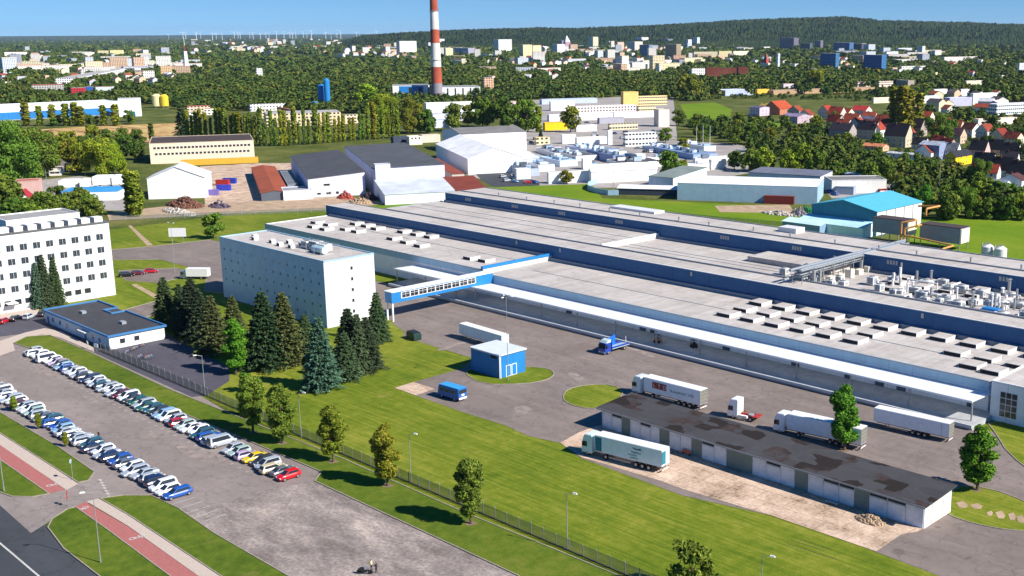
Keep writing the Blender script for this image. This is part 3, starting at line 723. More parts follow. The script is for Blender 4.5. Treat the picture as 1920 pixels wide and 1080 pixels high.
for j in range(16):
    if 3 < j < 6: continue
    put_win(of, win_mesh(2.0, 1.7), .02, -8.5-j*2.9, 2.0, math.pi/2)
for k in range(12):
    m = MB(); m.box(-4.2, -1., -1.25, 1.25, 0, 1.5); m.box(-3.8, -1.4, -1.3, -1.25, .3, 1.2, 1); m.build('roof_lantern', [M_WHITE, M_FLASH], of, loc=(0, -2.6-k*3.9, OH+.36))
MB().box(.0, 2.6, -1.5, 1.5, 2.9, 3.1).build('porch', M_WHITE, of, loc=(0, -31, 0))
building('penthouse_block', 'white rendered block rising behind the flat roof of the left office', 'building', (-371, 121), 14, 22, 24.4, wall='f2f2ee', roof='9a9a98')

# ------------------------------------------------------------------ guardhouse
gh = thing('guardhouse', 'single storey white guardhouse with a dark flat roof and thick bright blue fascia', 'guardhouse', (-291.2, 116.2, 0))
MB().box(-42.6, 0, 0, 14.8, 0, 3.45).build('wall', m_panel('cream_panels', (.8, .8, .76), 3., .1), gh)
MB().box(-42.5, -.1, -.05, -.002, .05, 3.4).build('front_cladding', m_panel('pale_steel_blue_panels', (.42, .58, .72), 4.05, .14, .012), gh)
f = MB(); z0, z1 = 3.45, 4.0
for q in ((-43.1, .5, -.5, -.1), (-43.1, -42.7, -.1, 15.3), (.1, .5, -.1, 15.3), (-24, .1, 14.9, 15.3), (-42.7, -30, 14.9, 15.3), (-30, -29.6, 11, 15.3), (-24.4, -24, 11, 14.9), (-29.6, -24.4, 11, 11.4)): f.box(*q, z0, z1)
f.build('fascia', m_panel('royal_blue_fascia', (.05, .19, .42), 6.), gh)
MB().box(-42.7, .1, -.1, 14.9, 3.46, 3.6).build('roof', flat('dark_felt_roof', (.06, .062, .07), .85, 0, .3, .4), gh)
for x, y in ((-31, 6), (-11, 8.5)):
    m = MB(); m.box(-1, 1, -.6, .6, 0, .7); m.build('roof_box', M_FLASH, gh, loc=(x, y, 3.6))
for y in (3.4, 7.2): put_win(gh, win_mesh(1.5, 1.4), .01, y, 1.15, math.pi/2)
for x in (-37, -32, -27, -20.5, -10): put_win(gh, win_mesh(1.6, 1.4), x, -.055, 1.1, 0)
for x in (-40.5, -15, -6): MB().box(-.6, .6, -.12, -.055, 0, 2.2).build('door', flat('blue_door', (.04, .12, .26), .5), gh, loc=(x, 0, 0))
MB().box(-5.2, 0, -1.4, -.06, 2.6, 2.75).build('awning', M_WHITE, gh, loc=(-12, 0, 0))

# ------------------------------------------------------------------ blue substation in the yard
bs = thing('substation', 'bright blue cubic substation hut with a flat white roof on a grass island', 'substation', (-197.3, 168.2, 0))
b_, l_ = 10.5, 8.1
MB().box(-b_, 0, 0, l_, 0, 5.6).build('wall', M_BLUE, bs)
m = MB(); m.box(-b_-.3, .3, -.3, l_+.3, 5.6, 5.95); m.build('roof', flat('pale_grey_blue_sheet', (.62, .67, .72), .5, 0, .1, .5), bs)
d = MB(); 
for a, b in ((1.9, 3.5), (3.7, 5.3)): d.box(0, .06, a, b, .1, 2.9, 0); d.box(.06, .08, a+.18, b-.18, .25, 2.75, 1)
d.build('door', [M_WHITE, M_BLUE], bs)
MB().box(.0, .08, -.15, .35, .1, 5.6).build('corner_trim', M_WHITE, bs)
MB().box(-3.2, -1., -.06, 0, 4.7, 5.3).build('vent', M_DARK, bs)

# ------------------------------------------------------------------ long garage row
def m_garroof():
    n = NT('patched_felt_roof', .85, 0, .2)
    a = n.noise(.12, 2, .4, n.map((1, 1.6, 1)), .3); vv = n.n('ShaderNodeTexVoronoi', distance='CHEBYCHEV'); vv.inputs['Scale'].default_value = .22
    n.l(n.map((1, 1.5, 1)), vv.inputs['Vector']); b = n.noise(.8, 5, .7)
    f = n.math('ADD', n.math('MULTIPLY', n.xyz(vv.outputs['Color'])[0], .45), n.math('ADD', n.math('MULTIPLY', a, .35), n.math('MULTIPLY', b, .2)))
    g = n.ramp(f, [(.33, (.022, .017, .015)), (.4, (.05, .033, .028)), (.42, (.05, .049, .053)), (.6, (.064, .063, .067)), (.75, (.044, .041, .043))])
    return n.out(g)
gr = thing('garage_row', 'long low row of garages with white and grey doors under a patched dark felt roof', 'garages', (-83, 160.4, 0))
MB().box(-73.4, 0, .25, 9.6, 0, 4.35).build('wall', flat('dirty_white_render', (.55, .56, .55), .85, 0, .3, .4), gr)
r = MB(); r.prism([(-.7, 4.1), (10.2, 4.75), (10.2, 4.97), (-.7, 4.32)], -74.2, .7, 'x'); r.build('roof', m_garroof(), gr)
MB().box(-74.2, .7, -.78, -.7, 4.0, 4.3).build('gutter', M_FLASH, gr)
gw = flat('weathered_white_door', (.78, .82, .86), .7, 0, .3, .5); gg = flat('grey_green_door', (.2, .25, .22), .75, 0, .2, .7)
x = -73.2; k = 0
pat = 'wwgwwgwwGwgwwwgwwwwgw'
seq = [('w', 3.0), ('w', 3.), ('g', 2.6), ('w', 3.), ('w', 3.1), ('w', 2.6), ('g', 2.8), ('w', 3.1), ('w', 3.1), ('g', 2.8), ('w', 3.3), ('w', 3.3), ('g', 6.6), ('w', 3.4), ('w', 3.5), ('w', 3.4), ('g', 3.1), ('w', 3.5), ('w', 3.5), ('w', 3.4), ('g', 3.2), ('w', 3.8), ('w', 3.8), ('w', 3.6)]
tot = sum(s[1] for s in seq); sc = 73.2/tot
for i, (c, wd) in enumerate(seq):
    wd *= sc; slit = i in (1, 4, 10, 14, 18, 19, 21, 22) and c == 'w'
    m = MB(); H = 3.0 if slit else 3.75
    m.box(.06, wd-.06, -.09, -.0, .05, H, 0)
    for q in np.linspace(.2, wd-.2, 5)[1:-1]: m.box(q-.02, q+.02, -.11, -.09, .1, H-.05, 0)
    m.build('garage_door', gw if c == 'w' else gg, gr, loc=(x, .24, 0))
    if slit: MB().box(.1, wd-.1, -.03, 0, 3.15, 3.7).build('window', M_DARK, gr, loc=(x, .24, 0))
    x += wd
for a, b in ((.3, 2.7), (2.9, 6.6), (6.8, 9.4)): MB().box(0, .08, a, b, .05, 3.6).build('garage_door', flat('cream_door', (.72, .68, .56), .7) if a > 2 and a < 5 else M_WHITE, gr)
m = MB()
for y in (2.3, 4.5): m.box(-73.5, -73.42, y, y+.1, 0, 4)

# ------------------------------------------------------------------ pipe rack across the roof
pr = thing('pipe_rack', 'long steel pipe bridge with silver ducts crossing above the grey factory roof', 'pipe rack', (-174, 254, ZB))
fr = MB(); 
for k in range(12):
    y = 2+k*5.2; h = 3.2 if y > 8 else 1.8; b0 = -1.0 if 6 < y < 34 else 0.
    for x in (-1.6, 1.6): fr.box(x-.1, x+.1, y-.1, y+.1, b0, h)
    fr.box(-1.9, 1.9, y-.1, y+.1, h, h+.15)
for x in (-1.6, 1.6): fr.box(x-.07, x+.07, 2, 60, 2.1, 2.25); fr.box(x-.07, x+.07, 8, 60, 3.36, 3.5)
for k in range(11): fr.bar((1.6, 2+k*5.2, 2.2), (1.6, 7.2+k*5.2, 3.3), .05)
fr.build('frame', M_STEEL, pr)
for x, z, r_, y0_, y1_ in ((-1.1, 3.85, .42, 0, 62), (-.05, 3.75, .32, 4, 60), (.75, 3.8, .36, 2, 58), (1.35, 3.6, .18, 2, 60), (-.9, 2.6, .3, 2, 60), (.1, 2.5, .22, 2, 60), (.9, 2.5, .22, 2, 60), (-2.4, 1.2, .4, -1, 30)):
    MB().cyl((x, y0_, z), (x, y1_, z), r_, r_, 10).build('pipe', flat('silver_duct', (.4, .43, .45), .4, .5), pr)
MD = flat('dark_steel', (.13, .14, .15), .6, .3)
for k in range(38):
    x, y = rnd.uniform(-7, -2) if k % 3 else rnd.uniform(2, 6), rnd.uniform(4, 58); h = rnd.uniform(.8, 3.4); MB().box(x, x+.18, y, y+.18, -1. if 6 < y < 34 else 0, h).build('strut', MD, pr)
    if k % 2: MB().cyl((x, y, h), (x+rnd.uniform(1, 4)*(1 if x < 0 else -1), y+rnd.uniform(-2, 2), h), .13, .13, 6).build('branch_pipe', rnd.choice([MD, M_STEEL, M_WHITE]), pr)
for k in range(9):
    MB().cyl((-1.1, 6+k*6, 3.9), (-1.1-rnd.uniform(2, 5), 6+k*6, 1.), .2, .2, 8).build('branch_pipe', M_STEEL, pr)
for x, y, h in ((2.4, 6.5, 3.4), (2.7, 9, 3.), (-3, 18, 2.5), (3, 30, 2.8)): MB().box(x-.35, x+.35, y-.35, y+.35, -.2, h).build('duct', M_STEEL, pr)
for k in range(9):
    y = 12+k*5.; m = MB(); m.box(2.6, 4.0+rnd.uniform(0, 1), y, y+2.4, -1., rnd.uniform(.4, 1.4)); m.build('cabinet', flat('cream_cabinet', (.75, .7, .58), .6), pr)

# ------------------------------------------------------------------ trees
def leaf_cloud(clumps, per, size, seed, flatn=.0):
    """clumps: (centre, radius) list; per quads in each, scattered near the clump surface"""
    g = np.random.default_rng(seed); V = []; F = []
    for c, r in clumps:
        n = per; d = g.normal(size=(n, 3)); d /= np.linalg.norm(d, axis=1)[:, None]
        rr = r*(.55+.5*g.random(n)); p = np.array(c)+d*rr[:, None]*np.array([1, 1, .85])
        nm = d+g.normal(size=(n, 3))*.55; nm /= np.linalg.norm(nm, axis=1)[:, None]
        u = np.cross(nm, g.normal(size=(n, 3))); u /= np.linalg.norm(u, axis=1)[:, None]; v = np.cross(nm, u)
        s = size*(.6+.8*g.random(n))[:, None]; k = .55+.3*g.random(n)[:, None]
        q = np.stack([p-u*s-v*s*k, p+u*s*.3-v*s*k*1.1, p+u*s+v*s*k*.4, p-u*s*.2+v*s*k], 1).reshape(-1, 3)
        V.append(q)
    V = np.concatenate(V); n = len(V)//4
    return V, n
def quads_mesh(name, V, n, mat):
    m = bpy.data.meshes.new(name); m.vertices.add(n*4); m.vertices.foreach_set('co', V.astype(np.float32).ravel())
    m.loops.add(n*4); m.loops.foreach_set('vertex_index', np.arange(n*4, dtype=np.int32))
    m.polygons.add(n); m.polygons.foreach_set('loop_start', np.arange(0, n*4, 4, dtype=np.int32)); m.polygons.foreach_set('loop_total', np.full(n, 4, np.int32))
    m.materials.append(mat); m.update(); return m
def trunk_mesh(h, r, limbs, seed, top=.7):
    g = random.Random(seed); m = MB(); p = Vector((0, 0, -.1))
    for k in range(4):
        q = Vector((g.uniform(-.1, .1)*k*.4, g.uniform(-.1, .1)*k*.4, h*top*(k+1)/4)); m.cyl(p, q, r*(1-.2*k), r*(1-.2*(k+1)), 7); p = q
    for k in range(limbs):
        z = h*g.uniform(.22, .6); a = 2*math.pi*k/limbs+g.uniform(-.4, .4); l = h*g.uniform(.15, .28)
        q = Vector((math.cos(a)*l*.55, math.sin(a)*l*.55, z+l)); m.cyl((0, 0, z), q, r*.42, r*.12, 5)
    return m.mesh('trunk', M_BARK)
def crown(kind, seed, per, size, mat=M_LEAF):
    """unit crown, total tree height 1"""
    g = random.Random(seed); cl = []
    if kind == 'vase':       # narrow at the foot, widest two thirds up
        for k in range(44):
            t = g.random(); z = .2+.76*t; w_ = .205*math.sin(math.pi*min(1, (.12+.88*t)**1.05))**.65*(.7+.3*t)
            a = g.uniform(0, 6.28); r = w_*math.sqrt(g.random())*.95; cl.append(((math.cos(a)*r, math.sin(a)*r, z), .07+.03*g.random()))
    elif kind == 'round':
        for k in range(34):
            t = g.random(); z = .22+.74*t; w_ = .36*math.sqrt(max(0, 1-((z-.58)/.42)**2))
            a = g.uniform(0, 6.28); r = w_*math.sqrt(g.random()); cl.append(((math.cos(a)*r, math.sin(a)*r, z), .1+.06*g.random()))
    elif kind == 'poplar':
        for k in range(26):
            t = (k+g.random())/26; z = .06+.9*t; w_ = .075*math.sin(math.pi*min(.97, .1+.85*t))**.6
            a = g.uniform(0, 6.28); r = w_*.6*g.random(); cl.append(((math.cos(a)*r, math.sin(a)*r, z), .05+.02*g.random()))
    elif kind == 'wide':
        for k in range(40):
            t = g.random(); z = .15+.8*t; w_ = .5*math.sqrt(max(0, 1-((z-.52)/.47)**2))
            a = g.uniform(0, 6.28); r = w_*math.sqrt(g.random()); cl.append(((math.cos(a)*r, math.sin(a)*r, z), .12+.07*g.random()))
    V, n = leaf_cloud(cl, per, size, seed)
    return quads_mesh('crown', V, n, mat)
def spruce(seed, n=2600, width=.2, size=.028, droop=.35, base=.05):
    g = np.random.default_rng(seed); t = g.random(n)**.75; z = base+(1-base)*(1-t*1.)
    ns = 17; lay = np.floor(t*ns)/ns; zz = base+(1-base)*(1-lay)-(t-lay)*.02
    az = g.random(n)*6.283; lob = 1+.22*np.sin(az*5+lay*40)+.12*np.sin(az*9+lay*17)
    rmax = width*(lay+.04)**.85*lob*(.8+.4*g.random(n)); f = np.sqrt(g.random(n)); r = rmax*(.25+.75*f)
    p = np.stack([np.cos(az)*r, np.sin(az)*r, zz-droop*r*f+g.normal(size=n)*.008], 1); p[:, 2] = np.clip(p[:, 2], .02, 1)
    rad = np.stack([np.cos(az), np.sin(az), -droop*np.ones(n)], 1)+g.normal(size=(n, 3))*.25; rad /= np.linalg.norm(rad, axis=1)[:, None]
    tan = np.cross(rad, np.array([0, 0, 1.])+g.normal(size=(n, 3))*.5); tan /= np.linalg.norm(tan, axis=1)[:, None]
    s = size*(.7+.7*g.random(n))[:, None]
    q = np.stack([p-tan*s*.5, p+tan*s*.5, p+tan*s*.35+rad*s*1.5, p-tan*s*.3+rad*s*1.5], 1).reshape(-1, 3)
    return quads_mesh('crown', q, n, M_CONIF)
CR = {'vase': [crown('vase', s, 420, .0135) for s in (1, 2, 3)],
      'round': [crown('round', s, 90, .034) for s in (4, 5, 6)],
      'poplar': [crown('poplar', s, 60, .024) for s in (7, 8, 9)],
      'wide': [crown('wide', s, 90, .042) for s in (10, 11, 12)],
      'bigwide': [crown('wide', s, 420, .018) for s in (13, 14)],
      'spruce': [spruce(15, 9000, .2, .019), spruce(16, 9000, .23, .02, .25), spruce(17, 8000, .17, .018, .45)],
      'fir': [spruce(18, 12000, .29, .021, .12, .03), spruce(19, 12000, .32, .021, .18, .03)],
      'farspruce': [spruce(20, 900, .2, .05)]}
TK = {'vase': trunk_mesh(1, .022, 6, 1), 'round': trunk_mesh(1, .025, 6, 2, .6), 'poplar': trunk_mesh(1, .016, 3, 3, .8), 'wide': trunk_mesh(1, .03, 7, 4, .6), 'spruce': trunk_mesh(1, .016, 0, 5, .9)}
TK['bigwide'] = TK['wide']; TK['fir'] = TK['farspruce'] = TK['spruce']
GREEN = {'green': (1, 1, 1), 'olive': (1.5, 1.15, .8), 'autumn': (1.5, 1.08, .75), 'bright': (.72, 1.1, .75), 'dark': (.65, .72, .75), 'yellow': (1.75, 1.5, .8), 'blue': (1.25, 1.6, 2.2), 'khaki': (1.7, 1.25, .9), 'mid': (.9, .95, .9)}
NT_ = [0]
def tree(kind, x, y, h, hue, label, group=None, name=None, ws=1., z=0.):
    NT_[0] += 1; r = random.Random(NT_[0]*13)
    nm = name or {'vase': 'street_tree', 'round': 'broadleaf_tree', 'poplar': 'poplar_tree', 'wide': 'broadleaf_tree', 'bigwide': 'broadleaf_tree', 'spruce': 'spruce_tree', 'fir': 'fir_tree', 'farspruce': 'spruce_tree'}[kind]
    t = thing(nm, label, 'tree', (x, y, z), r.uniform(0, 6.28), group); t.scale = (h*ws, h*ws, h)
    c = ob('crown', r.choice(CR[kind]), t); c.color = (*[v*r.uniform(.88, 1.12) for v in GREEN[hue]], 1)
    ob('trunk', TK[kind], t); return t
def ptree(kind, px, pb, pt, hue, label, **k):
    g = G(px, pb); return tree(kind, g.x, g.y, HT(px, pb, pt), hue, label, **k)
def num(i): return ['first', 'second', 'third', 'fourth', 'fifth', 'sixth', 'seventh', 'eighth', 'ninth', 'tenth', 'eleventh', 'twelfth', 'thirteenth', 'fourteenth', 'fifteenth', 'sixteenth', 'seventeenth', 'eighteenth', 'nineteenth', 'twentieth'][i] if i < 20 else ['twenty', 'thirty', 'forty', 'fifty'][i//10-2+(0)]+('-'+['', 'first', 'second', 'third', 'fourth', 'fifth', 'sixth', 'seventh', 'eighth', 'ninth'][(i+1) % 10]) if (i+1) % 10 and (i+1)//10 == i//10 else {29: 'thirtieth', 39: 'fortieth', 49: 'fiftieth'}.get(i, 'last')
for px, pb, pt, hue, l in ((475, 812, 703, 'green', 'bushy green tree on the verge strip right beside the silver estate and van'), (530, 832, 721, 'green', 'leafy green tree on the verge, between the bushy first one and the browning one'),
        (625, 867, 762, 'olive', 'olive brown tree by the fence above the last red parked car'), (727, 912, 796, 'autumn', 'tree turning rusty yellow by the fence beside a lamp post'),
        (883, 983, 862, 'green', 'lone green tree by the fence beside the broken concrete lot')):
    ptree('vase', px, pb, pt, hue, l, ws=1.12)
ptree('vase', 1583, 845, 724, 'bright', 'bright green tree in front of the white truck behind the garages', ws=1.2)
ptree('vase', 1832, 920, 800, 'bright', 'broad bright green tree on the grass island past the garage end', ws=1.35)
ptree('round', 1297, 1120, 1018, 'green', 'green tree crown rising from the bottom edge of the lawn', ws=1.0)
ptree('round', 402, 448, 400, 'green', 'small round green tree alone on the grass by the bend in the lane')
# conifer group between the guardhouse and the tower block
for kind, px, pb, pt, hue, l, s in (
        ('spruce', 313, 612, 521, 'mid', 'slim dark spruce beside the guardhouse roof corner', 1.), ('spruce', 342, 618, 533, 'mid', 'grey green spruce just right of the slim one by the guardhouse', 1.),
        ('fir', 365, 628, 523, 'dark', 'tall bushy dark fir at the back of the conifer group', .9), ('fir', 378, 640, 545, 'dark', 'dark fir in the middle of the conifer group', .9),
        ('fir', 402, 662, 556, 'khaki', 'yellow brown fir in the conifer group, above the bright green maple', .85), ('fir', 441, 640, 556, 'olive', 'olive conifer half hidden between the maple and the great dark firs', .8),
        ('fir', 500, 690, 550, 'dark', 'great dark brown green fir in front of the tower block', .85), ('fir', 537, 684, 551, 'olive', 'great fir beside the darkest one in front of the tower block', .8),
        ('spruce', 575, 668, 590, 'mid', 'small spruce tucked between the great firs and the blue spruce', 1.2), ('fir', 604, 730, 598, 'blue', 'silver blue spruce in front of the tower block corner', .72),
        ('spruce', 657, 695, 580, 'dark', 'dark pointed spruce left of the tower block end wall', 1.05), ('spruce', 674, 700, 590, 'mid', 'spruce second in the row before the white end wall', 1.),
        ('spruce', 689, 694, 596, 'dark', 'spruce third in the row before the white end wall', 1.05), ('spruce', 650, 712, 624, 'mid', 'low spruce at the foot of the pointed row before the end wall', 1.4),
        ('spruce', 709, 640, 549, 'mid', 'tall pointed spruce against the end wall beside the blue bridge', 1.2)):
    ptree(kind, px, pb, pt, hue, l, ws=s*1.14)
ptree('vase', 443, 703, 600, 'bright', 'vivid green maple at the front of the conifer group', ws=1.1, name='maple_tree')
ptree('round', 460, 735, 700, 'bright', 'low light green bush under the vivid maple', ws=1.)
ptree('vase', 460, 780, 735, 'olive', 'small sapling by the fence below the vivid maple')
for px, pb, pt, hue, l, s in ((75, 578, 493, 'blue', 'blue tinted slim spruce against the left white office', .8), (88, 576, 478, 'mid', 'tallest slim spruce against the left white office', .75), (108, 572, 483, 'mid', 'slim spruce right of the tallest one against the left white office', .75),
        (172, 555, 520, 'dark', 'short conifer first in the clump at the office corner', 1.), (186, 553, 512, 'mid', 'short conifer second in the clump at the office corner', 1.1), (203, 551, 506, 'dark', 'short conifer at the right end of the clump at the office corner', 1.1), (0, 585, 538, 'mid', 'spruce cut by the left edge in front of the white office', 1.2)):
    ptree('spruce', px, pb, pt, hue, l, ws=s)
for k, (px, pb, pt) in enumerate(((27, 772, 742), (73, 805, 775), (124, 838, 810))):
    ptree('vase', px, pb, pt, 'olive', ['young sapling on the grass by the white cars at the left edge', 'young sapling on the grass by the blue parked cars', 'young sapling on the grass by the row of white cars'][k], name='sapling')

# ------------------------------------------------------------------ lamps, signs, fence
def lamp(px, pb, h, label, arm=(-1, .2), heads=1):
    g = G(px, pb); t = thing('street_lamp', label, 'street lamp', (g.x, g.y, 0), 0, 'street lamps')
    MB().cyl((0, 0, 0), (0, 0, 1.2), .13, .11, 8).build('base', M_STEEL, t)
    m = MB(); m.cyl((0, 0, 1.2), (0, 0, h), .09, .05, 8); m.build('post', M_STEEL, t)
    for k in range(heads):
        a = Vector((arm[0], arm[1], 0)).normalized(); a.rotate(Matrix.Rotation(k*math.pi*(2/heads), 3, 'Z'))
        MB().cyl((0, 0, h-.05), tuple(a*1.1+Vector((0, 0, h+.3))), .045, .035, 6).build('arm', M_STEEL, t)
        c = a*1.45+Vector((0, 0, h+.33)); m = MB(); s_ = Vector((-a.y, a.x, 0))
        m.hexa([tuple(c+a*i+s_*j+Vector((0, 0, -.1))) for i, j in ((-.4, -.14), (.45, -.1), (.45, .1), (-.4, .14))], [tuple(c+a*i*.7+s_*j*.7+Vector((0, 0, .12))) for i, j in ((-.4, -.14), (.45, -.1), (.45, .1), (-.4, .14))])
        m.build('lamp_head', M_WHITE, t)
    return t
lamp(385, 742, 9.4, 'street lamp on the fence line beside the blue asphalt forecourt', (-.3, -1))
lamp(565, 820, 9.4, 'street lamp on the fence line by the leafy green verge trees', (1, .3))
lamp(771, 906, 9.4, 'street lamp on the fence line beside the tree turning rusty yellow', (1, .3))
lamp(1064, 1030, 9.4, 'street lamp on the fence line standing alone before the open lawn', (1, .3))
lamp(1426, 1160, 9.4, 'street lamp whose white head just shows at the bottom edge', (1, .3))
lamp(953, 713, 20, 'very tall lamp mast in front of the blue substation', (1, 1), 3)
lamp(189, 1056, 11.6, 'tall pale street lamp on the verge between road and cycle path', (-.5, -1))
lamp(8, 922, 11.6, 'tall pale street lamp at the left edge beside the main road', (-.5, -1))
lamp(328, 511, 17, 'tall slim lamp mast beside the white billboard', (1, .2), 2)
lamp(677, 540, 10, 'lamp mast hidden behind the tower block roof', (1, .2))
def sign_post(px, pb, pt, label, face):
    g = G(px, pb); h = HT(px, pb, pt); t = thing('road_sign', label, 'road sign', (g.x, g.y, 0), R_(-45))
    MB().cyl((0, 0, 0), (0, 0, h), .045, .045, 6).build('post', M_STEEL, t)
    if face == 'round': MB().cyl((0, -.05, h-.3), (0, -.09, h-.3), .42, .42, 16).build('sign_face', flat('pale_blue_sign', (.45, .62, .72), .4), t)
    else:
        for z in (h-.35, h-1.15):
            f = MB().cyl((0, -.05, z), (0, -.08, z), .38, .38, 16).build('sign_face', M_RED, t)
            MB().cyl((0, -.081, z), (0, -.09, z), .27, .27, 16).build('sign_centre', M_DARK if z < h-1 else M_WHITE, f)
sign_post(137, 901, 862, 'pale round sign on a post on the grass corner by the entrance', 'round')
sign_post(129, 950, 921, 'post with two red ringed round signs at the car park entrance', 'two')
def board(px, pb, w_, z0, z1, rz, label, name='billboard'):
    g = G(px, pb); t = thing(name, label, 'billboard', (g.x, g.y, 0), R_(rz))
    MB().box(-w_/2, w_/2, -.12, .12, z0, z1).build('panel', M_WHITE, t)
    for x in (-w_*.33, w_*.33): MB().box(x-.1, x+.1, .13, .3, 0, z1-.2).build('post', M_STEEL, t)
board(334, 456, 6.6, 2.6, 6., 46, 'blank white billboard on two posts beside the lane bend')
# notice board and small signs by the guardhouse
for px, pb, l in ((165, 655, 'small white notice board by the guardhouse path'), (181, 660, 'tilted small white sign by the guardhouse corner')):
    g = G(px, pb); t = thing('notice_board', l, 'sign', (g.x, g.y, 0), R_(20 if px > 170 else -10)); MB().box(-.7, .7, -.05, .05, 1.2, 2.2).build('panel', M_WHITE, t); MB().box(-.05, .05, .05, .12, 0, 2.).build('post', M_STEEL, t)
# wire fence along the works boundary
m = bpy.data.materials.new('chain_link'); m.use_nodes = True; q = m.node_tree; b = q.nodes['Principled BSDF']; b.inputs['Base Color'].default_value = (.16, .19, .17, 1); b.inputs['Roughness'].default_value = .6
tr = q.nodes.new('ShaderNodeBsdfTransparent'); mx = q.nodes.new('ShaderNodeMixShader'); mx.inputs[0].default_value = .3
q.links.new(tr.outputs[0], mx.inputs[1]); q.links.new(b.outputs[0], mx.inputs[2]); q.links.new(mx.outputs[0], q.nodes['Material Output'].inputs[0]); M_LINK = m
fn = thing('wire_fence', 'long see-through wire mesh fence on concrete posts dividing lawn and car park', 'fence', (-292, 114.2, 0))
P0, P1 = Vector((-292, 114.2, 0)), Vector((-96, 115.6, 0)); n = 66
pm = MB(); pm.box(-.05, .05, -.05, .05, 0, 2.2); pm.bar((0, 0, 2.15), (0, -.25, 2.5), .05); pm = pm.mesh('post', flat('fence_concrete', (.26, .25, .22), .9))
for k in range(n+1):
    p = (P1-P0)*k/n; o = ob('post', pm, fn, None, tuple(p)); o.scale = (1, 1, rnd.uniform(.9, 1.12))
d = P1-P0; a = MB(); a.hexa([(0, -.02, .1), (d.x, d.y-.02, .1), (d.x, d.y+.0, .1), (0, .0, .1)], [(0, -.02, 2.05), (d.x, d.y-.02, 2.05), (d.x, d.y, 2.05), (0, 0, 2.05)]); a.build('mesh_panel', M_LINK, fn)
a = MB(); a.hexa([(0, -.12, 0), (d.x, d.y-.12, 0), (d.x, d.y+.12, 0), (0, .12, 0)], [(0, -.12, .22), (d.x, d.y-.12, .22), (d.x, d.y+.12, .22), (0, .12, .22)]); a.build('plinth', flat('mossy_plinth', (.1, .1, .07), .9), fn)

def simple_fence(P, label, h=2., step=6.):
    a, b = G(*P[0]), G(*P[1]); t = thing('wire_fence', label, 'fence', tuple(a)); d = b-a; n = int(d.length/step)
    for k in range(n+1): p = d*k/n; MB().box(-.06, .06, -.06, .06, 0, h+.1).build('post', M_FLASH, t, loc=(p.x, p.y, 0))
    m = MB(); m.hexa([(0, -.01, .1), (d.x, d.y-.01, .1), (d.x, d.y+.01, .1), (0, .01, .1)], [(0, -.01, h), (d.x, d.y-.01, h), (d.x, d.y+.01, h), (0, .01, h)]); m.build('mesh_panel', M_LINK, t)
simple_fence([(208, 414), (635, 396)], 'wire fence between the rear grass and the sandy boundary track')
simple_fence([(905, 374), (1500, 428)], 'wire fence along the bright grass behind the factory')
for k, (x, y, yt, l) in enumerate(((1306, 272, 236, 'leftmost white flagpole before the white window-row office'), (1318, 273, 234, 'middle white flagpole before the white window-row office'), (1331, 275, 236, 'rightmost white flagpole before the white window-row office'), (1150, 364, 300, 'thin tall mast by the curved pale wall'), (1760, 372, 300, 'green lattice pole beside the dirt track'), (1885, 392, 345, 'thin pole in front of the white houses at the right edge'), (88, 345, 318, 'lamp pole beside the tiny white gatehouse'), (160, 330, 305, 'lamp pole below the yellow green trees'), (1690, 300, 268, 'thin pole among the village gardens'))):
    g = G(x, y); t = thing('pole', l, 'pole', (g.x, g.y, 0)); h = HT(x, y, yt); MB().cyl((0, 0, 0), (0, 0, h), .16, .09, 6).build('post', M_WHITE if k < 3 else M_STEEL, t); MB().box(-.5, .5, -.1, .1, h, h+.15).build('cap', M_STEEL, t)
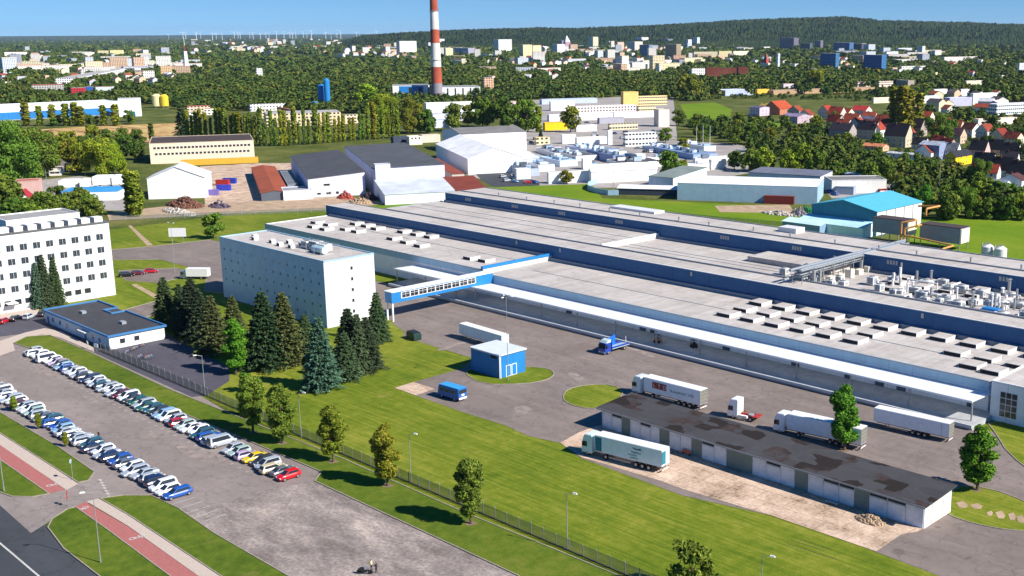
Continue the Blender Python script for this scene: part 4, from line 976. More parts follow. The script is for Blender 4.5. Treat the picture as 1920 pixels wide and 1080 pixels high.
# ------------------------------------------------------------------ cars
def loft(secs, mats, name):
    """secs: (x, half width, z bottom, z shoulder, z top, half width top)"""
    m = MB(); n = 8; rows = []
    for x, w_, zb, zs, zt, wt in secs:
        rows.append([(x, -w_*.9, zb), (x, -w_, zb+.18), (x, -w_, zs), (x, -wt, zt), (x, wt, zt), (x, w_, zs), (x, w_, zb+.18), (x, w_*.9, zb)])
    v = [p for r in rows for p in r]; f = []
    for i in range(len(rows)-1):
        for j in range(n): f.append((i*n+j, i*n+(j+1) % n, (i+1)*n+(j+1) % n, (i+1)*n+j)[::-1])
    f.append(tuple(range(n))); f.append(tuple((len(rows)-1)*n+j for j in range(n))[::-1])
    m.add(v, f); me = m.mesh(name, mats)
    for p in me.polygons: p.use_smooth = False
    return me
def car_kind(key, L_, W_, hood, roofz, cab):   # cab: base rear, roof rear, roof front, base front (x from rear -L/2)
    h = L_/2; w_ = W_/2; t = thing('parked_car', 'x', 'car')
    zb = .28; bz = hood
    secs = [(-h, w_*.8, .38, bz*.72, bz*.9, w_*.7), (-h+.18, w_*.95, zb, bz*.8, bz, w_*.82), (-h+.9, w_, zb-.05, bz*.82, bz+.04, w_*.86), (cab[3]-.1, w_, zb-.05, bz*.82, bz+.02, w_*.86), (h-.55, w_*.97, zb, bz*.74, bz*.88, w_*.82), (h-.12, w_*.86, zb+.03, bz*.62, bz*.74, w_*.7), (h, w_*.72, .4, bz*.55, bz*.62, w_*.6)]
    ob('body', loft(secs, M_PAINT, 'body'), t)
    a, b, c, d = cab; wb, wt = w_*.86, w_*.68; zr = roofz
    m = MB(); m.hexa([(a, -wb, bz-.02), (d, -wb, bz-.04), (d, wb, bz-.04), (a, wb, bz-.02)], [(b, -wt, zr-.03), (c, -wt, zr-.03), (c, wt, zr-.03), (b, wt, zr-.03)])
    m.hexa([(b-.03, -wt-.02, zr-.03), (c+.05, -wt-.02, zr-.03), (c+.05, wt+.02, zr-.03), (b-.03, wt+.02, zr-.03)], [(b+.15, -wt+.12, zr+.03), (c-.15, -wt+.12, zr+.02), (c-.15, wt-.12, zr+.02), (b+.15, wt-.12, zr+.03)])
    m.build('roof', M_PAINT, t)
    def pane(p, q, r, s, name, e):
        c_ = (Vector(p)+Vector(q)+Vector(r)+Vector(s))/4; P = [c_+(Vector(v)-c_)*e for v in (p, q, r, s)]
        nrm = (P[1]-P[0]).cross(P[2]-P[0]).normalized()*.015
        mm = MB(); mm.hexa([tuple(v-nrm) for v in P], [tuple(v+nrm) for v in P]); mm.build(name, M_GLASS, t)
    pane((d, -wb, bz), (d, wb, bz), (c, wt, zr-.03), (c, -wt, zr-.03), 'windscreen', .9)
    pane((a, wb, bz), (a, -wb, bz), (b, -wt, zr-.03), (b, wt, zr-.03), 'rear_window', .86)
    for s in (-1, 1): pane((a+.1, s*wb, bz+.02), (d-.1, s*wb, bz+.02), (c, s*wt, zr-.05), (b, s*wt, zr-.05), 'side_window', .84)
    wm = MB(); wm.cyl((0, -.1, 0), (0, .1, 0), .32, .32, 14, 0); wm.cyl((0, -.115, 0), (0, .115, 0), .2, .2, 10, 1); wm = wm.mesh('wheel', [M_TYRE, M_CHROME])
    for x in (-h+.78, h-.85):
        for s in (-1, 1): ob('wheel', wm, t, None, (x, s*(w_-.09), .32))
    for s in (-1, 1):
        MB().box(h-.26, h-.04, s*w_*.62-.2, s*w_*.62+.2, bz*.62, bz*.74).build('headlight', M_HEAD, t)
        MB().box(-h-.015, -h+.1, s*w_*.66-.13, s*w_*.66+.13, bz*.68, bz*.92).build('tail_light', M_TAIL, t)
    return t
CK = {'hatchback': car_kind('h', 4.0, 1.7, .92, 1.46, (-1.92, -1.55, .25, 1.05)), 'saloon': car_kind('s', 4.5, 1.75, .92, 1.42, (-1.75, -.95, .35, 1.1)),
      'estate': car_kind('e', 4.6, 1.75, .92, 1.47, (-2.2, -1.85, .4, 1.15)), 'people carrier': car_kind('m', 4.4, 1.8, 1.0, 1.68, (-2.1, -1.85, .5, 1.45)), 'van': car_kind('v', 5.0, 1.95, 1.05, 1.95, (-2.45, -2.35, 1.2, 1.85))}
used = set()
CC = {'white': 'e2e5e8', 'silver': 'aab2ba', 'grey': '646a72', 'dark grey': '33373c', 'black': '15161a', 'blue': '2456a8', 'dark blue': '16264c', 'light blue': '8db4d8', 'green': '1d5a4a', 'teal': '2c5c68', 'red': 'b01020', 'bright red': 'd40a1c', 'yellow': 'e2c21a', 'pink': 'b8a4c0', 'maroon': '5e1420', 'pale green': 'a4bcb4', 'beige': 'cbbf9f'}
def car(kind, x, y, rz, colr, label, group):
    t = CK[kind] if kind not in used else copy_tree(CK[kind])
    used.add(kind); t.location = (x, y, .08 if y < 110 else .1); t.rotation_euler = (0, 0, R_(rz)); t.scale = (1.13, 1.1, 1.12); tag(t, label, 'car', group)
    for c in t.children:
        if c.name.startswith(('body', 'roof')): c.color = lin(CC[colr])
    return t
def words(i): return ['one', 'two', 'three', 'four', 'five', 'six', 'seven', 'eight', 'nine', 'ten'][i]
upper = [('hatchback', 'silver'), ('estate', 'white'), ('hatchback', 'white'), ('saloon', 'silver'), ('van', 'white'), ('hatchback', 'white'), ('saloon', 'pink'), ('hatchback', 'grey'), ('hatchback', 'light blue'), ('hatchback', 'blue'), ('saloon', 'silver'), ('hatchback', 'white'),
    ('saloon', 'silver'), ('hatchback', 'dark grey'), ('estate', 'dark blue'), ('hatchback', 'white'), ('saloon', 'silver'), ('hatchback', 'teal'), ('estate', 'silver'), ('hatchback', 'white'), ('saloon', 'silver'), ('hatchback', 'maroon'), ('people carrier', 'white'), ('saloon', 'dark grey'),
    ('hatchback', 'green'), ('estate', 'silver'), ('saloon', 'green'), ('hatchback', 'teal'), ('hatchback', 'dark grey'), ('estate', 'light blue'), ('people carrier', 'white'), ('hatchback', 'silver'), ('hatchback', 'red'), ('hatchback', 'pale green'), ('saloon', 'white'), ('hatchback', 'white'), ('estate', 'teal'), ('estate', 'blue'), ('estate', 'silver'), ('van', 'silver'), None,
    ('hatchback', 'silver'), ('hatchback', 'pale green'), ('hatchback', 'pink'), ('saloon', 'yellow'), ('hatchback', 'dark grey'), ('people carrier', 'silver'), ('estate', 'beige'), ('saloon', 'grey'), ('hatchback', 'bright red')]
N = len(upper)
for i, c in enumerate(upper):
    if not c: continue
    x = -302.6+i*(302.6-179.2)/(N-1)+rnd.uniform(-.12, .12); j = N-1-i
    car(c[0], x, 101.4+rnd.uniform(-.35, .35), (90 if rnd.random() < .22 or c[0] == 'van' else -90)+rnd.uniform(-3, 3), c[1],
        f'{c[1]} {c[0]}, {num(j)} from the concrete lot in the upper row' if j else 'bright red hatchback at the concrete lot end of the upper parked row', 'cars in the upper row along the verge')
lower = [('estate', 'blue'), ('hatchback', 'white'), ('people carrier', 'white'), ('people carrier', 'dark blue'), ('hatchback', 'silver'), ('saloon', 'silver'), ('estate', 'silver'), ('hatchback', 'white'), ('saloon', 'grey'), ('hatchback', 'blue'), ('estate', 'dark blue'), ('saloon', 'silver'), ('hatchback', 'white'),
    ('saloon', 'dark blue'), ('hatchback', 'teal'), ('estate', 'silver'), ('saloon', 'silver'), ('hatchback', 'white'), ('saloon', 'silver'), ('hatchback', 'light blue'), ('hatchback', 'blue'), ('hatchback', 'blue'), ('estate', 'teal'), ('saloon', 'grey'), ('hatchback', 'silver'), ('hatchback', 'pale green'), ('estate', 'white'), ('hatchback', 'silver'), ('saloon', 'maroon'), ('hatchback', 'white'), ('estate', 'silver'), ('hatchback', 'white'), ('saloon', 'silver'), ('people carrier', 'white'), ('hatchback', 'grey'), ('saloon', 'white'), ('hatchback', 'silver'), ('hatchback', 'white')]
for i, c in enumerate(lower):
    x = -186.2-i*2.62+rnd.uniform(-.12, .12)
    car(c[0], x, 83.2+rnd.uniform(-.35, .35)+(-1.2 if i > 14 else 0)*0, (90 if rnd.random() < .3 else -90)+rnd.uniform(-3, 3), c[1], f'{c[1]} {c[0]}, {num(i)} from the entrance in the lower row' if i else 'blue estate car at the entrance end of the lower parked row', 'cars in the lower row along the grass')
for px, pb, rz, k, c, l in ((8, 606, 130, 'hatchback', 'red', 'red hatchback at the left edge in front of the white office'), (30, 601, 130, 'saloon', 'black', 'black saloon beside the red hatchback before the white office'), (55, 598, 130, 'hatchback', 'silver', 'silver hatchback in front of the white office steps'), (84, 592, 130, 'estate', 'dark grey', 'dark grey estate next to the guardhouse end'),
        (238, 519, 60, 'estate', 'black', 'black estate on the visitor parking pad'), (259, 516, 60, 'hatchback', 'maroon', 'dark red hatchback touching the black estate on the visitor pad'), (284, 512, 60, 'hatchback', 'red', 'shiny dark red hatchback alone on the visitor pad')):
    g = G(px, pb); car(k, g.x, g.y, rz, c, l, None)
g = G(258, 322)
# bicycles by the guardhouse
def bicycle(x, y, rz, c, label, grp, z=.1):
    t = thing('bicycle', label, 'bicycle', (x, y, z), R_(rz), grp)
    for dx in (-.52, .52):
        m = MB(); 
        for k in range(12):
            a, b = 2*math.pi*k/12, 2*math.pi*(k+1)/12; m.bar((dx+math.cos(a)*.33, 0, .34+math.sin(a)*.33), (dx+math.cos(b)*.33, 0, .34+math.sin(b)*.33), .025)
        m.build('wheel', M_TYRE, t)
    m = MB()
    for a, b in (((-.52, 0, .34), (-.1, 0, .3)), ((-.1, 0, .3), (-.2, 0, .9)), ((-.52, 0, .34), (-.18, 0, .75)), ((-.18, 0, .75), (.4, 0, .85)), ((-.1, 0, .3), (.4, 0, .8)), ((.38, 0, 1.), (.52, 0, .34))): m.bar(a, b, .035)
    m.build('frame', M_METAL, t, c)
    MB().box(-.32, -.08, -.08, .08, .92, .98).build('saddle', M_TYRE, t); MB().bar((.36, -.28, 1.02), (.36, .28, 1.02), .025).build('handlebar', M_CHROME, t)
pal = ['c8ccd0', '3060a0', '202428', 'a02020', 'd0d4d8', '4c7050']
for k in range(20):
    g = G(238+k*2.9 if k < 12 else 262+(k-12)*3.3, 663-(k % 12)*1.2 if k < 12 else 672+(k % 3)*2)
    bicycle(g.x, g.y, rnd.uniform(70, 110) if k < 12 else rnd.uniform(60, 100), pal[k % 6], 'bicycle in the crowded rack along the guardhouse end wall' if k < 12 else 'bicycle in the loose cluster standing on the forecourt asphalt', 'bicycles by the guardhouse wall' if k < 12 else 'bicycles clustered on the forecourt')

# ------------------------------------------------------------------ lorries
def text(parent, s, x, y, z, size, mat, rz=0, name='lettering', ext=.01):
    c = bpy.data.curves.new(name, 'FONT'); c.body = s; c.size = size; c.extrude = ext; c.align_x = 'LEFT'; c.materials.append(mat)
    q = bpy.data.objects.new('tmp', c); COL.objects.link(q); dg = bpy.context.evaluated_depsgraph_get(); me = bpy.data.meshes.new_from_object(q.evaluated_get(dg)); bpy.data.objects.remove(q)
    me.name = name; o = bpy.data.objects.new(name, me); COL.objects.link(o); o.parent = parent; o.location = (x, y, z); o.rotation_euler = (math.pi/2, 0, rz); return o
def wheel_big(t, x, y, r=.5, w_=.32):
    m = MB(); m.cyl((0, -w_/2, 0), (0, w_/2, 0), r, r, 18, 0); m.cyl((0, -w_/2-.02, 0), (0, w_/2+.02, 0), r*.55, r*.55, 12, 1); ob('wheel', m.mesh('wheel', [M_TYRE, M_CHROME]), t, None, (x, y, r))
def cab(t, c='f2f4f4', x0=0, h=3.75, tall=True, lower=None):
    """cab from x0 (front) to x0+2.3, y 0..2.5"""
    m = MB(); pts = [(x0, .45), (x0, 1.3), (x0+.12, 2.1), (x0+.32, 3.0), (x0+.75, h), (x0+2.25, h), (x0+2.25, .45)]
    m.prism(pts, .03, 2.47, 'y'); bm_ = m.mesh('cab', [M_PAINT]); bevel(bm_, .08, 2); ob('cab', bm_, t, c)
    m = MB(); m.hexa([(x0+.05, .2, 1.55), (x0+.3, .2, 1.55), (x0+.3, 2.3, 1.55), (x0+.05, 2.3, 1.55)], [(x0+.3, .25, 2.8), (x0+.5, .25, 2.8), (x0+.5, 2.25, 2.8), (x0+.3, 2.25, 2.8)]); 
    ob('windscreen', m.mesh('windscreen', M_GLASS), t, None, (-.07, 0, 0))
    for y in (0, 2.5): MB().prism([(x0+.3, 1.6), (x0+1.25, 1.6), (x0+1.25, 2.5), (x0+.5, 2.5)], y-.01 if y else -.0, y+.0 if y else .035, 'y').build('side_window', M_GLASS, t)
    MB().box(x0-.06, x0+.2, .1, 2.4, .35, .85).build('bumper', M_FLASH, t)
    for y in (.3, 1.9): MB().box(x0-.09, x0-.05, y, y+.4, .55, .8).build('headlight', M_HEAD, t)
    for y in (-.28, 2.6): MB().box(x0+.35, x0+.5, y, y+.16, 1.7, 2.5).build('mirror', M_DARK, t)
def chassis(t, a, b, c='3a3a3c'):
    m = MB(); m.box(a, b, .75, 1.05, .75, 1.0); m.box(a, b, 1.45, 1.75, .75, 1.0); m.build('chassis', M_METAL, t, c)
def trailer(t, x0, L_=13.6, rear='frame', c='f0f2f2', z0=1.15, z1=4.0, axles=(8.6, 9.9, 11.2)):
    m = MB(); m.box(x0, x0+L_, .0, 2.5, z0, z1); bm_ = m.mesh('trailer_box', M_METAL); bevel(bm_, .04, 1); ob('trailer_box', bm_, t, c)
    MB().box(x0+.05, x0+L_-.05, .05, 2.45, z1+.002, z1+.04).build('trailer_roof', M_WHITE, t)
    chassis(t, x0+.4, x0+L_-.2)
    for a in axles:
        for y in (.2, 2.3): wheel_big(t, x0+a, y)
    m = MB(); m.box(x0+L_-.1, x0+L_, .2, 2.3, .45, .62); m.build('bumper', M_WHITE, t)
    for y in (.25, 2.0): MB().box(x0+L_, x0+L_+.03, y, y+.3, .66, .85).build('tail_light', M_TAIL, t)
    m = MB(); fx = x0+L_
    for y in (0, 1.25, 2.44): m.box(fx, fx+.05, y, y+.06, z0, z1)
    for z in (z0, z1-.08): m.box(fx, fx+.05, .06, 2.44, z, z+.08)
    m.build('door_frame', M_FLASH, t)
    if rear == 'open':
        MB().box(fx-.0, fx+.02, .08, 2.42, z0+.1, z1-.1).build('rear_opening', flat('cargo_inside', (.2, .19, .15), .8), t)
        m = MB(); 
        for z in (z0+.75, z0+1.45, z0+2.1): m.box(fx+.02, fx+.06, .1, 2.4, z, z+.06)
        m.build('load_bar', M_STEEL, t)
    MB().box(x0+3, x0+7.6, -.02, .05, .5, .75).build('side_guard', M_STEEL, t)
    for y in (.5, 1.9): MB().box(x0+2.4, x0+2.55, y, y+.15, 0, .8).build('landing_leg', M_STEEL, t)
def place(name, label, p0, p1, cat='lorry'):
    a, b = G(*p0), G(*p1); ang = math.atan2(b.y-a.y, b.x-a.x); return thing(name, label, cat, (a.x, a.y, .1), ang), (b-a).length
t, l = place('articulated_lorry', 'white articulated lorry with three red letter tiles on its side behind the garages', (1184, 738), (1312, 772))
cab(t, 'dfe8ee'); chassis(t, 1, 6.5)
for x, y in ((1.3, .2), (1.3, 2.3), (5.2, .2), (5.2, 2.3)): wheel_big(t, x, y)
trailer(t, 2.9, 13.6, 'open', 'e8f2f4'); t.scale = (l/16.5, 1.12, 1.14)
MB().box(2.9, 3.05, -.012, .0, 1.2, 3.95).build('corner_trim', flat('dark_teal_trim', (.03, .12, .16), .5), t)
bk = MB()
for k in range(3): bk.box(5.2+k*1.15, 6.3+k*1.15, -.03, -.001, 2.25, 3.5)
lg = bk.build('logo', flat('logo_black', (.03, .02, .03), .5), t)
for k, ch in enumerate('LTD'):
    MB().box(5.27+k*1.15, 6.23+k*1.15, -.045, -.03, 2.33, 3.42).build('logo_tile', M_RED, t); text(t, ch, 5.45+k*1.15, -.05, 2.5, 1.05, M_WHITE)
text(t, 'TRANSPORT', 9.3, -.02, 2.25, .72, flat('letter_teal', (.05, .22, .25), .5)); text(t, 'LTD', 13.7, -.02, 2.3, .75, flat('letter_navy', (.02, .03, .07), .5))
text(t, 'www', 7, -.02, 1.5, .4, flat('letter_teal', (.05, .22, .25), .5)) if False else None
t, l = place('articulated_lorry', 'white articulated lorry with teal door and lettering before the garage doors', (1090, 852), (1240, 890))
cab(t, 'd6ecee'); chassis(t, 1, 6.5)
for x, y in ((1.3, .2), (1.3, 2.3), (5.2, .2), (5.2, 2.3)): wheel_big(t, x, y)
trailer(t, 2.9, 13.8, 'closed', 'e4f4f6'); t.scale = (l/16.7, 1.12, 1.14)
MB().box(3.05, 4.4, -.012, .0, 1.3, 3.7).build('side_panel', flat('teal_panel', (.02, .2, .28), .5), t)
MB().box(16.75, 16.79, .15, 1.1, 1.5, 3.7).build('side_panel', flat('teal_panel', (.02, .2, .28), .5), t)
tm = flat('letter_teal', (.05, .22, .25), .5)
text(t, 'logistics', 10.6, -.02, 2.45, .62, tm); text(t, 'transport', 9.9, -.02, 1.95, .5, tm); text(t, 'spedition', 10.3, -.02, 1.5, .45, tm)
m = MB(); m.bar((10.9, -.02, 3.35), (11.8, -.02, 3.2), .1); m.bar((11.8, -.02, 3.2), (12.6, -.02, 3.4), .1); m.bar((11.3, -.02, 3.15), (13., -.02, 3.15), .05); m.build('logo', flat('letter_navy', (.02, .03, .07), .5), t)
t, l = place('articulated_lorry', 'plain white articulated lorry with open rear, half behind the bright green tree', (1449, 811), (1613, 848))
cab(t, 'eef2f4'); chassis(t, 1, 6.5)
for x, y in ((1.3, .2), (1.3, 2.3), (5.2, .2), (5.2, 2.3)): wheel_big(t, x, y)
trailer(t, 2.9, 14.6, 'open', 'eef3f5'); t.scale = (l/17.5, 1.12, 1.14)
t, l = place('tractor_unit', 'white lorry tractor unit with a bare red chassis and no trailer', (1363, 784), (1427, 797))
cab(t, 'f4f6f6', h=3.8); t.scale = (1.1, 1.12, 1.14); m = MB(); m.box(2.2, 6.2, .7, 1.0, .7, .98); m.box(2.2, 6.2, 1.5, 1.8, .7, .98); m.box(5.2, 6.4, .1, 2.4, .98, 1.1); m.build('chassis', M_RED, t)
for x, y in ((1.3, .2), (1.3, 2.3), (4.9, .2), (4.9, 2.3)): wheel_big(t, x, y)
MB().cyl((4.6, 1.25, 1.0), (4.6, 1.25, 1.15), .55, .55, 14).build('fifth_wheel', M_FLASH, t)
m = MB(); m.box(2.4, 4.2, .0, .5, .5, 1.); m.build('fuel_tank', M_WHITE, t); m = MB(); m.bar((2.5, .9, 1.1), (3.6, .9, 1.9), .12); m.bar((2.5, 1.5, 1.2), (3.7, 1.4, 1.5), .12); m.build('air_hose', flat('orange_hose', (.5, .16, .05), .5), t)
t, l = place('lorry_trailer', 'long plain white trailer parked beside the dock near the factory end', (1637, 800), (1773, 831), 'trailer')
trailer(t, 0, 16.2, 'open', 'e9eef2'); MB().box(14.6, 14.66, -.012, 0, 1.2, 3.95).build('side_panel', M_FLASH, t)
t = thing('lorry_trailer', 'white trailer standing behind the blue substation', 'trailer', (-233.4, 185.1, .1), R_(-2.5)); trailer(t, 0, 18.2, 'closed', 'd8eef2', z1=4.0, axles=(12, 13.3, 14.6))
# blue flatbed lorry at the dock
t = thing('flatbed_lorry', 'blue flatbed lorry with a tilted side panel backed up to the dock', 'lorry', (-196.8, 199.4, .1), R_(94))
t.rotation_euler = (0, 0, R_(90)); t.location = (-192.6, 199.2, .1)
cab(t, '1a3f9e', h=3.0); chassis(t, 1, 9)
MB().prism([(.5, 3.), (2.3, 3.), (2.3, 3.75), (1.1, 3.6)], .15, 2.35, 'y').build('wind_deflector', M_METAL, t, 'b9cfd0')
MB().box(2.6, 9, 0, 2.5, 1.05, 1.25).build('flatbed', flat('flatbed_floor', (.35, .45, .5), .7), t)
for y in (0, 2.44): MB().box(2.6, 9, y, y+.06, 1.26, 1.7).build('side_board', M_METAL, t, '1a3f9e')
MB().box(2.6, 2.7, 0.1, 2.4, 1.26, 3.6).build('headboard', M_METAL, t, '1060d8'); MB().prism([(2.7, 1.3), (6.0, 1.3), (6., 4.0), (2.7, 3.2)], 2.2, 2.3, 'y').build('tilt_panel', M_METAL, t, '1a6cf0')
MB().box(8.9, 9, 1.2, 1.3, 1.26, 3.1).build('stake', M_WHITE, t)
for x, y in ((1.3, .2), (1.3, 2.3), (7.2, .2), (7.2, 2.3)): wheel_big(t, x, y)
# blue box van on the grass edge
t = thing('box_van', 'blue box van with a white marked rear end at the lawn edge', 'van', (-197.4, 149.8, .1), R_(3))
m = MB(); m.prism([(0, .55), (0, 1.5), (.3, 2.6), (.6, 3.), (7., 3.), (7., .55)], 0, 2.6, 'y'); me = m.mesh('body', M_METAL); bevel(me, .1, 2); ob('body', me, t, '1b66b0')
MB().box(.5, 6.9, .1, 2.5, 3.01, 3.08).build('roof', M_METAL, t, '3f9ad8')
MB().box(7.0, 7.06, .15, 2.45, .55, 1.0).build('bumper', M_WHITE, t); MB().box(7.0, 7.03, .2, 2.4, 1.9, 2.7).build('rear_window', M_GLASS, t)
m = MB(); m.box(7.03, 7.05, .9, 1.7, 1.3, 1.75); m.build('emblem', M_WHITE, t)
for x in (.9, 2.6, 4.3): MB().box(x, x+1.3, -.02, .0, 1.7, 2.4).build('side_window', M_GLASS, t)
for y in (.2, 2.4):
    wheel_big(t, 1.3, y, .42); wheel_big(t, 5.6, y, .42)
    MB().box(7.03, 7.07, y-.1, y+.1, 1.05, 1.4).build('tail_light', M_TAIL, t)
# white box lorry on the visitor pad
g = G(338, 524); t = thing('box_lorry', 'white box lorry parked on the visitor pad beyond the conifers', 'lorry', (g.x, g.y, .1), R_(40)); cab(t, '5a6a72', h=2.6)
MB().box(2.1, 9.5, -.05, 2.45, .95, 3.6).build('cargo_box', M_WHITE, t); chassis(t, 1, 9.3)
for x, y in ((1.3, .2), (1.3, 2.3), (7.2, .2), (7.2, 2.3)): wheel_big(t, x, y, .45)
# dark green skip, forklifts
g = G(762, 634); t = thing('skip', 'dark green covered waste container beside the lawn corner under the bridge', 'container', (g.x, g.y, .1), R_(-10))
m = MB(); m.prism([(0, .2), (.3, 0), (4.2, 0), (4.6, .3), (4.6, 1.6), (4.2, 1.9), (.4, 1.9), (0, 1.5)], 0, 2.2, 'y'); me = m.mesh('body', M_METAL); ob('body', me, t, '1c3a34')
MB().box(.5, 4.1, .1, 2.1, 1.91, 2.1).build('lid', M_METAL, t, '14201e')
def forklift(x, y, rz, c, label):
    t = thing('forklift', label, 'forklift', (x, y, 1.12), R_(rz))
    me = MB().box(-.9, .9, -.55, .55, .3, 1.05).mesh('body', M_METAL); bevel(me, .08, 2); ob('body', me, t, c)
    m = MB()
    for a in (-.7, .5):
        for b in (-.5, .5): m.bar((a, b, 1.05), (a*.9, b, 2.1), .06)
    m.box(-.75, .6, -.55, .55, 2.1, 2.16); m.build('cab_frame', M_DARK, t)
    MB().box(-.5, 0, -.25, .25, 1.05, 1.5).build('seat', M_DARK, t)
    m = MB()
    for b in (-.4, .4): m.box(.95, 1.08, b-.06, b+.06, .1, 2.4)
    m.box(.96, 1.07, -.4, .4, 1.2, 1.3); m.build('mast', M_STEEL, t)
    for b in (-.35, .35): MB().box(1.08, 2.1, b-.06, b+.06, .12, .18).build('fork', M_STEEL, t)
    for a in (-.6, .6):
        for b in (-.55, .55): o = MB().cyl((0, -.12, 0), (0, .12, 0), .32, .32, 12).build('wheel', M_TYRE, t, loc=(a, b, .32))
forklift(-188.5, 214.5, 20, 'd07a18', 'orange forklift under the dock canopy beside the blue flatbed'); forklift(-178.5, 217.2, 160, '3a2a22', 'dark forklift in the canopy shade along the wall')
g = G(1287, 853)
t = thing('traffic_barrier', 'small orange barrier against the garage doors', 'barrier', (g.x, g.y, .13), 0); MB().box(-1, 1, -.05, .05, .3, .9).build('panel', flat('orange_paint', (.7, .14, .04), .6), t)
for x in (-.8, .8): MB().box(x-.05, x+.05, -.3, .3, 0, .3).build('foot', M_DARK, t)
g = G(1560, 947); t = thing('bench', 'weathered blue grey bench box against the garage doors', 'bench', (g.x, g.y, .13)); MB().box(-1.2, 1.2, -.4, .4, .45, .55).build('seat', flat('faded_blue', (.3, .42, .45), .7), t)
for x in (-1., 1.): MB().box(x-.08, x+.08, -.35, .35, 0, .45).build('leg', M_FLASH, t)
def heap(name, label, cat, px, py, r, h, mat, n=240, seed=1, sq=.6):
    g = np.random.default_rng(seed); m = MB()
    for k in range(n):
        a = g.random()*6.28; q = np.sqrt(g.random()); x, y = math.cos(a)*q*r, math.sin(a)*q*r*sq; z = h*(1-q)*g.random()
        s = .18*(r/2)**.5*(.5+g.random()); m.hexa([(x+i*s+g.normal()*s*.3, y+j*s+g.normal()*s*.3, z) for i, j in ((-1, -1), (1, -1), (1, 1), (-1, 1))], [(x+i*s*.6+g.normal()*s*.3, y+j*s*.6, z+s*1.2) for i, j in ((-1, -1), (1, -1), (1, 1), (-1, 1))])
    p = G(px, py); return tag(m.build(name, mat, None, loc=(p.x, p.y, .05)), label, cat)
heap('sand_heap', 'pale sandy heap spilled at the far end of the garage apron', 'heap', 1632, 978, 2.6, 1.2, M_SAND, 260, 1)
heap('scrap_heap', 'brown rusty scrap heap in front of the white barn', 'scrap heap', 347, 386, 13, 5, flat('rusty_scrap', (.22, .1, .07), .9, 0, .6, .3), 700, 2, .5)
heap('scrap_heap', 'purple grey scrap heap beside the brown one in the yard', 'scrap heap', 412, 388, 7, 3.5, flat('mauve_scrap', (.16, .12, .17), .9, 0, .5, .4), 300, 3)
heap('scrap_heap', 'red scrap heap against the lilac wall of the dark roofed hall', 'scrap heap', 648, 372, 5.5, 4.5, flat('red_scrap', (.5, .1, .07), .8, 0, .5, .4), 340, 4)
heap('rubble_heap', 'cream rubble heap beside the red scrap', 'rubble heap', 676, 379, 7, 2.4, M_SAND, 300, 5)
heap('rubble_heap', 'pale rubble heap along the back boundary track', 'rubble heap', 335, 399, 14, 1.6, flat('pale_rubble', (.55, .5, .44), .9, 0, .4, .4), 500, 6, .25)
heap('rubble_heap', 'dark slag heap behind the rubble by the lilac hall', 'rubble heap', 692, 373, 7, 4., flat('dark_slag', (.06, .045, .05), .9), 320, 7)
heap('scrap_heap', 'mixed white and purple scrap pile behind the teal shed', 'scrap heap', 1498, 404, 5, 4.5, flat('mixed_scrap', (.42, .38, .44), .8, 0, .7, .25), 300, 8)
heap('scrap_heap', 'green netting pile beside the teal hall corner', 'scrap heap', 1512, 398, 3.2, 5, flat('green_net', (.02, .3, .1), .8, 0, .5, .25), 200, 9)
heap('rubble_heap', 'pale debris scattered on the grass before the long white hall', 'rubble heap', 1462, 402, 9, 1.4, flat('pale_rubble', (.55, .5, .44), .9, 0, .4, .4), 260, 10, .4)

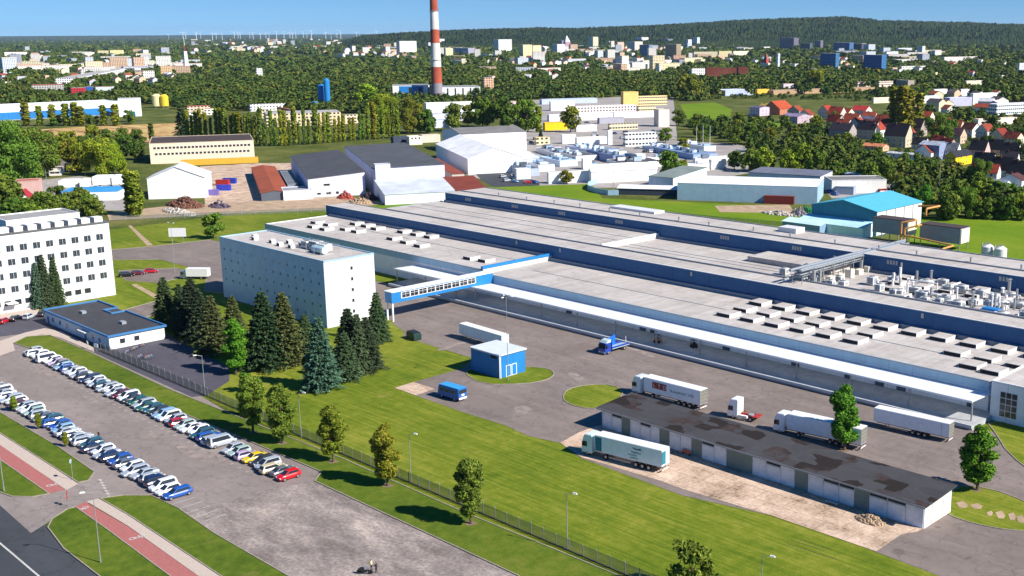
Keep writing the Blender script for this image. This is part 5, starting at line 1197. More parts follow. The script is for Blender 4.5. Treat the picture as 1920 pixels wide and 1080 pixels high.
# ------------------------------------------------------------------ people
def person(x, y, rz, label, shirt, trousers, hair, z=.08, h=1.9, pose='stand', shirt_from=.88):
    J = {'hip': (0, 0, .95), 'chest': (.0, 0, 1.3), 'neck': (.01, 0, 1.5), 'head': (.03, 0, 1.62), 'top': (.03, 0, 1.74)}
    for s, a in ((1, .06), (-1, -.05)):
        J[f'th{s}'] = (0, .1*s, .9); J[f'kn{s}'] = (.04+a*.6, .11*s, .5); J[f'an{s}'] = (a, .12*s, .08); J[f'to{s}'] = (a+.16, .13*s, .04)
        J[f'sh{s}'] = (0, .2*s, 1.42); J[f'el{s}'] = (-.02 if pose == 'stand' else .12, .28*s, 1.14); J[f'wr{s}'] = (.1 if pose == 'stand' else .36, .27*s if pose == 'stand' else .15*s, .9 if pose == 'stand' else 1.08); J[f'ha{s}'] = (.13 if pose == 'stand' else .44, .27*s if pose == 'stand' else .13*s, .82 if pose == 'stand' else 1.08)
    Rr = {'hip': .15, 'chest': .16, 'neck': .06, 'head': .1, 'top': .085, 'th': .1, 'kn': .065, 'an': .045, 'to': .04, 'sh': .07, 'el': .048, 'wr': .034, 'ha': .04}
    E = [('hip', 'chest'), ('chest', 'neck'), ('neck', 'head'), ('head', 'top')]
    for s in (1, -1): E += [('hip', f'th{s}'), (f'th{s}', f'kn{s}'), (f'kn{s}', f'an{s}'), (f'an{s}', f'to{s}'), ('chest', f'sh{s}'), (f'sh{s}', f'el{s}'), (f'el{s}', f'wr{s}'), (f'wr{s}', f'ha{s}')]
    ks = list(J); me = bpy.data.meshes.new('person'); me.from_pydata([J[k] for k in ks], [(ks.index(a), ks.index(b)) for a, b in E], [])
    o = bpy.data.objects.new('tmp', me); COL.objects.link(o); sk = o.modifiers.new('s', 'SKIN'); o.modifiers.new('d', 'SUBSURF').levels = 1
    for k, v in zip(ks, me.skin_vertices[0].data):
        r = Rr[k.rstrip('-1') if k.rstrip('-1') in Rr else k]; v.radius = (r, r)
    me.skin_vertices[0].data[0].use_root = True
    dg = bpy.context.evaluated_depsgraph_get(); nm = bpy.data.meshes.new_from_object(o.evaluated_get(dg)); bpy.data.objects.remove(o)
    nm.materials.clear()
    for q in (flat('skin', (.5, .3, .22), .6), flat('cloth_'+shirt[0], shirt[1], .85), flat('cloth_'+trousers[0], trousers[1], .85), flat('hair_'+hair[0], hair[1], .8), flat('shoe_black', (.03, .03, .03), .6)): nm.materials.append(q)
    for p in nm.polygons:
        c = p.center; p.use_smooth = True; lat = abs(c.y)
        p.material_index = 4 if c.z < .1 else (2 if c.z < .92 and lat < .24 else (0 if (c.z > 1.5 or (lat > .0 and ((Vector(c)-Vector(J['ha1'])).length < .09 or (Vector(c)-Vector(J['ha-1'])).length < .09))) else 1))
        if c.z > 1.66 or (c.z > 1.55 and c.x < -.02): p.material_index = 3
    nm.name = 'person'; o = ob('person', nm, None, None, (x, y, z), R_(rz)); o.scale = (h/1.8,)*3; tag(o, label, 'person')
    f = MB(); f.box(.12, .14, -.012, .012, 1.58, 1.62)
    for s in (-1, 1): f.box(.115, .13, s*.035-.012, s*.035+.012, 1.635, 1.65, 1)
    f.box(.118, .128, -.03, .03, 1.545, 1.555, 2)
    f.build('face', [flat('skin', (.5, .3, .22), .6), M_DARK, flat('lips', (.35, .12, .1), .6)], o)
    return o
g = G(186, 824); person(g.x, g.y, 100, 'person in dark brown clothes standing in the lane beside the parked cars', ('brown', (.07, .035, .03)), ('dark', (.03, .025, .025)), ('dark', (.03, .02, .015)))
g = G(697, 1070); person(g.x, g.y, -140, 'person in a pale yellow jacket bending towards the motorcycle', ('yellow', (.8, .75, .35)), ('dark', (.03, .03, .03)), ('dark', (.03, .02, .015)), pose='reach')
g = G(706, 1075); person(g.x, g.y, -150, 'person in black clothes standing behind the motorcycle rider on the concrete', ('black', (.04, .028, .025)), ('dark', (.03, .025, .025)), ('dark', (.03, .02, .015)), pose='reach')
g = G(684, 1077); t = thing('motorcycle', 'dark motorcycle lying low with a chrome tank on the concrete lot', 'motorcycle', (g.x, g.y, .08), R_(40)); t.scale = (1.25, 1.25, 1.15)
for dx in (-.7, .7): MB().cyl((dx, -.06, .3), (dx, .06, .3), .3, .3, 16).build('wheel', M_TYRE, t)
MB().prism([(-.6, .45), (-.2, .3), (.3, .3), (.5, .7), (.2, .8), (-.3, .7), (-.8, .75)], -.14, .14, 'y').build('body', M_DARK, t); MB().prism([(-.05, .7), (.4, .7), (.35, .95), (.05, .95)], -.15, .15, 'y').build('fuel_tank', M_CHROME, t)
MB().bar((.5, -.35, 1.), (.5, .35, 1.), .03).build('handlebar', M_CHROME, t); MB().bar((.7, 0, .3), (.48, 0, .98), .05).build('fork', M_CHROME, t); MB().box(-.6, -.05, -.13, .13, .72, .82).build('seat', M_TYRE, t)

# ------------------------------------------------------------------ buildings beyond the works
WHT, CRM = 'f0f0ec', 'e8dcb8'
def rot(p, q):   # angle of the left face running from near corner p to left end q
    a = G(*p); b = G(*q); return math.degrees(math.atan2(a.y-b.y, a.x-b.x))
cbuild('office_block', 'long three storey cream office with window bands and a mustard ground floor', 'office building', 278, 283, 478, 308, 270, 0 if 0 else -26.6, wall='ead9c0', roof='4c403c', kind='flat', par=.25, win=[('x', 1, 26, 9.2, 3, .03), ('x', 1, 24, 5.4, 3, .04)], ww=1.7, wh=1.5)
o = building('lean_to', 'low mustard yellow annex along the foot of the long cream office', 'annex', G(340, 311), 3, 46, 3.2, -26.6, wall='dda83a', roof='b8a890')
cbuild('barn', 'white barn with a shallow curved white roof beside the scrap yard', 'barn', 274, 279, 386, 374, 335, -36, wall='f4f4f0', roof='e6e9ef', kind='gabx', rise=5.5, over=.4, rmat=M_ROOF)
o = building('industrial_hall', 'lilac white hall with a dark grey single pitch roof, left of the higher twin', 'industrial hall', Vector((-498.5, 303.8, 0)), 118, 28, 9.3, -27, wall='dcdcea', roof='4c4e53', kind='shedy', rise=2.4, wmat=M_WALL, rmat=M_ROOF, win=[('x', 1, 3, 1.2, 3, .3)], ww=1.6)
put_win(o, win_mesh(3.2, 1.2), .01, 9, 5.5, math.pi/2)
for k in range(2): put_win(o, win_mesh(2., 1.2), .01, 5+k*4.5, 1.2, math.pi/2)
building('industrial_hall', 'higher hall with a broad dark grey roof and shadowed side wall', 'industrial hall', Vector((-480.5, 330.5, 0)), 125, 36, 13.4, -27, wall='d8d8e8', roof='53555a', kind='shedy', rise=.8, rmat=M_ROOF)
building('stair_tower', 'small lilac white stair block between the two dark roofed halls', 'stair block', Vector((-478.2, 330.0, 0)), 5, 7.5, 15.5, -27, wall='dfdfee', roof='5a5c60')
building('workshop', 'low workshop with a pale blue grey roof in front of the high dark hall', 'workshop', Vector((-449, 314.5, 0)), 34, 33.9, 4.9, -27, wall='eef0f4', roof='c3cad4', kind='shedx', rise=3.0, rmat=M_ROOF)
building('workshop', 'rust brown roofed end of the low workshop near the factory', 'workshop', Vector((-433.5, 344.9, 0)), 33, 16, 4.9, -27, wall='eef0f4', roof='7c3a2c', kind='shedx', rise=2.9, rmat=M_ROOF)
building('lean_to', 'long rust red lean-to roof running behind the low workshop', 'annex', Vector((-500, 395.5, 0)), 78, 7, 3.2, -27, wall='c8b8b0', roof='8a4636', kind='shedx', rise=.6, rmat=M_ROOF)
building('shed', 'open shed with a rusty orange roof beside the tan yard', 'shed', Vector((-505, 281.5, 0)), 116, 13, 4.0, -27, wall='5c626c', roof='9a4f34', kind='gabx', rise=1.1, rmat=M_ROOF)
building('shed', 'low white walled shed attached to the lilac hall corner', 'shed', Vector((-499, 290, 0)), 15, 14, 4.5, -27, wall='e6e8f0', roof='9a9ca0')
building('shed', 'narrow grey roofed shed between rusty shed and dark hall', 'shed', Vector((-520, 305, 0)), 60, 5, 4.6, -27, wall='8a93a0', roof='6c7278')
for px, py, c, l in ((418, 347, 'a82c28', 'red container in the tan yard beside the white barn'), (431, 344, '2a3ea8', 'larger blue container in the tan yard'), (420, 357, '2838b0', 'smaller blue container in front of the red one'), (397, 366, '6a60a8', 'violet container near the scrap heaps')):
    g = G(px, py); t = thing('container', l, 'container', (g.x, g.y, .05), R_(40)); MB().box(-3.5, 3.5, -1.3, 1.3, 0, 2.8).build('body', M_METAL, t, c); MB().box(-3.4, 3.4, -1.2, 1.2, 2.81, 2.9).build('lid', M_METAL, t, c)
# white gabled halls
def sbuild(name, label, cat, cor, left, right, z, **k):
    C = G(*cor, z); A = G(*left, z); B = G(*right, z); ang = math.degrees(math.atan2(C.y-A.y, C.x-A.x)); return building(name, label, cat, C, (C-A).length, (B-C).length*k.pop('vs', 1), z, ang, **k)
sbuild('industrial_hall', 'white gabled hall with bright white roof and end wall facing the asphalt', 'industrial hall', (877, 298), (817, 270), (950, 289), 9, wall='f4f4f2', roof='f6f6f6', kind='gabx', rise=5.6, rmat=M_ROOF)
sbuild('industrial_hall', 'large white hall with a low arched grey roof behind the white gabled one', 'industrial hall', (864, 252), (829, 243), (983, 246), 13, wall='fafafa', roof='7c7a78', kind='gaby', rise=2.6, rmat=M_ROOF)
building('annex', 'small white box annex at the foot of the white gabled hall', 'annex', G(878, 323), 12, 8, 4.6, -27, wall='f6f6f6', roof='e6e6e6')
building('shed', 'white lean-to behind the gabled hall with a wide pale roof', 'shed', G(951, 318), 26, 20, 6, -27, wall='c9ccd2', roof='eef0f2', kind='shedx', rise=1.5, rmat=M_ROOF)
cbuild('industrial_hall', 'pale grey low building behind the dark hall, left of the gabled one', 'industrial hall', 788, 792, 826, 268, 254, -20, wall='cfc9b8', roof='b8b2a0')
cbuild('house', 'small white building with dark windows above the higher dark hall', 'building', 762, 768, 792, 272, 257, -20, wall='f0ead8', roof='dcdcdc', win=[('x', 1, 3, 4, 3)])
cbuild('shed', 'dark blue roofed shed poking above the higher dark hall', 'shed', 733, 738, 768, 271, 258, -10, wall='3a4456', roof='4c5668')
# left side
cbuild('shop', 'long low shop with a bright blue roof at the left behind the office', 'shop', 106, 110, 222, 378, 362, -38, wall='eef2fa', roof='3c96d4', kind='flat', par=.0)
for k, (xl, xr, yb, yt, l) in enumerate(((108, 143, 352, 341, 'white lorry body parked left behind the blue roofed shop'), (148, 158, 352, 339, 'small white kiosk behind the blue roofed shop'), (172, 206, 347, 333, 'white flat box building in the yard behind the blue roofed shop'), (208, 237, 346, 332, 'white box building right of its twin behind the blue roofed shop'))):
    cbuild('yard_building', l, 'building', xl, xl+2, xr, yb, yt, -38, wall=WHT, roof='e8e8ea')
cbuild('gatehouse', 'tiny white gatehouse with dark windows beside the side road', 'gatehouse', 89, 92, 115, 330, 317, -30, wall='e0dcd4', roof='6a5040', win=[('x', 1, 2, 1.2, 3, .1)], ww=2.6, wh=1.3)
cbuild('house', 'red and white low house with a pinkish red flat roof at left', 'house', 26, 29, 74, 366, 341, -30, wall='c8a49a', roof='b06050')
cbuild('house', 'little house with a crimson gabled roof and white gable among trees', 'house', 22, 27, 60, 392, 375, -30, wall=WHT, roof='b3303c', kind='gabx', rise=4)
# long white hall, greenish hall, school
sbuild('industrial_hall', 'very long white walled hall with a bright white roof edge before the teal one', 'industrial hall', (1533, 351), (1270, 343), (1552, 336), 8.3, wall='e8f2f8', roof='f4f4f4', wmat=M_PALE, rmat=M_ROOF, par=.1)  # white wall; its bluish shade is painted in with the pale blue panels
cbuild('industrial_hall', 'white gabled hall with grey green roof left of the very long one', 'industrial hall', 1216, 1262, 1325, 352, 334, 10, wall='dceaf0', roof='7f8a86', kind='shedy', rise=2, rmat=M_ROOF)
cbuild('shed', 'open white shed with dark bays in front of the grey green roofed hall', 'shed', 1158, 1268, 1272, 368, 356, 30, wall='3a4450', roof='f0f2f2', kind='shedy', rise=1, rmat=M_ROOF)
w_ = thing('boundary_wall', 'curved pale concrete wall on the grass left of the open white shed', 'wall', tuple(G(1102, 352)))
pts = [(1160, 366), (1140, 366), (1118, 362), (1102, 356), (1103, 350), (1118, 344), (1140, 338)]; o0 = G(1102, 352); m = MB()
for a, b in zip(pts, pts[1:]):
    p, q = G(*a)-o0, G(*b)-o0; d = (q-p).normalized(); s_ = Vector((-d.y, d.x, 0))*.15; m.hexa([tuple(v) for v in (p-s_, q-s_, q+s_, p+s_)], [(v.x, v.y, 2.6) for v in (p-s_, q-s_, q+s_, p+s_)])
m.build('panel', M_PALE, w_)
sbuild('school', 'two storey school with a mauve grey roof and a long dark window band', 'school', (1538, 331), (1403, 323), (1548, 323), 6.5, wall='d9dde4', roof='6c7080', kind='shedy', rise=.8, win=[('y', 1, 14, 2.2, 3, .03)], ww=2.2, wh=1.8)
sbuild('annex', 'white walled annex right of the school', 'annex', (1560, 339), (1545, 331), (1580, 327), 6.5, wall='f0eee8', roof='7c7a7a')
cbuild('shed', 'dark blue shed with white trim behind the teal hall', 'shed', 1581, 1612, 1619, 352, 328, 20, wall='284a66', roof='9aa8b0')
cbuild('shed', 'flat mauve roofed hall just left of the teal hall roof', 'shed', 1566, 1600, 1652, 366, 352, 20, wall='9aa6b8', roof='98a0ae')
cbuild('container', 'long dark red container on the grass before the very long white hall', 'container', 1432, 1488, 1492, 384, 369, 28, wall='6a2622', roof='7a3a30', par=0)
# teal hall
C = Vector((-231.6, 394.5, 0))
t = building('industrial_hall', 'tall teal gabled hall with turquoise roof and white side wall', 'industrial hall', C, 30.5, 36, 10, 0, wall='18647e', roof='5fb8d4', kind='gaby', rise=3.2, wmat=M_TEAL, rmat=M_TEALR, over=.5)
MB().box(.01, .12, .3, 35.7, .3, 9.7).build('side_cladding', M_WPAN, t)
for k in range(1, 5): MB().box(.13, .25, k*7.1-.2, k*7.1+.2, .3, 9.7).build('column', M_STEEL, t)
building('annex', 'low annex with a pale turquoise roof in front of the teal hall', 'annex', Vector((-232.5, 386, 0)), 31, 8.4, 4.2, 0, wall='dff2f8', roof='b9e4ee', kind='shedy', rise=1.6, rmat=M_ROOF)
building('annex', 'second pale turquoise annex stepping left of the teal hall', 'annex', Vector((-249, 381, 0)), 18, 4.9, 4., 0, wall='7d9cb8', roof='c9eaf2', kind='shedy', rise=1.)
# chillers, pipes, silos behind the works
def big_unit(x, y, L_, D, z0, h, label):
    t = thing('cooling_unit', label, 'cooling unit', (x, y, 0))
    MB().box(0, L_, 0, D, z0, z0+h).build('casing', m_panel('ribbed_lilac_steel', (.3, .3, .4), 1.2, .15, .05), t)
    MB().box(-.1, L_+.1, -.1, D+.1, z0+h+.002, z0+h+.25).build('roof', flat('dark_brown_cover', (.07, .05, .05), .8), t)
    for a in (.3, L_*.5, L_-.3):
        for b in (.3, D-.3): MB().box(a-.15, a+.15, b-.15, b+.15, 0, z0).build('leg', M_STEEL, t)
    MB().box(L_+.01, L_+.3, .3, D-.3, z0+.2, z0+h-.3).build('end_panel', flat('ivory_panel', (.75, .72, .55), .6), t)
big_unit(-228.5, 386.5, 15, 7, 3.4, 5.6, 'ribbed lilac cooling unit on legs next to the teal hall')
big_unit(-209, 388, 16.5, 7, 2.6, 5.8, 'ribbed lilac cooling unit on legs nearest the two white silos')
t = thing('gas_pipework', 'orange yellow pipework looping between the two lilac cooling units', 'pipework', (-213, 386, 0)); MO = flat('orange_pipe', (.75, .34, .1), .5)
for pts in (((-1, -3, 1), (-1, -3, 9), (3, -1, 10), (3, 1, 10), (3, 1, 7)), ((1, -4, 1), (1, -4, 7), (5, -2, 8.4), (5, 1, 8.4)), ((-1, -4, 4.6), (8, -4.5, 4.2), (22, -6, 3.4), (22, -14, 3.4)), ((22, -14, 3.4), (22, -16, 2)), ((19, -22, 16.2), (19, -22, 18.5), (21, -16, 19.), (12, -15, 18.))):
    m = MB()
    for a, b in zip(pts, pts[1:]): m.cyl(a, b, .34, .34, 8)
    m.build('pipe', MO, t)
for k, (px, pb) in enumerate(((1851, 487), (1875, 491))):
    g = G(px, pb); t = thing('silo', ['left one of the two white cylindrical silos behind the works', 'right one of the two white cylindrical silos behind the works'][k], 'silo', (g.x, g.y, 0))
    MB().cyl((0, 0, .3), (0, 0, 4.8), 2.1, 2.1, 24).build('tank', flat('white_silo', (.75, .77, .78), .4), t); m = MB(); m.cyl((0, 0, 4.8), (0, 0, 5.6), 2.1, .9, 24); m.build('roof', M_WHITE, t)
    m = MB(); m.cyl((0, 0, 5.6), (0, 0, 6.), .5, .5, 10)
    for i in range(6): a = i*1.047; m.bar((math.cos(a)*1., math.sin(a)*1., 5.5), (math.cos(a)*1., math.sin(a)*1., 6.5), .06)
    m.build('railing', M_STEEL, t); MB().box(-2.3, -2.1, -.3, .3, .3, 6).build('ladder', M_STEEL, t)
# dense white works behind
cbuild('industrial_hall', 'white flat hall with a charcoal roof at the edge of the dense white works', 'industrial hall', 1026, 1029, 1107, 345, 325, -26, wall='f6f6f6', roof='4a4a52')
cbuild('industrial_hall', 'long white hall with a pale sloping roof right of the charcoal roofed one', 'industrial hall', 1105, 1109, 1232, 344, 322, -26, wall='f8f8f6', roof='ece8e6', kind='shedx', rise=3, rmat=M_ROOF)
cbuild('industrial_hall', 'white gabled shed at the dark asphalt corner of the dense white works', 'industrial hall', 965, 969, 995, 337, 318, -26, wall='f6f6f6', roof='9aa4b4')
DW = [(845, 905, 948, 320, 306, 'c8d4e4', '6f7c90'), (950, 985, 1012, 331, 317, 'a8b4c8', '54606e'), (975, 1010, 1040, 322, 310, WHT, '6f8fb0'), (1012, 1050, 1083, 313, 302, 'cfe0f0', 'aecbe4'), (1040, 1080, 1120, 302, 293, WHT, '5c6068'), (1090, 1094, 1110, 318, 298, WHT, 'd8d8d8'), (1060, 1110, 1160, 292, 283, 'b8c4d8', '8a9ab4'), (1100, 1150, 1172, 306, 292, '8c9cc0', '6a7a98'),
      (1158, 1161, 1175, 304, 285, WHT, 'dcdcdc'), (1190, 1194, 1210, 309, 290, WHT, 'e0e0e0'), (1172, 1190, 1192, 308, 292, '6888a8', '5a6a80'), (1110, 1160, 1240, 316, 306, WHT, '4c4c54'), (1210, 1214, 1255, 306, 296, WHT, 'c4ccd8'), (1215, 1262, 1300, 292, 284, 'd0d8e4', '5a6478'), (1250, 1256, 1270, 286, 273, WHT, 'e8e8e8'), (1225, 1300, 1345, 300, 290, '9ab0cc', '7890b4'), (1280, 1284, 1330, 322, 308, WHT, '8090a8'),
      (1330, 1334, 1362, 318, 300, WHT, 'f0f0f0'), (1270, 1320, 1342, 284, 275, WHT, 'a8b8cc'), (1005, 1040, 1075, 296, 288, WHT, '8c94a4'), (960, 1000, 1030, 306, 299, 'd8d8e0', '9a9aa4'), (1180, 1220, 1262, 282, 276, 'e4e6ea', '9098a8'), (1055, 1075, 1100, 284, 277, 'd4dae4', '7c88a0'), (1300, 1304, 1372, 306, 297, WHT, 'c8d0d8')]
for i, (xl, xc, xr, yb, yt, wc, rc) in enumerate(DW):
    cbuild('works_building', f'{"small" if xr-xl < 45 else "wide"} {"blue grey" if wc[0] in "89abc" else "white"} block, {num(i)} of the dense white works from the asphalt corner', 'works building', xl, xc, xr, yb, yt, -22+(i*7) % 11-5, wall=wc, roof=rc, group='blocks of the dense white works', par=.2 if xr-xl > 30 else .3)
    t_ = bpy.data.objects[-1] if False else LAST[0]; wx_, wy_, h_ = LAST[1:]
    for q in range(int(min(14, wx_*wy_/45))):
        a_, b_ = rnd.uniform(1, 4), rnd.uniform(1, 5); x_, y_ = rnd.uniform(-wx_+3, -3-a_) if wx_ > 10 else -wx_/2, rnd.uniform(2, max(3, wy_-7))
        MB().box(x_, x_+a_, y_, y_+b_, h_+.07, h_+rnd.uniform(.8, 2.6)).build('roof_unit', M_METAL, t_, rnd.choice(['e8eaee', '9ab4cc', '6c7c8c', 'b8c8d8', '50565e', 'c8d8e4']))
B = [('office_block', 'white two storey office with a long window row in the dense white works', 'office building', 1168, 1173, 1231, 275, 251, WHT, 'f0f0f0', M_WINO), ('tower', 'slim white tower block beside the white window-row office', 'tower', 1139, 1141, 1147, 272, 246, 'fafafa', 'e0e0e0', None),
     ('industrial_hall', 'pale grey long shed left of the slim white tower block', 'industrial hall', 1078, 1082, 1139, 272, 259, 'f4f2ee', 'a4a8b0', None), ('industrial_hall', 'white cube hall left of the long pale grey shed', 'industrial hall', 1052, 1055, 1080, 270, 254, 'fafafa', 'f0f0f0', None),
     ('house', 'cream yellow house left of the white cube hall', 'house', 1002, 1006, 1031, 272, 259, 'ecd9a8', 'b8a078', M_WINF), ('industrial_hall', 'bright yellow shed with a mauve roof between two dark trees', 'industrial hall', 1018, 1022, 1064, 245, 231, 'f0c81c', '7c5058', None),
     ('industrial_hall', 'white flat shed right of the bright yellow one', 'industrial hall', 1078, 1081, 1119, 247, 236, 'f4f0f0', '7a7c84', None), ('office_block', 'cream low office block beneath the pale upper sheds', 'office building', 1140, 1143, 1196, 244, 233, 'e6d6b0', 'a8a8a8', M_WINO),
     ('tower', 'pinkish cream block with one dark side near the roundish tree', 'building', 1226, 1235, 1255, 238, 206, 'eadbc8', 'b0a8a0', None), ('tower', 'ochre yellow tower block at the end of the green belt', 'building', 1164, 1169, 1197, 199, 173, 'e6c478', 'b8a070', None),
     ('office_block', 'cream office with two rows of windows right of the ochre tower', 'office building', 1194, 1197, 1251, 198, 181, 'ecd39c', '6c6468', M_WINO), ('office_block', 'cream office annex below the two-row windowed one', 'office building', 1194, 1197, 1229, 216, 200, 'ead6a8', 'a0947c', M_WINO),
     ('industrial_hall', 'white hall with a mauve roof strip at the top of the pale sheds', 'industrial hall', 1030, 1033, 1078, 208, 191, 'f4f2f0', 'dfe0ea', None), ('industrial_hall', 'pinkish long hall with small dark windows among the pale sheds', 'industrial hall', 1074, 1078, 1192, 212, 200, 'ecdcd8', 'c8c4d0', M_WINF),
     ('industrial_hall', 'very long pale grey roofed shed on the nearest line of the pale sheds', 'industrial hall', 1026, 1030, 1150, 228, 216, 'dfe2ea', 'b4bac8', None), ('industrial_hall', 'pale blue hall on the farthest line of the pale sheds', 'industrial hall', 1012, 1016, 1120, 196, 187, 'b8c4dc', 'a8acc0', None),
     ('industrial_hall', 'white shed with a dark red edge right of the pale sheds', 'industrial hall', 1148, 1152, 1232, 222, 212, 'f0e8ea', '8c7078', None), ('industrial_hall', 'grey truck hall below the pinkish long hall', 'industrial hall', 1120, 1124, 1170, 232, 222, 'a8a8b4', '7c7c88', None),
     ('house', 'house with a pinkish red roof left of the dark trees', 'house', 952, 957, 982, 222, 192, 'e4cccc', 'c04854', None), ('shed', 'little white shed with a bright blue roof beneath the chimney works', 'shed', 810, 815, 848, 240, 226, 'dfe6f0', '3c78c8', None),
     ('industrial_hall', 'white long slab building in front of the chimney', 'industrial hall', 796, 800, 890, 212, 194, 'fafafa', 'e4e6ea', None), ('industrial_hall', 'low white shed below the white slab of the chimney works', 'industrial hall', 806, 812, 890, 228, 215, 'd8dce4', 'b8bcc8', None)]
for nm, l, c, xl, xc, xr, yb, yt, wc, rc, wm in B:
    cbuild(nm, l, c, xl, xc, xr, yb, yt, -24, wall=wc, roof=rc, wmat=wm)
t = cbuild('power_station', 'white boiler house with a blue panel, left of the striped chimney', 'power station', 730, 737, 806, 184, 161, -35, wall=WHT, roof='6c7078')
m = MB().box(.01, .2, 8, 38, 2, 14.5).build('blue_panel', M_BLUE, t)
for k in range(4): MB().box(.21, .4, 20+k*12, 24+k*12, 2, 13).build('window_strip', M_GLASS, t)
t = cbuild('power_station', 'white boiler house with dark vertical strips, right of the striped chimney', 'power station', 824, 830, 901, 184, 164, -35, wall=WHT, roof='6c7078')
for k in range(9): MB().box(.01, .3, 6+k*9.5, 7.5+k*9.5, 1, 12).build('window_strip', M_GLASS, t)
# chimney
g = G(820, 184); H = 168; t = thing('chimney', 'tall industrial chimney ringed red and white rising above the skyline', 'chimney', (g.x, g.y, 0))
segs = [(0, 18.5, 'grey'), (18.5, 28, 'red'), (28, 38.5, 'red'), (38.5, 52, 'white'), (52, 67.5, 'white'), (67.5, 84, 'red'), (84, 106, 'white'), (106, 130, 'red'), (130, 150, 'white'), (150, 168, 'red')]
for a, b, c in segs:
    ra, rb = 7.2-3.6*a/H, 7.2-3.6*b/H
    MB().cyl((0, 0, a), (0, 0, b), ra, rb, 28).build('band', {'grey': flat('chimney_concrete', (.3, .28, .32), .9, 0, .3, .1), 'red': flat('chimney_red', (.46, .1, .05), .85, 0, .35, .12), 'white': flat('chimney_white', (.78, .74, .7), .85, 0, .25, .12)}[c], t)
for z in (47, 106, 128):
    r_ = 7.2-3.6*z/H+.9; m = MB(); m.cyl((0, 0, z), (0, 0, z+.35), r_, r_, 24)
    for i in range(14): a = i*.449; m.bar((math.cos(a)*r_, math.sin(a)*r_, z+.3), (math.cos(a)*r_, math.sin(a)*r_, z+1.5), .12)
    m.build('gallery', M_STEEL, t)
# blue and yellow silos, left factory, mast
def tank(name, label, px, pb, pt, r, mat, cat='silo', n=1, dome=True):
    g = G(px, pb); h = HT(px, pb, pt); t = thing(name, label, cat, (g.x, g.y, 0)); MB().cyl((0, 0, 2), (0, 0, h-2), r, r, 18).build('tank', mat, t); MB().cyl((0, 0, h-2), (0, 0, h), r, r*.45, 18).build('roof', mat, t)
    for i in range(4): a = .78+i*1.57; MB().box(math.cos(a)*r*.8-.2, math.cos(a)*r*.8+.2, math.sin(a)*r*.8-.2, math.sin(a)*r*.8+.2, 0, 2).build('leg', M_STEEL, t)
MBL = flat('vivid_blue_paint', (.02, .22, .55), .5); MYL = flat('vivid_yellow_paint', (.75, .55, .04), .5); MCR = flat('cream_paint', (.78, .68, .35), .5)
tank('silo', 'tallest vivid blue silo of the tower group above the poplar row', 615, 204, 147, 3.2, MBL); tank('silo', 'slightly lower vivid blue silo left of the tallest', 605, 203, 158, 4.4, MBL); tank('silo', 'short vivid blue drum tank left of the blue silo towers', 590, 208, 190, 5, MBL)
tank('silo', 'vivid yellow silo beside the cream one behind the white factory', 309, 202, 177, 4.6, MYL); tank('silo', 'cream yellow silo beside the vivid yellow one', 295, 202, 176, 5.2, MCR)
C = G(-70, 230); wy = (G(223, 215)-C).length; a_ = math.degrees(math.atan2(G(223, 215).y-C.y, G(223, 215).x-C.x))-90
t = building('factory_hall', 'long hall, white above, vivid blue below, behind the columnar trees', 'factory', C, 34, wy, 13.5, a_, wall='f4f4f6', roof='d8dade')
MB().box(.02, .3, .3, wy-.3, .5, 7.6).build('blue_band', M_BLUE, t)
t = cbuild('factory_hall', 'tall white block with blue door ending the blue and white factory', 'factory', 219, 224, 266, 219, 186, -25, wall='fafafa', roof='6a6c88')
MB().box(.02, .3, 10, 15, .2, 5).build('door', M_BLUE, t)
g = G(350, 136); t = thing('radio_mast', 'white radio mast with red and white antenna tip above the wood', 'mast', (g.x, g.y, 0)); h = HT(350, 136, 96)
m = MB(); 
for i in range(4): a = .785+i*1.571; m.bar((math.cos(a)*6, math.sin(a)*6, 0), (math.cos(a)*3.2, math.sin(a)*3.2, h), 1.3)
m.cyl((0, 0, 0), (0, 0, h), 4.2, 2.6, 10); m.build('shaft', M_WHITE, t)
MB().cyl((0, 0, h), (0, 0, h+12), 1.2, .8, 8).build('antenna', M_RED, t); MB().cyl((0, 0, h+12), (0, 0, h+28), .7, .4, 8).build('antenna_tip', M_WHITE, t)
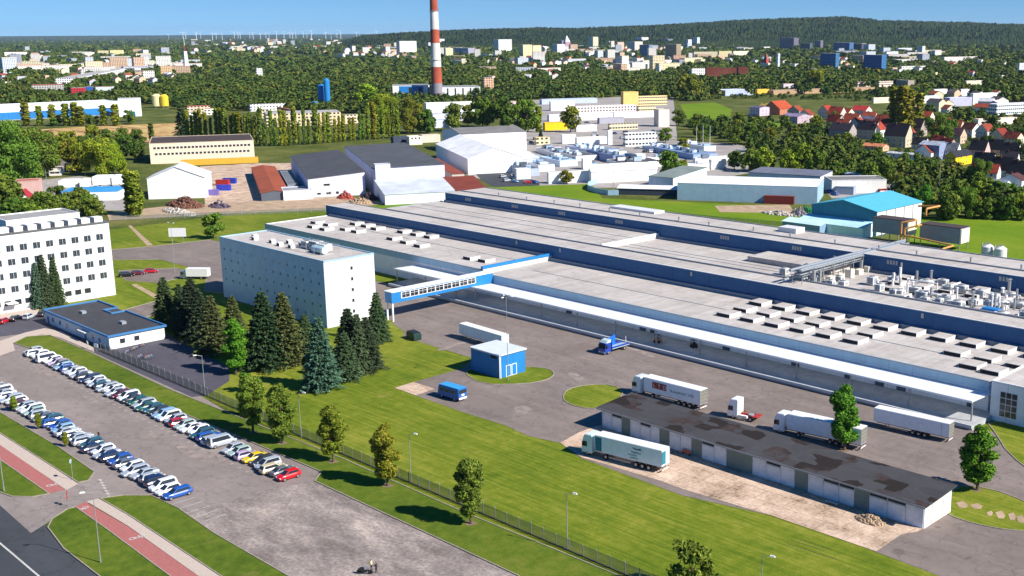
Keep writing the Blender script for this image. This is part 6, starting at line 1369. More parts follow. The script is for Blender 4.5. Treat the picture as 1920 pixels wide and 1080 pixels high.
# village on the right
def house(px, py, wx, wy, h, rise, wc, rc, ridge, label, ang=0, chim=1, group=None):
    g = G(px, py); k_ = FP/g.length; SRECT.append((px-wx*.7*k_, px+wy*.7*k_, py-(h+rise*.5)*k_, py, g.length)); return building('house', label, 'house', g, wx, wy, h, ang, wall=wc, roof=rc, kind='gabx' if ridge == 'x' else 'gaby', rise=rise, win=[('x', 2 if h > 5 else 1, 2, 1.2, 2.8, .15), ('y', 2 if h > 5 else 1, 3, 1.2, 2.8, .1)], ww=1.1, wh=1.2, chim=chim, over=.35, group=group)
V = [(1791, 312, 7, 21, 5.6, 3., 'f0c81e', '30303a', 'y', 'bright yellow house with a dark roof at the head of the row houses'), (1793, 300, 9, 6, 6., 4.4, 'e8e8e8', '8c8c90', 'x', 'grey white gabled house tucked behind the bright yellow house'),
     (1846, 292, 11, 8, 3.6, 6, 'd8b0ac', '24262e', 'x', 'row house with a pink gable and navy roof'), (1877, 291, 11, 8, 3.6, 6, 'b8b49c', '22242c', 'x', 'row house with an olive grey gable and navy roof'), (1906, 298, 11, 8, 3.6, 6, 'd8c4c4', '22242c', 'x', 'row house with a pale pink gable and navy roof'),
     (1858, 322, 12, 8, 3.8, 6.6, 'e6e6ee', '1e222a', 'x', 'row house with a white gable and near-black roof, front line'), (1893, 332, 12, 8, 3.8, 6.6, 'a8dcd0', '1e222a', 'x', 'row house with a mint green gable, front line'), (1926, 340, 12, 8, 3.8, 6.6, 'e0e4e8', '1e222a', 'x', 'row house cut by the right edge, front line'),
     (1915, 355, 12, 8, 4.5, 2.8, 'f0f0f0', '5c3838', 'y', 'small white house with a brown roof at the right edge'), (1885, 357, 14, 6, 3.5, 1.4, 'eef2f4', '8a96a4', 'x', 'low white shed row left of the brown roofed house'),
     (1733, 281, 10, 7.5, 3.6, 4.4, 'e8e2c8', '2c2c2c', 'x', 'little cream house with a steep dark roof'), (1697, 277, 17, 11, 8., 8., 'c8bca4', '2e2830', 'x', 'large house with steep dark roof and timbered pale gable'), (1706, 273, 11, 9, 8, 5, 'd8cdb8', 'a04832', 'y', 'house with an orange hipped front beside the steep dark roofed one'),
     (1650, 262, 10, 8.5, 7.5, 5, 'f4f0ec', 'a84630', 'y', 'white house with bright orange tiles among the village'), (1640, 262, 16, 8, 7.5, 6, 'b8b0a8', '38303a', 'x', 'grey house with a plum dark roof left of the bright orange tiled one'), (1612, 252, 11, 9, 7, 5.5, 'd8c8b8', 'a04430', 'y', 'narrow gabled house with orange red tiles in the village'),
     (1592, 264, 18, 10, 7.5, 5, 'a8a09c', '3c3440', 'x', 'wide grey house with a dark roof at the left end of the village'), (1726, 256, 14, 10, 7, 6.5, 'a89c94', '30262c', 'x', 'shadowed brown gabled house behind the little cream one'),
     (1742, 234, 12, 10, 6, 5, 'f0e4c8', 'ac4830', 'x', 'house with a red orange pyramid roof right of the two tall poplars'), (1553, 222, 12, 11, 6, 5.5, 'd8ccc0', 'a83a28', 'y', 'red roofed house in the middle distance'), (1575, 226, 14, 11, 6, 6, 'ccc0b8', '9c3c2c', 'x', 'second red roofed house beside the mid distance one'),
     (1462, 216, 20, 22, 6, 7, 'b87858', 'b8502e', 'y', 'large house with a broad bright orange roof behind the parking'), (1495, 232, 18, 22, 6, 2, 'b8a4b0', '8c80a0', 'x', 'mauve grey low building below the broad orange roof'), (1424, 218, 12, 16, 8, 1., 'c8b8cc', '6c6488', 'x', 'lilac block building left of the broad orange roof'), (1438, 214, 9, 8, 8, 2, 'e8d488', 'b89c50', 'x', 'yellow cream house next to the lilac block'),
     (1623, 215, 16, 12, 4, 4, 'e0c8c0', 'c83c3c', 'x', 'house with a crimson roof above the grey long shed'), (1680, 240, 40, 12, 6, 2, '8c8ca0', '5c6078', 'x', 'long grey blue roofed shed behind the village houses'), (1775, 262, 12, 9, 5.5, 4.5, 'c09080', 'b05038', 'x', 'brick orange roofed house right of the great round tree'), (1800, 270, 14, 10, 6, 5, 'c8b098', '503840', 'x', 'house with cream gables and a dark plum roof above the yellow one'),
     (1655, 284, 16, 8, 3, 1.6, 'e0b090', 'd88a64', 'x', 'low peach roofed bungalow in front of the village'), (1720, 300, 22, 6, 3, .8, 'eeeeee', 'c8ccd0', 'x', 'low white garages below the little cream house'), (1760, 300, 14, 12, 9, 2, '8c98b8', 'a8b0c0', 'x', 'blue grey block left of the bright yellow house')]
for v in V: house(*v[:9], v[9])
rv = random.Random(11)
for i, (px, py) in enumerate(((1570, 240), (1588, 246), (1606, 238), (1628, 246), (1662, 240), (1676, 250), (1640, 230), (1655, 248), (1780, 245), (1800, 250), (1822, 258), (1760, 288), (1778, 292), (1745, 300), (1850, 262), (1880, 268), (1905, 275), (1498, 220), (1520, 226), (1590, 222), (1715, 240), (1868, 345), (1845, 340), (1905, 318))):
    rn, rc = rv.choice([('orange', '9c4a34'), ('brown', '6a3c30'), ('dark', '2c2a32'), ('red', '8c3426'), ('orange', '94422e')]); wn, wc = rv.choice([('cream', 'ead9bc'), ('white', 'f0ece6'), ('grey', 'b0a8a0')])
    house(px, py, rv.uniform(9, 14), rv.uniform(8, 10), rv.uniform(4.5, 6.5), rv.uniform(4, 5.5), wc, rc, rv.choice('xxy'), f'{wn} village house with {rn} roof, {num(i)} in the scatter from the broad orange roof', rv.uniform(-20, 15), group='houses of the village')
R = [('factory_hall', 'wide white hall with dark window bands at the right edge', 'industrial hall', 1853, 1868, 1960, 216, 196, 'e4e8f0', 'b4b8c0'), ('supermarket', 'building with a long deep red roof at the right', 'shop', 1826, 1834, 1908, 236, 224, 'f0ead8', 'c02838'), ('industrial_hall', 'white sawtooth like hall with pink and grey roof patches', 'industrial hall', 1818, 1824, 1868, 196, 176, 'f2f2f4', 'd8d0d8'), ('industrial_hall', 'white gabled hall with a pinkish red roof to its left', 'industrial hall', 1798, 1802, 1818, 180, 168, 'fafafa', 'e8e8ee'),
     ('industrial_hall', 'white hall with dark bays right of the two tall poplars', 'industrial hall', 1726, 1732, 1762, 194, 181, 'e8eaf0', 'f2f2f4'), ('industrial_hall', 'lilac fronted white roofed hall in the right middle distance', 'industrial hall', 1768, 1780, 1822, 200, 184, 'b8b8d0', 'e4e6f0'), ('industrial_hall', 'white flat shed above the lilac fronted hall', 'industrial hall', 1748, 1752, 1776, 178, 168, 'f6f6f6', 'f0f0f0'), ('industrial_hall', 'cream long building at the right wood edge', 'building', 1808, 1812, 1842, 160, 152, 'e8e4c8', 'dcd8c8'),
     ('industrial_hall', 'white roofed pavilion with a shallow silver gable in the green belt', 'industrial hall', 1336, 1360, 1412, 180, 170, 'b8c4dc', 'd4d8e4'), ('industrial_hall', 'yellow ochre small building beside the silver gabled pavilion', 'building', 1416, 1420, 1442, 178, 168, 'e8bc48', 'd8c8a0'), ('industrial_hall', 'very long grey brown flat building across the right middle distance', 'industrial hall', 1440, 1450, 1640, 178, 170, 'b89878', '9c9490'), ('industrial_hall', 'cream low house row in front of the very long grey brown building', 'building', 1634, 1638, 1690, 194, 184, 'eadfc0', 'dcd4c8'),
     ('barracks', 'pink cream two storey block left in the row of three above the long building', 'building', 1605, 1608, 1632, 166, 154, 'ead0bc', 'b8a8a8'), ('barracks', 'pink cream two storey block centre in the row of three above the long building', 'building', 1645, 1648, 1674, 166, 153, 'ecd6c4', 'b8a8a8'), ('barracks', 'grey block right in the row of three above the long building', 'building', 1680, 1702, 1714, 164, 151, 'a8a094', '98948c')]
for nm, l, c, xl, xc, xr, yb, yt, wc, rc in R: cbuild(nm, l, c, xl, xc, xr, yb, yt, -20, wall=wc, roof=rc, wmat=M_WINO if 'window' in l or 'storey' in l else None)
t = cbuild('brick_mill', 'huge dark red brick mill with two projecting end blocks', 'mill', 1322, 1324, 1350, 153, 127, -40, wall='8a3c30', roof='6a5a54', wmat=flat('mill_brick', (.2, .055, .035), .9, 0, .4, .08)); 
cbuild('brick_mill', 'shadowed centre range of the dark red brick mill', 'mill', 1340, 1342, 1390, 145, 128, -40, wall='7a342a', roof='6a5a54', wmat=flat('mill_brick', (.2, .055, .035), .9, 0, .4, .08)); cbuild('brick_mill', 'right projecting end block of the dark red brick mill', 'mill', 1380, 1384, 1402, 149, 126, -40, wall='7a342a', roof='6a5a54', wmat=flat('mill_brick', (.2, .055, .035), .9, 0, .4, .08))
# high-rise flats on the skyline
A = [(744, 750, 782, 104, 77, 'f4f2ea', 'white'), (815, 820, 834, 90, 73, 'f2f2f0', 'white'), (833, 836, 850, 111, 90, 'eae2b4', 'pale yellow'), (852, 878, 891, 106, 90, 'b4b4c4', 'lilac grey'), (926, 935, 960, 100, 74, 'f0eee8', 'white'), (973, 981, 998, 109, 84, 'efe2b0', 'cream'), (996, 999, 1015, 107, 85, 'efe2b8', 'cream'), (1036, 1045, 1060, 104, 83, 'eef0f4', 'white'),
     (1066, 1086, 1089, 84, 69, '6c748c', 'slate'), (1087, 1089, 1101, 84, 70, 'ece0bc', 'cream'), (1102, 1112, 1122, 93, 69, 'e8e2c0', 'cream'), (1109, 1113, 1133, 80, 67, 'dfe6ea', 'white'), (1144, 1146, 1152, 93, 77, 'ecdcc8', 'peach'), (1155, 1158, 1170, 99, 79, 'ecccb4', 'peach'), (1150, 1158, 1172, 84, 67, 'e4e8ea', 'white'), (1176, 1190, 1205, 96, 78, 'e8dfd0', 'cream'), (1190, 1203, 1216, 88, 70, 'ecebe6', 'white'), (1199, 1217, 1224, 105, 84, '8494a8', 'blue grey'),
     (1248, 1268, 1277, 113, 83, 'b09c7c', 'tan'), (1234, 1252, 1262, 88, 73, '7c8498', 'slate'), (1262, 1276, 1284, 84, 71, 'c8ccd8', 'pale grey'), (1285, 1290, 1297, 90, 74, 'e4e4e4', 'white'), (1299, 1307, 1312, 89, 70, 'e8ecf2', 'white'), (1316, 1348, 1354, 84, 70, '5a6484', 'navy'), (1358, 1366, 1381, 86, 67, 'ece8dc', 'white'), (1382, 1413, 1421, 86, 69, '6c7c9c', 'blue grey'), (1430, 1454, 1458, 81, 69, '84768c', 'mauve'), (1462, 1488, 1497, 91, 71, '7c7084', 'mauve'), (1500, 1518, 1523, 99, 81, '5c6074', 'slate'), (1527, 1538, 1543, 93, 76, '7c7888', 'mauve'), (1562, 1592, 1600, 101, 80, '4c74a4', 'blue'), (1537, 1566, 1573, 133, 100, '3c78a8', 'sky blue'), (1600, 1615, 1621, 99, 82, '4c5468', 'slate'), (1618, 1652, 1661, 139, 103, '3670a8', 'sky blue'), (1657, 1662, 1684, 112, 97, 'e4ecf2', 'white')]
for i, (xl, xc, xr, yb, yt, wc, cn) in enumerate(A):
    cbuild('tower_block', f'{cn} high-rise, {num(i)} of the skyline row counting right from the chimney', 'tower block', xl, xc, xr, yb, yt, (i*37) % 9-14, wall=wc, roof='c8c8c8', wmat=M_WINF, group='high-rise flats on the skyline', par=0)
A2 = [(1298, 1301, 1345, 107, 97, CRM), (1345, 1348, 1372, 107, 96, 'e8d8a0'), (1372, 1375, 1405, 104, 96, 'e4dcc0'), (180, 184, 204, 106, 95, 'e8dca8'), (204, 207, 233, 106, 94, 'f0e0a0'), (157, 160, 177, 106, 98, 'ece4d4'), (5, 9, 51, 105, 98, 'f4f2ee'), (56, 59, 72, 107, 99, 'd8a498'), (155, 158, 181, 129, 117, 'e8dca0'), (190, 194, 214, 130, 117, 'e0b898'), (229, 232, 241, 128, 117, 'f0f0e4'), (255, 258, 277, 130, 118, 'ecc8b0'), (266, 269, 291, 152, 133, 'f0ece0'), (298, 302, 322, 141, 124, 'e8c090'), (300, 303, 343, 130, 118, 'f0e4d4'),
      (0, 2, 50, 134, 119, 'ece4dc'), (50, 54, 94, 134, 119, 'e4d8c0'), (32, 105, 134, 160, 147, 'f2f2f4'), (40, 60, 120, 170, 160, 'b8b4b0'), (128, 134, 158, 178, 165, 'c83038'), (158, 160, 176, 172, 163, '2858a8'), (176, 180, 211, 172, 163, 'd8e4ec'), (478, 482, 493, 150, 150-22, 'f0f0f0'), (467, 470, 535, 209, 196, 'f4f4f0'), (348, 352, 395, 214, 200, 'dcc8b0'), (348, 352, 372, 228, 212, 'f2f2f2'), (481, 486, 504, 222, 206, 'ead8b0'), (520, 552, 556, 218, 207, '6c6074'), (496, 500, 640, 238, 214, 'e8d0a8'), (640, 644, 680, 232, 216, 'e8c8b0'), (380, 384, 402, 216, 204, 'f0ead8'), (1455, 1458, 1462, 132, 100, 'e4e8f0'),
      (1680, 1684, 1710, 96, 90, 'e8e8f0'), (1765, 1770, 1832, 119, 107, 'f0ece4'), (1685, 1690, 1738, 134, 124, 'f0f0e4'), (1906, 1910, 1930, 142, 118, 'e8e8ec'), (1294, 1297, 1322, 146, 128, 'f4f2f0'), (1210, 1214, 1240, 132, 120, 'f0ecd8'), (1140, 1144, 1168, 132, 122, 'f0ecdc'), (1096, 1100, 1104, 128, 118, 'd8a080'), (1178, 1182, 1200, 132, 127, 'e8e4d8'), (904, 908, 926, 174, 146, 'dcb090'), (1465, 1469, 1488, 166, 157, 'e8dce4'), (1232, 1236, 1240, 140, 124, 'fafafa'), (1048, 1054, 1066, 92, 76, 'b09ca8')]
for i, a in enumerate(A2):
    cbuild('apartment_house' if a[4]+8 < a[3] else 'low_building', f'{ {"f": "white", "e": "cream", "d": "tan"}.get(a[5][0], "grey toned") if a[5] not in ("c83038", "2858a8", "d8e4ec") else {"c83038": "crimson", "2858a8": "royal blue", "d8e4ec": "ice blue"}[a[5]]} far building {"at the left" if a[0] < 450 else ("in the centre" if a[0] < 1250 else "at the right")} of the town, {num(i)} of the scattered midfield blocks', 'building', *a[:5], (i*31) % 21-34, wall=a[5], roof='b0aca8' if i % 3 else 'a86048', wmat=M_WINF if a[3]-a[4] > 9 else None, par=0, group='scattered far blocks of the town')
g = G(1063, 94); t = thing('church', 'mauve church tower with a pointed pale spire on the skyline', 'church', (g.x, g.y, 0), R_(-20)); hh = HT(1063, 94, 78); s_ = 12
MB().box(-s_, s_, -s_, s_, 0, hh).build('tower', M_WALL, t, 'b898a0'); MB().add([(-s_, -s_, hh), (s_, -s_, hh), (s_, s_, hh), (-s_, s_, hh), (0, 0, hh*1.75)], [(0, 1, 4), (1, 2, 4), (2, 3, 4), (3, 0, 4), (3, 2, 1, 0)]).build('spire', M_WALL, t, 'd8e0ea')
MB().box(-70, -s_-.1, -s_, s_, 0, hh*.45).build('nave', M_WALL, t, '8c6468')
g = G(1436, 130); t = thing('church', 'white church with a red onion topped tower among trees', 'church', (g.x, g.y, 0)); hh = HT(1436, 130, 110)
MB().box(-9, 9, -4, 4, 0, hh*.6).build('nave', M_WALL, t, 'ecdcd4'); MB().box(-4, 4, -4.2, 4.2, hh*.6, hh).build('tower', M_WALL, t, 'b04a44'); MB().add([(-4, -4, hh), (4, -4, hh), (4, 4, hh), (-4, 4, hh), (0, 0, hh*1.6)], [(0, 1, 4), (1, 2, 4), (2, 3, 4), (3, 0, 4), (3, 2, 1, 0)]).build('spire', M_TILE, t, 'a0705c')

# landmarks used when describing trees and small houses
LM = [(380, 285, 'long cream office'), (330, 345, 'white barn'), (610, 330, 'lilac walled hall'), (760, 300, 'high dark roofed hall'), (900, 255, 'arched grey roof hall'), (860, 300, 'white gabled hall'), (170, 360, 'blue roofed shop'), (100, 322, 'tiny white gatehouse'), (1040, 238, 'bright yellow shed'), (1180, 185, 'ochre tower'), (1245, 220, 'pinkish cream block'), (1200, 262, 'window-row office'), (820, 170, 'striped chimney'), (765, 172, 'blue panelled boiler house'), (870, 172, 'strip windowed boiler house'), (610, 175, 'blue silos'), (302, 188, 'yellow silos'), (240, 200, 'tall white factory block'), (100, 210, 'blue and white factory'), (350, 110, 'radio mast'), (1065, 334, 'charcoal roofed white hall'), (1400, 363, 'very long white hall'), (1470, 335, 'school'), (1620, 400, 'teal hall'), (1815, 298, 'bright yellow house'), (1733, 275, 'little cream house'), (1690, 262, 'steep dark roofed house'), (1650, 255, 'bright orange tiled house'), (1465, 212, 'broad orange roof'), (1360, 140, 'brick mill'), (1555, 118, 'smaller blue high-rise'), (1637, 122, 'bigger blue high-rise'), (1375, 175, 'silver gabled pavilion'), (1545, 174, 'long grey brown building'), (1885, 330, 'mint green row house'), (1870, 230, 'deep red roof'), (1890, 206, 'white hall with window bands'), (1420, 230, 'lilac block building'), (1865, 470, 'white silos'), (1260, 345, 'grey green roofed hall'), (1655, 160, 'pink cream blocks'), (1740, 190, 'white hall with dark bays'), (760, 90, 'first white high-rise'), (945, 87, 'white skyline high-rise'), (1258, 98, 'tan high-rise'), (1063, 85, 'mauve church tower'), (1436, 122, 'white church'), (205, 100, 'pale yellow flats'), (25, 101, 'white far terrace'), (410, 205, 'poplar row left end'), (700, 240, 'poplar row right end')]
SEEN = {}
def auto_label(desc, px, py):
    b = min(LM, key=lambda l: (l[0]-px)**2+((l[1]-py)*2.2)**2); dx, dy = px-b[0], (py-b[1])*2
    d = ('left of' if dx < 0 else 'right of') if abs(dx) > abs(dy) else ('beyond' if dy < 0 else 'in front of')
    s = f'{desc} {d} the {b[2]}'; SEEN[s] = SEEN.get(s, 0)+1; k = SEEN[s]-1
    return s if k == 0 else f'{num(k)} {s}'
def clear(x, y, r=4):
    return all((x-a)**2+(y-b)**2 > (c+r)**2 for a, b, c in FOOT)
def inpoly(x, y, P):
    c = False; j = len(P)-1
    for i in range(len(P)):
        if (P[i][1] > y) != (P[j][1] > y) and x < (P[j][0]-P[i][0])*(y-P[i][1])/(P[j][1]-P[i][1])+P[i][0]: c = not c
        j = i
    return c
KW = {'round': 'round crowned tree', 'wide': 'broad tree', 'poplar': 'slender poplar', 'vase': 'upright tree', 'bigwide': 'huge spreading tree', 'farspruce': 'dark spruce', 'fir': 'fir'}
HW = {'green': 'green', 'olive': 'olive green', 'autumn': 'rusty', 'bright': 'light green', 'dark': 'dark green', 'yellow': 'yellow green', 'khaki': 'khaki', 'mid': 'deep green', 'blue': 'bluish'}
def T(kind, px, pb, pt, hue, ws=1.):
    g = G(px, pb); keep(g.x, g.y, 2); return tree(kind, g.x, g.y, HT(px, pb, pt), hue, auto_label(f'{HW[hue]} {KW[kind]}', px, (pb+pt)/2), ws=ws)
# individually placed trees of the middle distance
for v in [('bigwide', 20, 345, 232, 'green', 1.), ('bigwide', 62, 335, 243, 'mid', 1.), ('wide', 5, 400, 330, 'mid', 1.1), ('wide', 28, 420, 372, 'dark', 1.), ('wide', 95, 415, 365, 'mid', .9), ('wide', 60, 425, 385, 'green', 1.2), ('round', 175, 412, 372, 'green', 1.4), ('wide', 150, 322, 268, 'olive', 1.), ('bigwide', 183, 330, 262, 'yellow', 1.), ('bigwide', 213, 328, 272, 'yellow', .8), ('wide', 252, 300, 264, 'dark', 1.), ('wide', 118, 288, 268, 'olive', 1.3), ('wide', 142, 287, 268, 'olive', 1.3), ('wide', 232, 265, 240, 'green', 1.),
          ('poplar', 244, 402, 315, 'khaki', 1.5), ('poplar', 257, 406, 318, 'khaki', 1.8), ('vase', 262, 402, 350, 'yellow', 1.), ('poplar', 285, 268, 230, 'dark', 1.8), ('farspruce', 345, 262, 205, 'dark', 1.3), ('round', 1063, 345, 320, 'olive', 1.3), ('round', 1208, 330, 303, 'green', 1.2), ('wide', 1255, 330, 284, 'mid', 1.), ('round', 1280, 325, 300, 'olive', 1.2), ('round', 1377, 318, 284, 'dark', 1.1), ('wide', 1405, 322, 282, 'green', 1.), ('wide', 1432, 322, 280, 'yellow', 1.), ('wide', 1478, 324, 283, 'yellow', .9), ('wide', 1500, 322, 270, 'olive', 1.), ('wide', 1525, 322, 278, 'mid', 1.),
          ('round', 1248, 268, 240, 'green', 1.3), ('round', 1272, 236, 206, 'dark', 1.2), ('round', 1280, 286, 258, 'olive', 1.1), ('wide', 1308, 238, 215, 'mid', 1.1), ('poplar', 1674, 254, 160, 'autumn', 1.6), ('poplar', 1690, 258, 158, 'khaki', 2.0), ('poplar', 1703, 256, 165, 'autumn', 1.5), ('poplar', 1721, 250, 172, 'khaki', 1.7), ('bigwide', 1758, 275, 215, 'mid', 1.), ('wide', 1782, 262, 225, 'bright', 1.), ('bigwide', 1530, 170, 130, 'yellow', .9), ('wide', 1293, 186, 142, 'autumn', 1.), ('bigwide', 1836, 350, 300, 'mid', 1.), ('wide', 1738, 345, 300, 'dark', 1.), ('wide', 1660, 345, 300, 'mid', .9), ('wide', 1630, 350, 305, 'green', .9),
          ('bigwide', 1730, 405, 350, 'bright', .8), ('wide', 1775, 412, 360, 'green', 1.), ('bigwide', 1810, 408, 355, 'green', 1.), ('wide', 1850, 410, 372, 'mid', 1.1), ('wide', 1885, 412, 370, 'dark', 1.1), ('wide', 1915, 412, 365, 'olive', 1.), ('round', 852, 246, 196, 'green', 1.), ('round', 877, 238, 196, 'olive', .9), ('poplar', 858, 240, 200, 'khaki', 1.6), ('wide', 905, 238, 188, 'mid', .9), ('wide', 943, 240, 185, 'dark', 1.), ('wide', 985, 248, 190, 'mid', .9), ('poplar', 1010, 248, 198, 'yellow', 1.8), ('round', 1070, 248, 200, 'olive', 1.), ('farspruce', 1014, 262, 245, 'dark', 1.3), ('bigwide', 775, 250, 186, 'olive', .8), ('bigwide', 722, 250, 178, 'yellow', .8), ('wide', 800, 250, 208, 'dark', .9), ('wide', 690, 200, 160, 'yellow', 1.2)]:
    T(*v)
# the columnar trees before the blue factory, and the poplar row
for i, px in enumerate((50, 75, 100, 125, 142, 153, 195, 218)): T('poplar', px, 236, 190+(i*7) % 9, 'khaki', 2.3)
for i in range(44):
    px = 352+i*9.2+rnd.uniform(-2, 2); pb = 266+8*math.sin(i*.1)
    T('poplar', px, pb, pb-rnd.uniform(44, 74), rnd.choice(['khaki', 'olive', 'green', 'khaki', 'mid']), rnd.uniform(.75, 1.1))
# woods and gardens: scattered trees
ZN = [([(0, 395), (100, 380), (230, 388), (205, 400), (120, 412), (0, 412)], 8, 'wide', 26, 44, ('mid', 'green', 'dark')),
      ([(1550, 300), (1640, 270), (1760, 300), (1790, 320), (1700, 350), (1560, 345)], 20, 'wide', 16, 30, ('green', 'mid', 'bright', 'dark')),
      ([(1400, 235), (1560, 228), (1600, 265), (1570, 285), (1480, 280), (1400, 262)], 20, 'wide', 14, 26, ('green', 'olive', 'mid', 'dark', 'autumn')),
      ([(1580, 235), (1700, 228), (1740, 262), (1600, 272)], 8, 'round', 12, 20, ('green', 'dark', 'mid')),
      ([(1760, 330), (1925, 345), (1925, 405), (1740, 405)], 16, 'wide', 26, 44, ('green', 'bright', 'mid', 'olive')),
      ([(1750, 215), (1925, 235), (1925, 295), (1770, 280)], 14, 'wide', 13, 26, ('mid', 'green', 'dark', 'olive')),
      ([(1290, 240), (1400, 238), (1420, 285), (1320, 275)], 14, 'round', 20, 36, ('mid', 'green', 'dark', 'olive')),
      ([(90, 230), (300, 225), (330, 232), (90, 240)], 8, 'round', 14, 22, ('dark', 'mid')), ([(90, 272), (270, 268), (275, 292), (95, 296)], 14, 'wide', 22, 34, ('green', 'dark', 'olive'))]
for P, n, kind, h0, h1, hues in ZN:
    xs = [p[0] for p in P]; ys = [p[1] for p in P]; k = tries = 0
    while k < n and tries < 900:
        tries += 1; x, y = rnd.uniform(min(xs), max(xs)), rnd.uniform(min(ys), max(ys))
        if not inpoly(x, y, P): continue
        g = G(x, y)
        if not clear(g.x, g.y, 3): continue
        T(kind if rnd.random() < .8 else 'round', x, y, y-rnd.uniform(h0, h1), rnd.choice(hues), rnd.uniform(.85, 1.15)); k += 1
print('trees', NT_[0])
# small houses of the town
HP = [([(900, 95), (1240, 90), (1300, 110), (1280, 128), (900, 122)], 60), ([(640, 84), (745, 84), (745, 110), (640, 112)], 20), ([(835, 70), (1060, 70), (1060, 84), (840, 86)], 34), ([(1280, 104), (1920, 118), (1920, 150), (1700, 150), (1280, 120)], 34), ([(0, 106), (330, 112), (330, 160), (0, 166)], 42), ([(340, 72), (640, 74), (640, 104), (340, 104)], 22), ([(1740, 72), (1860, 76), (1860, 86), (1730, 86)], 16), ([(1680, 180), (1900, 180), (1910, 222), (1700, 222)], 12), ([(880, 118), (1100, 112), (1100, 150), (890, 158)], 10)]
for P, n in HP:
    xs = [p[0] for p in P]; ys = [p[1] for p in P]; k = tries = 0
    while k < n and tries < 2500:
        tries += 1; x, y = rnd.uniform(min(xs), max(xs)), rnd.uniform(min(ys), max(ys))
        if not inpoly(x, y, P): continue
        g = G(x, y)
        if not clear(g.x, g.y, 4): continue
        wc, wn = rnd.choice([('e4e1d8', 'white'), ('e4e1d8', 'white'), ('dccfae', 'cream'), ('d8b696', 'peach'), ('c4c6d0', 'pale grey')]); rc, rn = rnd.choice([('94422e', 'red'), ('a8583e', 'orange'), ('8c8480', 'grey'), ('5c5458', 'dark'), ('d8d8dc', 'pale')])
        s = 1+max(0, (110-y))*.05; SRECT.append((x-260*12/g.length, x+260*12/g.length, y-8*FP/g.length, y, g.length))
        building('house', auto_label(f'small {wn} house with {rn} roof', x, y), 'house', g, rnd.uniform(9, 20)*s, rnd.uniform(9, 16)*s, rnd.uniform(5, 9)*min(s, 1.6), rnd.uniform(-40, 20), wall=wc, roof=rc, kind=rnd.choice(['gabx', 'gaby', 'gabx', 'flat']), rise=3.4*s, group='small houses of the town'); k += 1

BP = [([(1040, 84), (1300, 82), (1300, 100), (1040, 104)], 56), ([(640, 86), (960, 86), (960, 112), (700, 116)], 34), ([(1220, 72), (1540, 72), (1560, 96), (1240, 98)], 38), ([(1540, 92), (1760, 100), (1740, 128), (1560, 120)], 24), ([(0, 100), (340, 104), (340, 140), (0, 146)], 40), ([(1100, 108), (1340, 108), (1320, 134), (1120, 138)], 28), ([(340, 74), (640, 74), (640, 96), (340, 96)], 26), ([(860, 120), (1080, 120), (1080, 150), (880, 160)], 8)]
for P, n in BP:
    n = int(n*1.15)
    xs = [p[0] for p in P]; ys = [p[1] for p in P]; k = tries = 0
    while k < n and tries < 4000:
        tries += 1; x, y = rnd.uniform(min(xs), max(xs)), rnd.uniform(min(ys), max(ys))
        if not inpoly(x, y, P): continue
        g = G(x, y)
        if not clear(g.x, g.y, -10): continue
        wc, wn = rnd.choice([('ece9e0', 'white'), ('e8e4dc', 'off-white'), ('e4d8b0', 'cream'), ('d4b496', 'peach'), ('b4b8c4', 'pale grey'), ('c8d0d8', 'chalky')]); st = rnd.choice([4, 4, 5, 5, 5, 6, 8, 11]); h = st*2.9
        a_, b_ = (rnd.uniform(11, 16), rnd.uniform(30, 85)) if rnd.random() < .6 else (rnd.uniform(30, 80), rnd.uniform(11, 16))
        if st > 6: a_, b_ = rnd.uniform(14, 24), rnd.uniform(16, 36); SRECT.append((x-a_*FP/g.length*.7, x+b_*FP/g.length*.7, y-h*FP/g.length, y, g.length))
        building('apartment_block', auto_label(f'{wn} {"high" if st > 6 else "mid-rise"} flats', x, y), 'apartment block', g, a_, b_, h, rnd.uniform(-40, 10), wall=wc, roof=rnd.choice(['b8b4b0', '9a9690', 'b86048']), wmat=M_WINF, par=0, group='apartment blocks of the town'); k += 1
CP = [([(1392, 258), (1400, 250), (1470, 268), (1460, 276)], 26), ([(1040, 282), (1300, 275), (1320, 300), (1060, 312)], 14), ([(930, 325), (1010, 340), (1000, 350), (920, 340)], 7), ([(1110, 250), (1260, 244), (1262, 256), (1120, 262)], 16), ([(1545, 350), (1690, 340), (1695, 362), (1560, 368)], 12), ([(100, 340), (235, 345), (235, 352), (100, 356)], 8), ([(960, 240), (1010, 262), (1000, 272), (955, 262)], 6), ([(1060, 225), (1160, 222), (1160, 232), (1060, 240)], 8)]
for P, n in CP:
    xs = [p[0] for p in P]; ys = [p[1] for p in P]; k = tries = 0
    while k < n and tries < 600:
        tries += 1; x, y = rnd.uniform(min(xs), max(xs)), rnd.uniform(min(ys), max(ys))
        if not inpoly(x, y, P): continue
        g = G(x, y)
        if not clear(g.x, g.y, -3 if y > 240 else -6): continue
        kd, cl = rnd.choice(['hatchback', 'saloon', 'estate', 'van', 'people carrier']), rnd.choice(['white', 'white', 'silver', 'silver', 'grey', 'dark blue', 'black', 'red', 'light blue', 'blue'])
        car(kd, g.x, g.y, rnd.choice([0, 60, 150, 90])+rnd.uniform(-8, 8), cl, auto_label(f'far {cl} {kd}', x, y), 'cars in the yards beyond the works'); keep(g.x, g.y, 1.5); k += 1

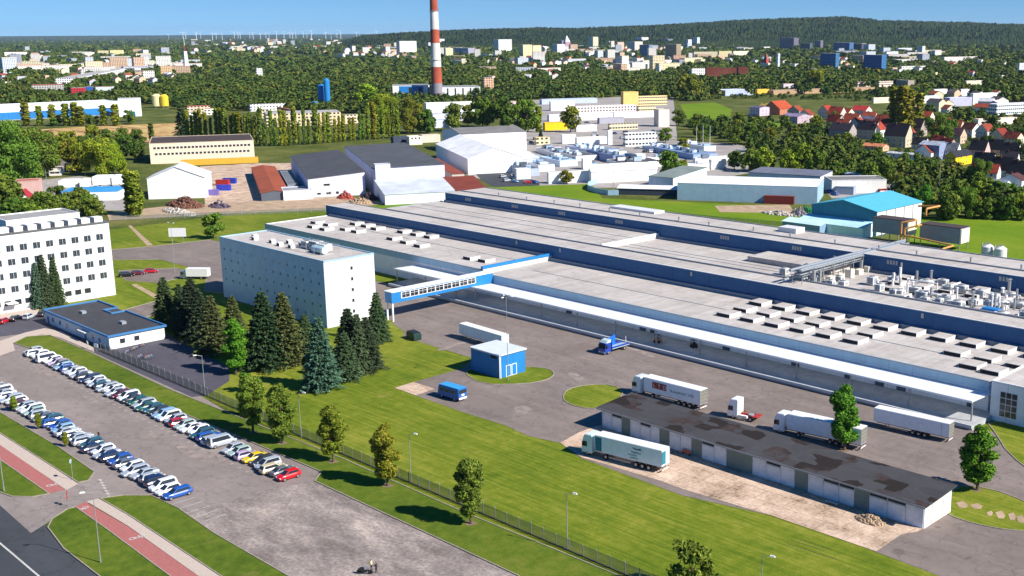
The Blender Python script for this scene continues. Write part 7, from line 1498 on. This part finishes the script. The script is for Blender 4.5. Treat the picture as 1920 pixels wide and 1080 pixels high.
# ------------------------------------------------------------------ woods that read as one mass
def woods():
    g = np.random.default_rng(5)
    bm = bmesh.new(); bmesh.ops.create_icosphere(bm, subdivisions=2, radius=1); bv = np.array([v.co[:] for v in bm.verts]); bf = np.array([[v.index for v in f.verts] for f in bm.faces]); bm.free()
    pts = []
    Z = [([(-30, 200), (340, 195), (345, 196), (740, 196), (900, 196), (1020, 185), (1090, 190), (1165, 180), (1290, 190), (1440, 185), (1600, 190), (1950, 190), (1950, 70), (-30, 70)], 15000),
         ([(-30, 240), (60, 240), (80, 300), (-30, 330)], 120), ([(300, 150), (900, 140), (900, 180), (740, 215), (330, 205)], 2600), ([(940, 150), (1420, 140), (1420, 186), (1160, 178), (950, 188)], 2400), ([(1400, 100), (1950, 90), (1950, 200), (1700, 165), (1400, 182)], 2600), ([(1280, 228), (1420, 232), (1660, 225), (1740, 290), (1800, 330), (1560, 340), (1420, 290)], 480), ([(1740, 210), (1950, 225), (1950, 300), (1760, 285)], 200), ([(1600, 300), (1950, 345), (1950, 400), (1730, 400), (1640, 350)], 260)]
    FA = np.array(FOOT)
    for P, n in Z:
        xs = [p[0] for p in P]; ys = [p[1] for p in P]
        for _ in range(n):
            x, y = g.uniform(min(xs), max(xs)), g.uniform(min(ys), max(ys))
            if not inpoly(x, y, P): continue
            if inpoly(x, y, [(-40, 236), (345, 228), (345, 268), (-40, 262)]): continue
            p = G(x, y); r = 5.0 if y > 200 else min(26., max(4.5, (p.xy.length)*.0042))
            dn = math.sin(p.x*.0041+1.3*math.sin(p.y*.0027))+math.sin(p.y*.0037+1.7)+.6*math.sin(p.x*.011+p.y*.009)
            if y < 150 and dn < -.3 and g.random() < .8: continue
            if len(FA) and ((FA[:, 0]-p.x)**2+(FA[:, 1]-p.y)**2 < (FA[:, 2]+r*.8)**2).any(): continue
            D = p.xy.length; tp = PR(p.x, p.y, min(r, 6 if D > 1700 else 9)*1.95)[1]; wpx = r*FP/D
            hid = lambda tp, wpx: any(x > a-wpx and x < b+wpx and D < dd and tp < yb_-.45*(yb_-yt_) and y > yt_ for a, b, yt_, yb_, dd in SRECT)
            if hid(tp, wpx):
                r *= .45; tp = PR(p.x, p.y, r*1.9)[1]
                if hid(tp, r*FP/D): continue
            pts.append((p.x, p.y, r))
    A_ = np.array(pts); D = np.hypot(A_[:, 0], A_[:, 1]); near = D < 2600
    n = len(A_); print('woods', n, near.sum()); VV = []
    for sel, cnt in ((D < 950, 190), (near & (D >= 950), 78), (~near, 30)):
        P = A_[sel]; k = len(P); d = g.normal(size=(k, cnt, 3)); d /= np.linalg.norm(d, axis=2)[..., None]; d[..., 2] = np.abs(d[..., 2])*1.1-.28
        rr = (.62+.42*g.random((k, cnt, 1))); hgt_ = np.minimum(P[:, 2], np.where(np.hypot(P[:, 0], P[:, 1]) > 1700, 6., 9.))*g.uniform(.75, 1.35, k); wd = P[:, 2]*g.uniform(.75, 1.15, k)
        lob = 1+.25*np.sin(5*np.arctan2(d[..., 1], d[..., 0])+P[:, :1])[..., None]
        c = d*rr*lob*np.stack([wd, wd, hgt_], 1)[:, None]; c[..., 0] += P[:, 0:1]; c[..., 1] += P[:, 1:2]; c[..., 2] += (hgt_*.75)[:, None]
        nm = d+g.normal(size=c.shape)*.5; nm[..., 2] += .25; nm /= np.linalg.norm(nm, axis=2)[..., None]
        u = np.cross(nm, g.normal(size=c.shape)); u /= np.linalg.norm(u, axis=2)[..., None]; v = np.cross(nm, u)
        s_ = (P[:, 2]*(.19 if cnt > 100 else (.29 if cnt > 50 else .46)))[:, None, None]*g.uniform(.6, 1.25, (k, cnt, 1))
        q4 = np.stack([c-u*s_-v*s_*.7, c+u*s_*.4-v*s_*.8, c+u*s_+v*s_*.4, c-u*s_*.3+v*s_*.8], 2).reshape(-1, 3); VV.append(q4)
    V = np.concatenate(VV); m = quads_mesh('woodland', V, len(V)//4, M_LEAF); m.materials.clear()
    q = NT('woodland_leaves', .95, 0, .08); gi = q.n('ShaderNodeNewGeometry'); f1 = q.noise(.07, 3, .6); f2 = q.noise(.006, 5, .65)
    f = q.math('ADD', q.math('MULTIPLY', gi.outputs['Random Per Island'], .22), q.math('ADD', q.math('MULTIPLY', f1, .48), q.math('MULTIPLY', f2, .3)))
    m.materials.append(q.out(q.ramp(f, [(.32, (.018, .042, .012)), (.44, (.04, .075, .015)), (.54, (.078, .116, .018)), (.63, (.14, .148, .026)), (.73, (.19, .12, .03))]))); m.update()
    o = ob('woodland', m); tag(o, 'continuous mixed green woodland spreading through the town to the horizon', 'woodland', kind='stuff')
woods()
# ------------------------------------------------------------------ wooded hills on the horizon
def hills():
    prof = [(600, -30), (680, -4), (760, 1), (820, 3.5), (930, 5.5), (1006, 8.5), (1060, 6), (1150, 7.5), (1280, 10.5), (1363, 15), (1480, 20), (1573, 21), (1650, 14), (1800, 11), (1920, 9), (2200, 10)]
    pxs = [p[0] for p in prof]; hs = [p[1] for p in prof]; v = []; f = []; NR, NC = 64, 900; D0, D1 = 5200., 9600.
    g = np.random.default_rng(3); ph = g.uniform(0, 6, 14)
    for i in range(NR):
        t = i/(NR-1)
        for j in range(NC):
            px = 600+(2200-600)*j/(NC-1); d = G(px, 90); d.z = 0; d.normalize(); D = D0+(D1-D0)*t
            e = min(1, t/.62); env = (1-math.cos(math.pi*e))/2 if t < .62 else 1-(t-.62)*.8
            D_r = D0+(D1-D0)*.62; zt = HC+np.interp(px, pxs, hs)*D_r/FP
            x, y = d.x*D, d.y*D
            b = sum(math.sin(x*k*.0012+y*k*.0009*(1 if k % 2 else -1)+ph[k])/k for k in range(1, 12))*4.5
            v.append((x, y, max(zt, 0)*env+b*env*1.2+(g.random()**2*13*min(1, env*3)-2)-(3 if t == 0 else 0)))
    for i in range(NR-1):
        for j in range(NC-1): a = i*NC+j; f.append((a, a+1, a+NC+1, a+NC))
    m = bpy.data.meshes.new('hills'); m.from_pydata(v, [], f); m.materials.append(M_HILL)
    ob('hills', m, kind='structure')
hills()
# ------------------------------------------------------------------ wind turbines
bl = MB(); tb_ = MB(); tb_.cyl((0, 0, 0), (0, 0, 100), 3.4, 2.2, 8); tb_.box(-3, 6, -2.5, 2.5, 99, 104)
for k in range(3):
    a = k*2.094+.4; bl.hexa([(0, -1.5+0, -1.5), (.8, -1.5, -1.5), (.8, 1.5, 1.5), (0, 1.5, 1.5)], [(0, math.cos(a)*50-.5, math.sin(a)*50-.5), (.4, math.cos(a)*50-.5, math.sin(a)*50-.5), (.4, math.cos(a)*50+.5, math.sin(a)*50+.5), (0, math.cos(a)*50+.5, math.sin(a)*50+.5)])
mw = flat('turbine_white', (.75, .78, .82), .5, 0, .03); mt, mb_ = tb_.mesh('tower', mw), bl.mesh('rotor', mw)
rt = random.Random(2)
for i, px in enumerate([318, 345, 350, 370, 378, 400, 407, 418, 441, 448, 452, 470, 476, 490, 500, 506, 520, 534, 545, 550, 556, 570, 577, 585, 612, 622, 633, 640, 670, 675, 692, 707, 762]):
    d = G(px, 90); d.z = 0; d.normalize(); D = rt.uniform(15000, 21000); t = thing('wind_turbine', f'white wind turbine, {num(i)} from the left on the far horizon', 'wind turbine', (d.x*D, d.y*D, 0), math.atan2(-d.y, -d.x)+rt.uniform(-.4, .4), 'wind turbines on the horizon')
    s = rt.uniform(.8, 1.35); t.scale = (s*1.1, s*1.1, s*.85); ob('tower', mt, t); o = ob('rotor', mb_, t); o.location = (6, 0, 101.5); o.rotation_euler = (rt.uniform(0, 2), 0, 0)

# ------------------------------------------------------------------ haze
hz = bpy.data.materials.new('haze_air'); hz.use_nodes = True; q = hz.node_tree; q.nodes.remove(q.nodes['Principled BSDF'])
v = q.nodes.new('ShaderNodeVolumePrincipled'); v.inputs['Color'].default_value = (.55, .74, 1, 1); v.inputs['Density'].default_value = 1.7e-5; v.inputs['Anisotropy'].default_value = .1
q.links.new(v.outputs[0], q.nodes['Material Output'].inputs['Volume'])
m = MB(); m.box(-23000, 3000, -3000, 23000, -2, 215); o = m.build('haze', hz, kind='stuff')
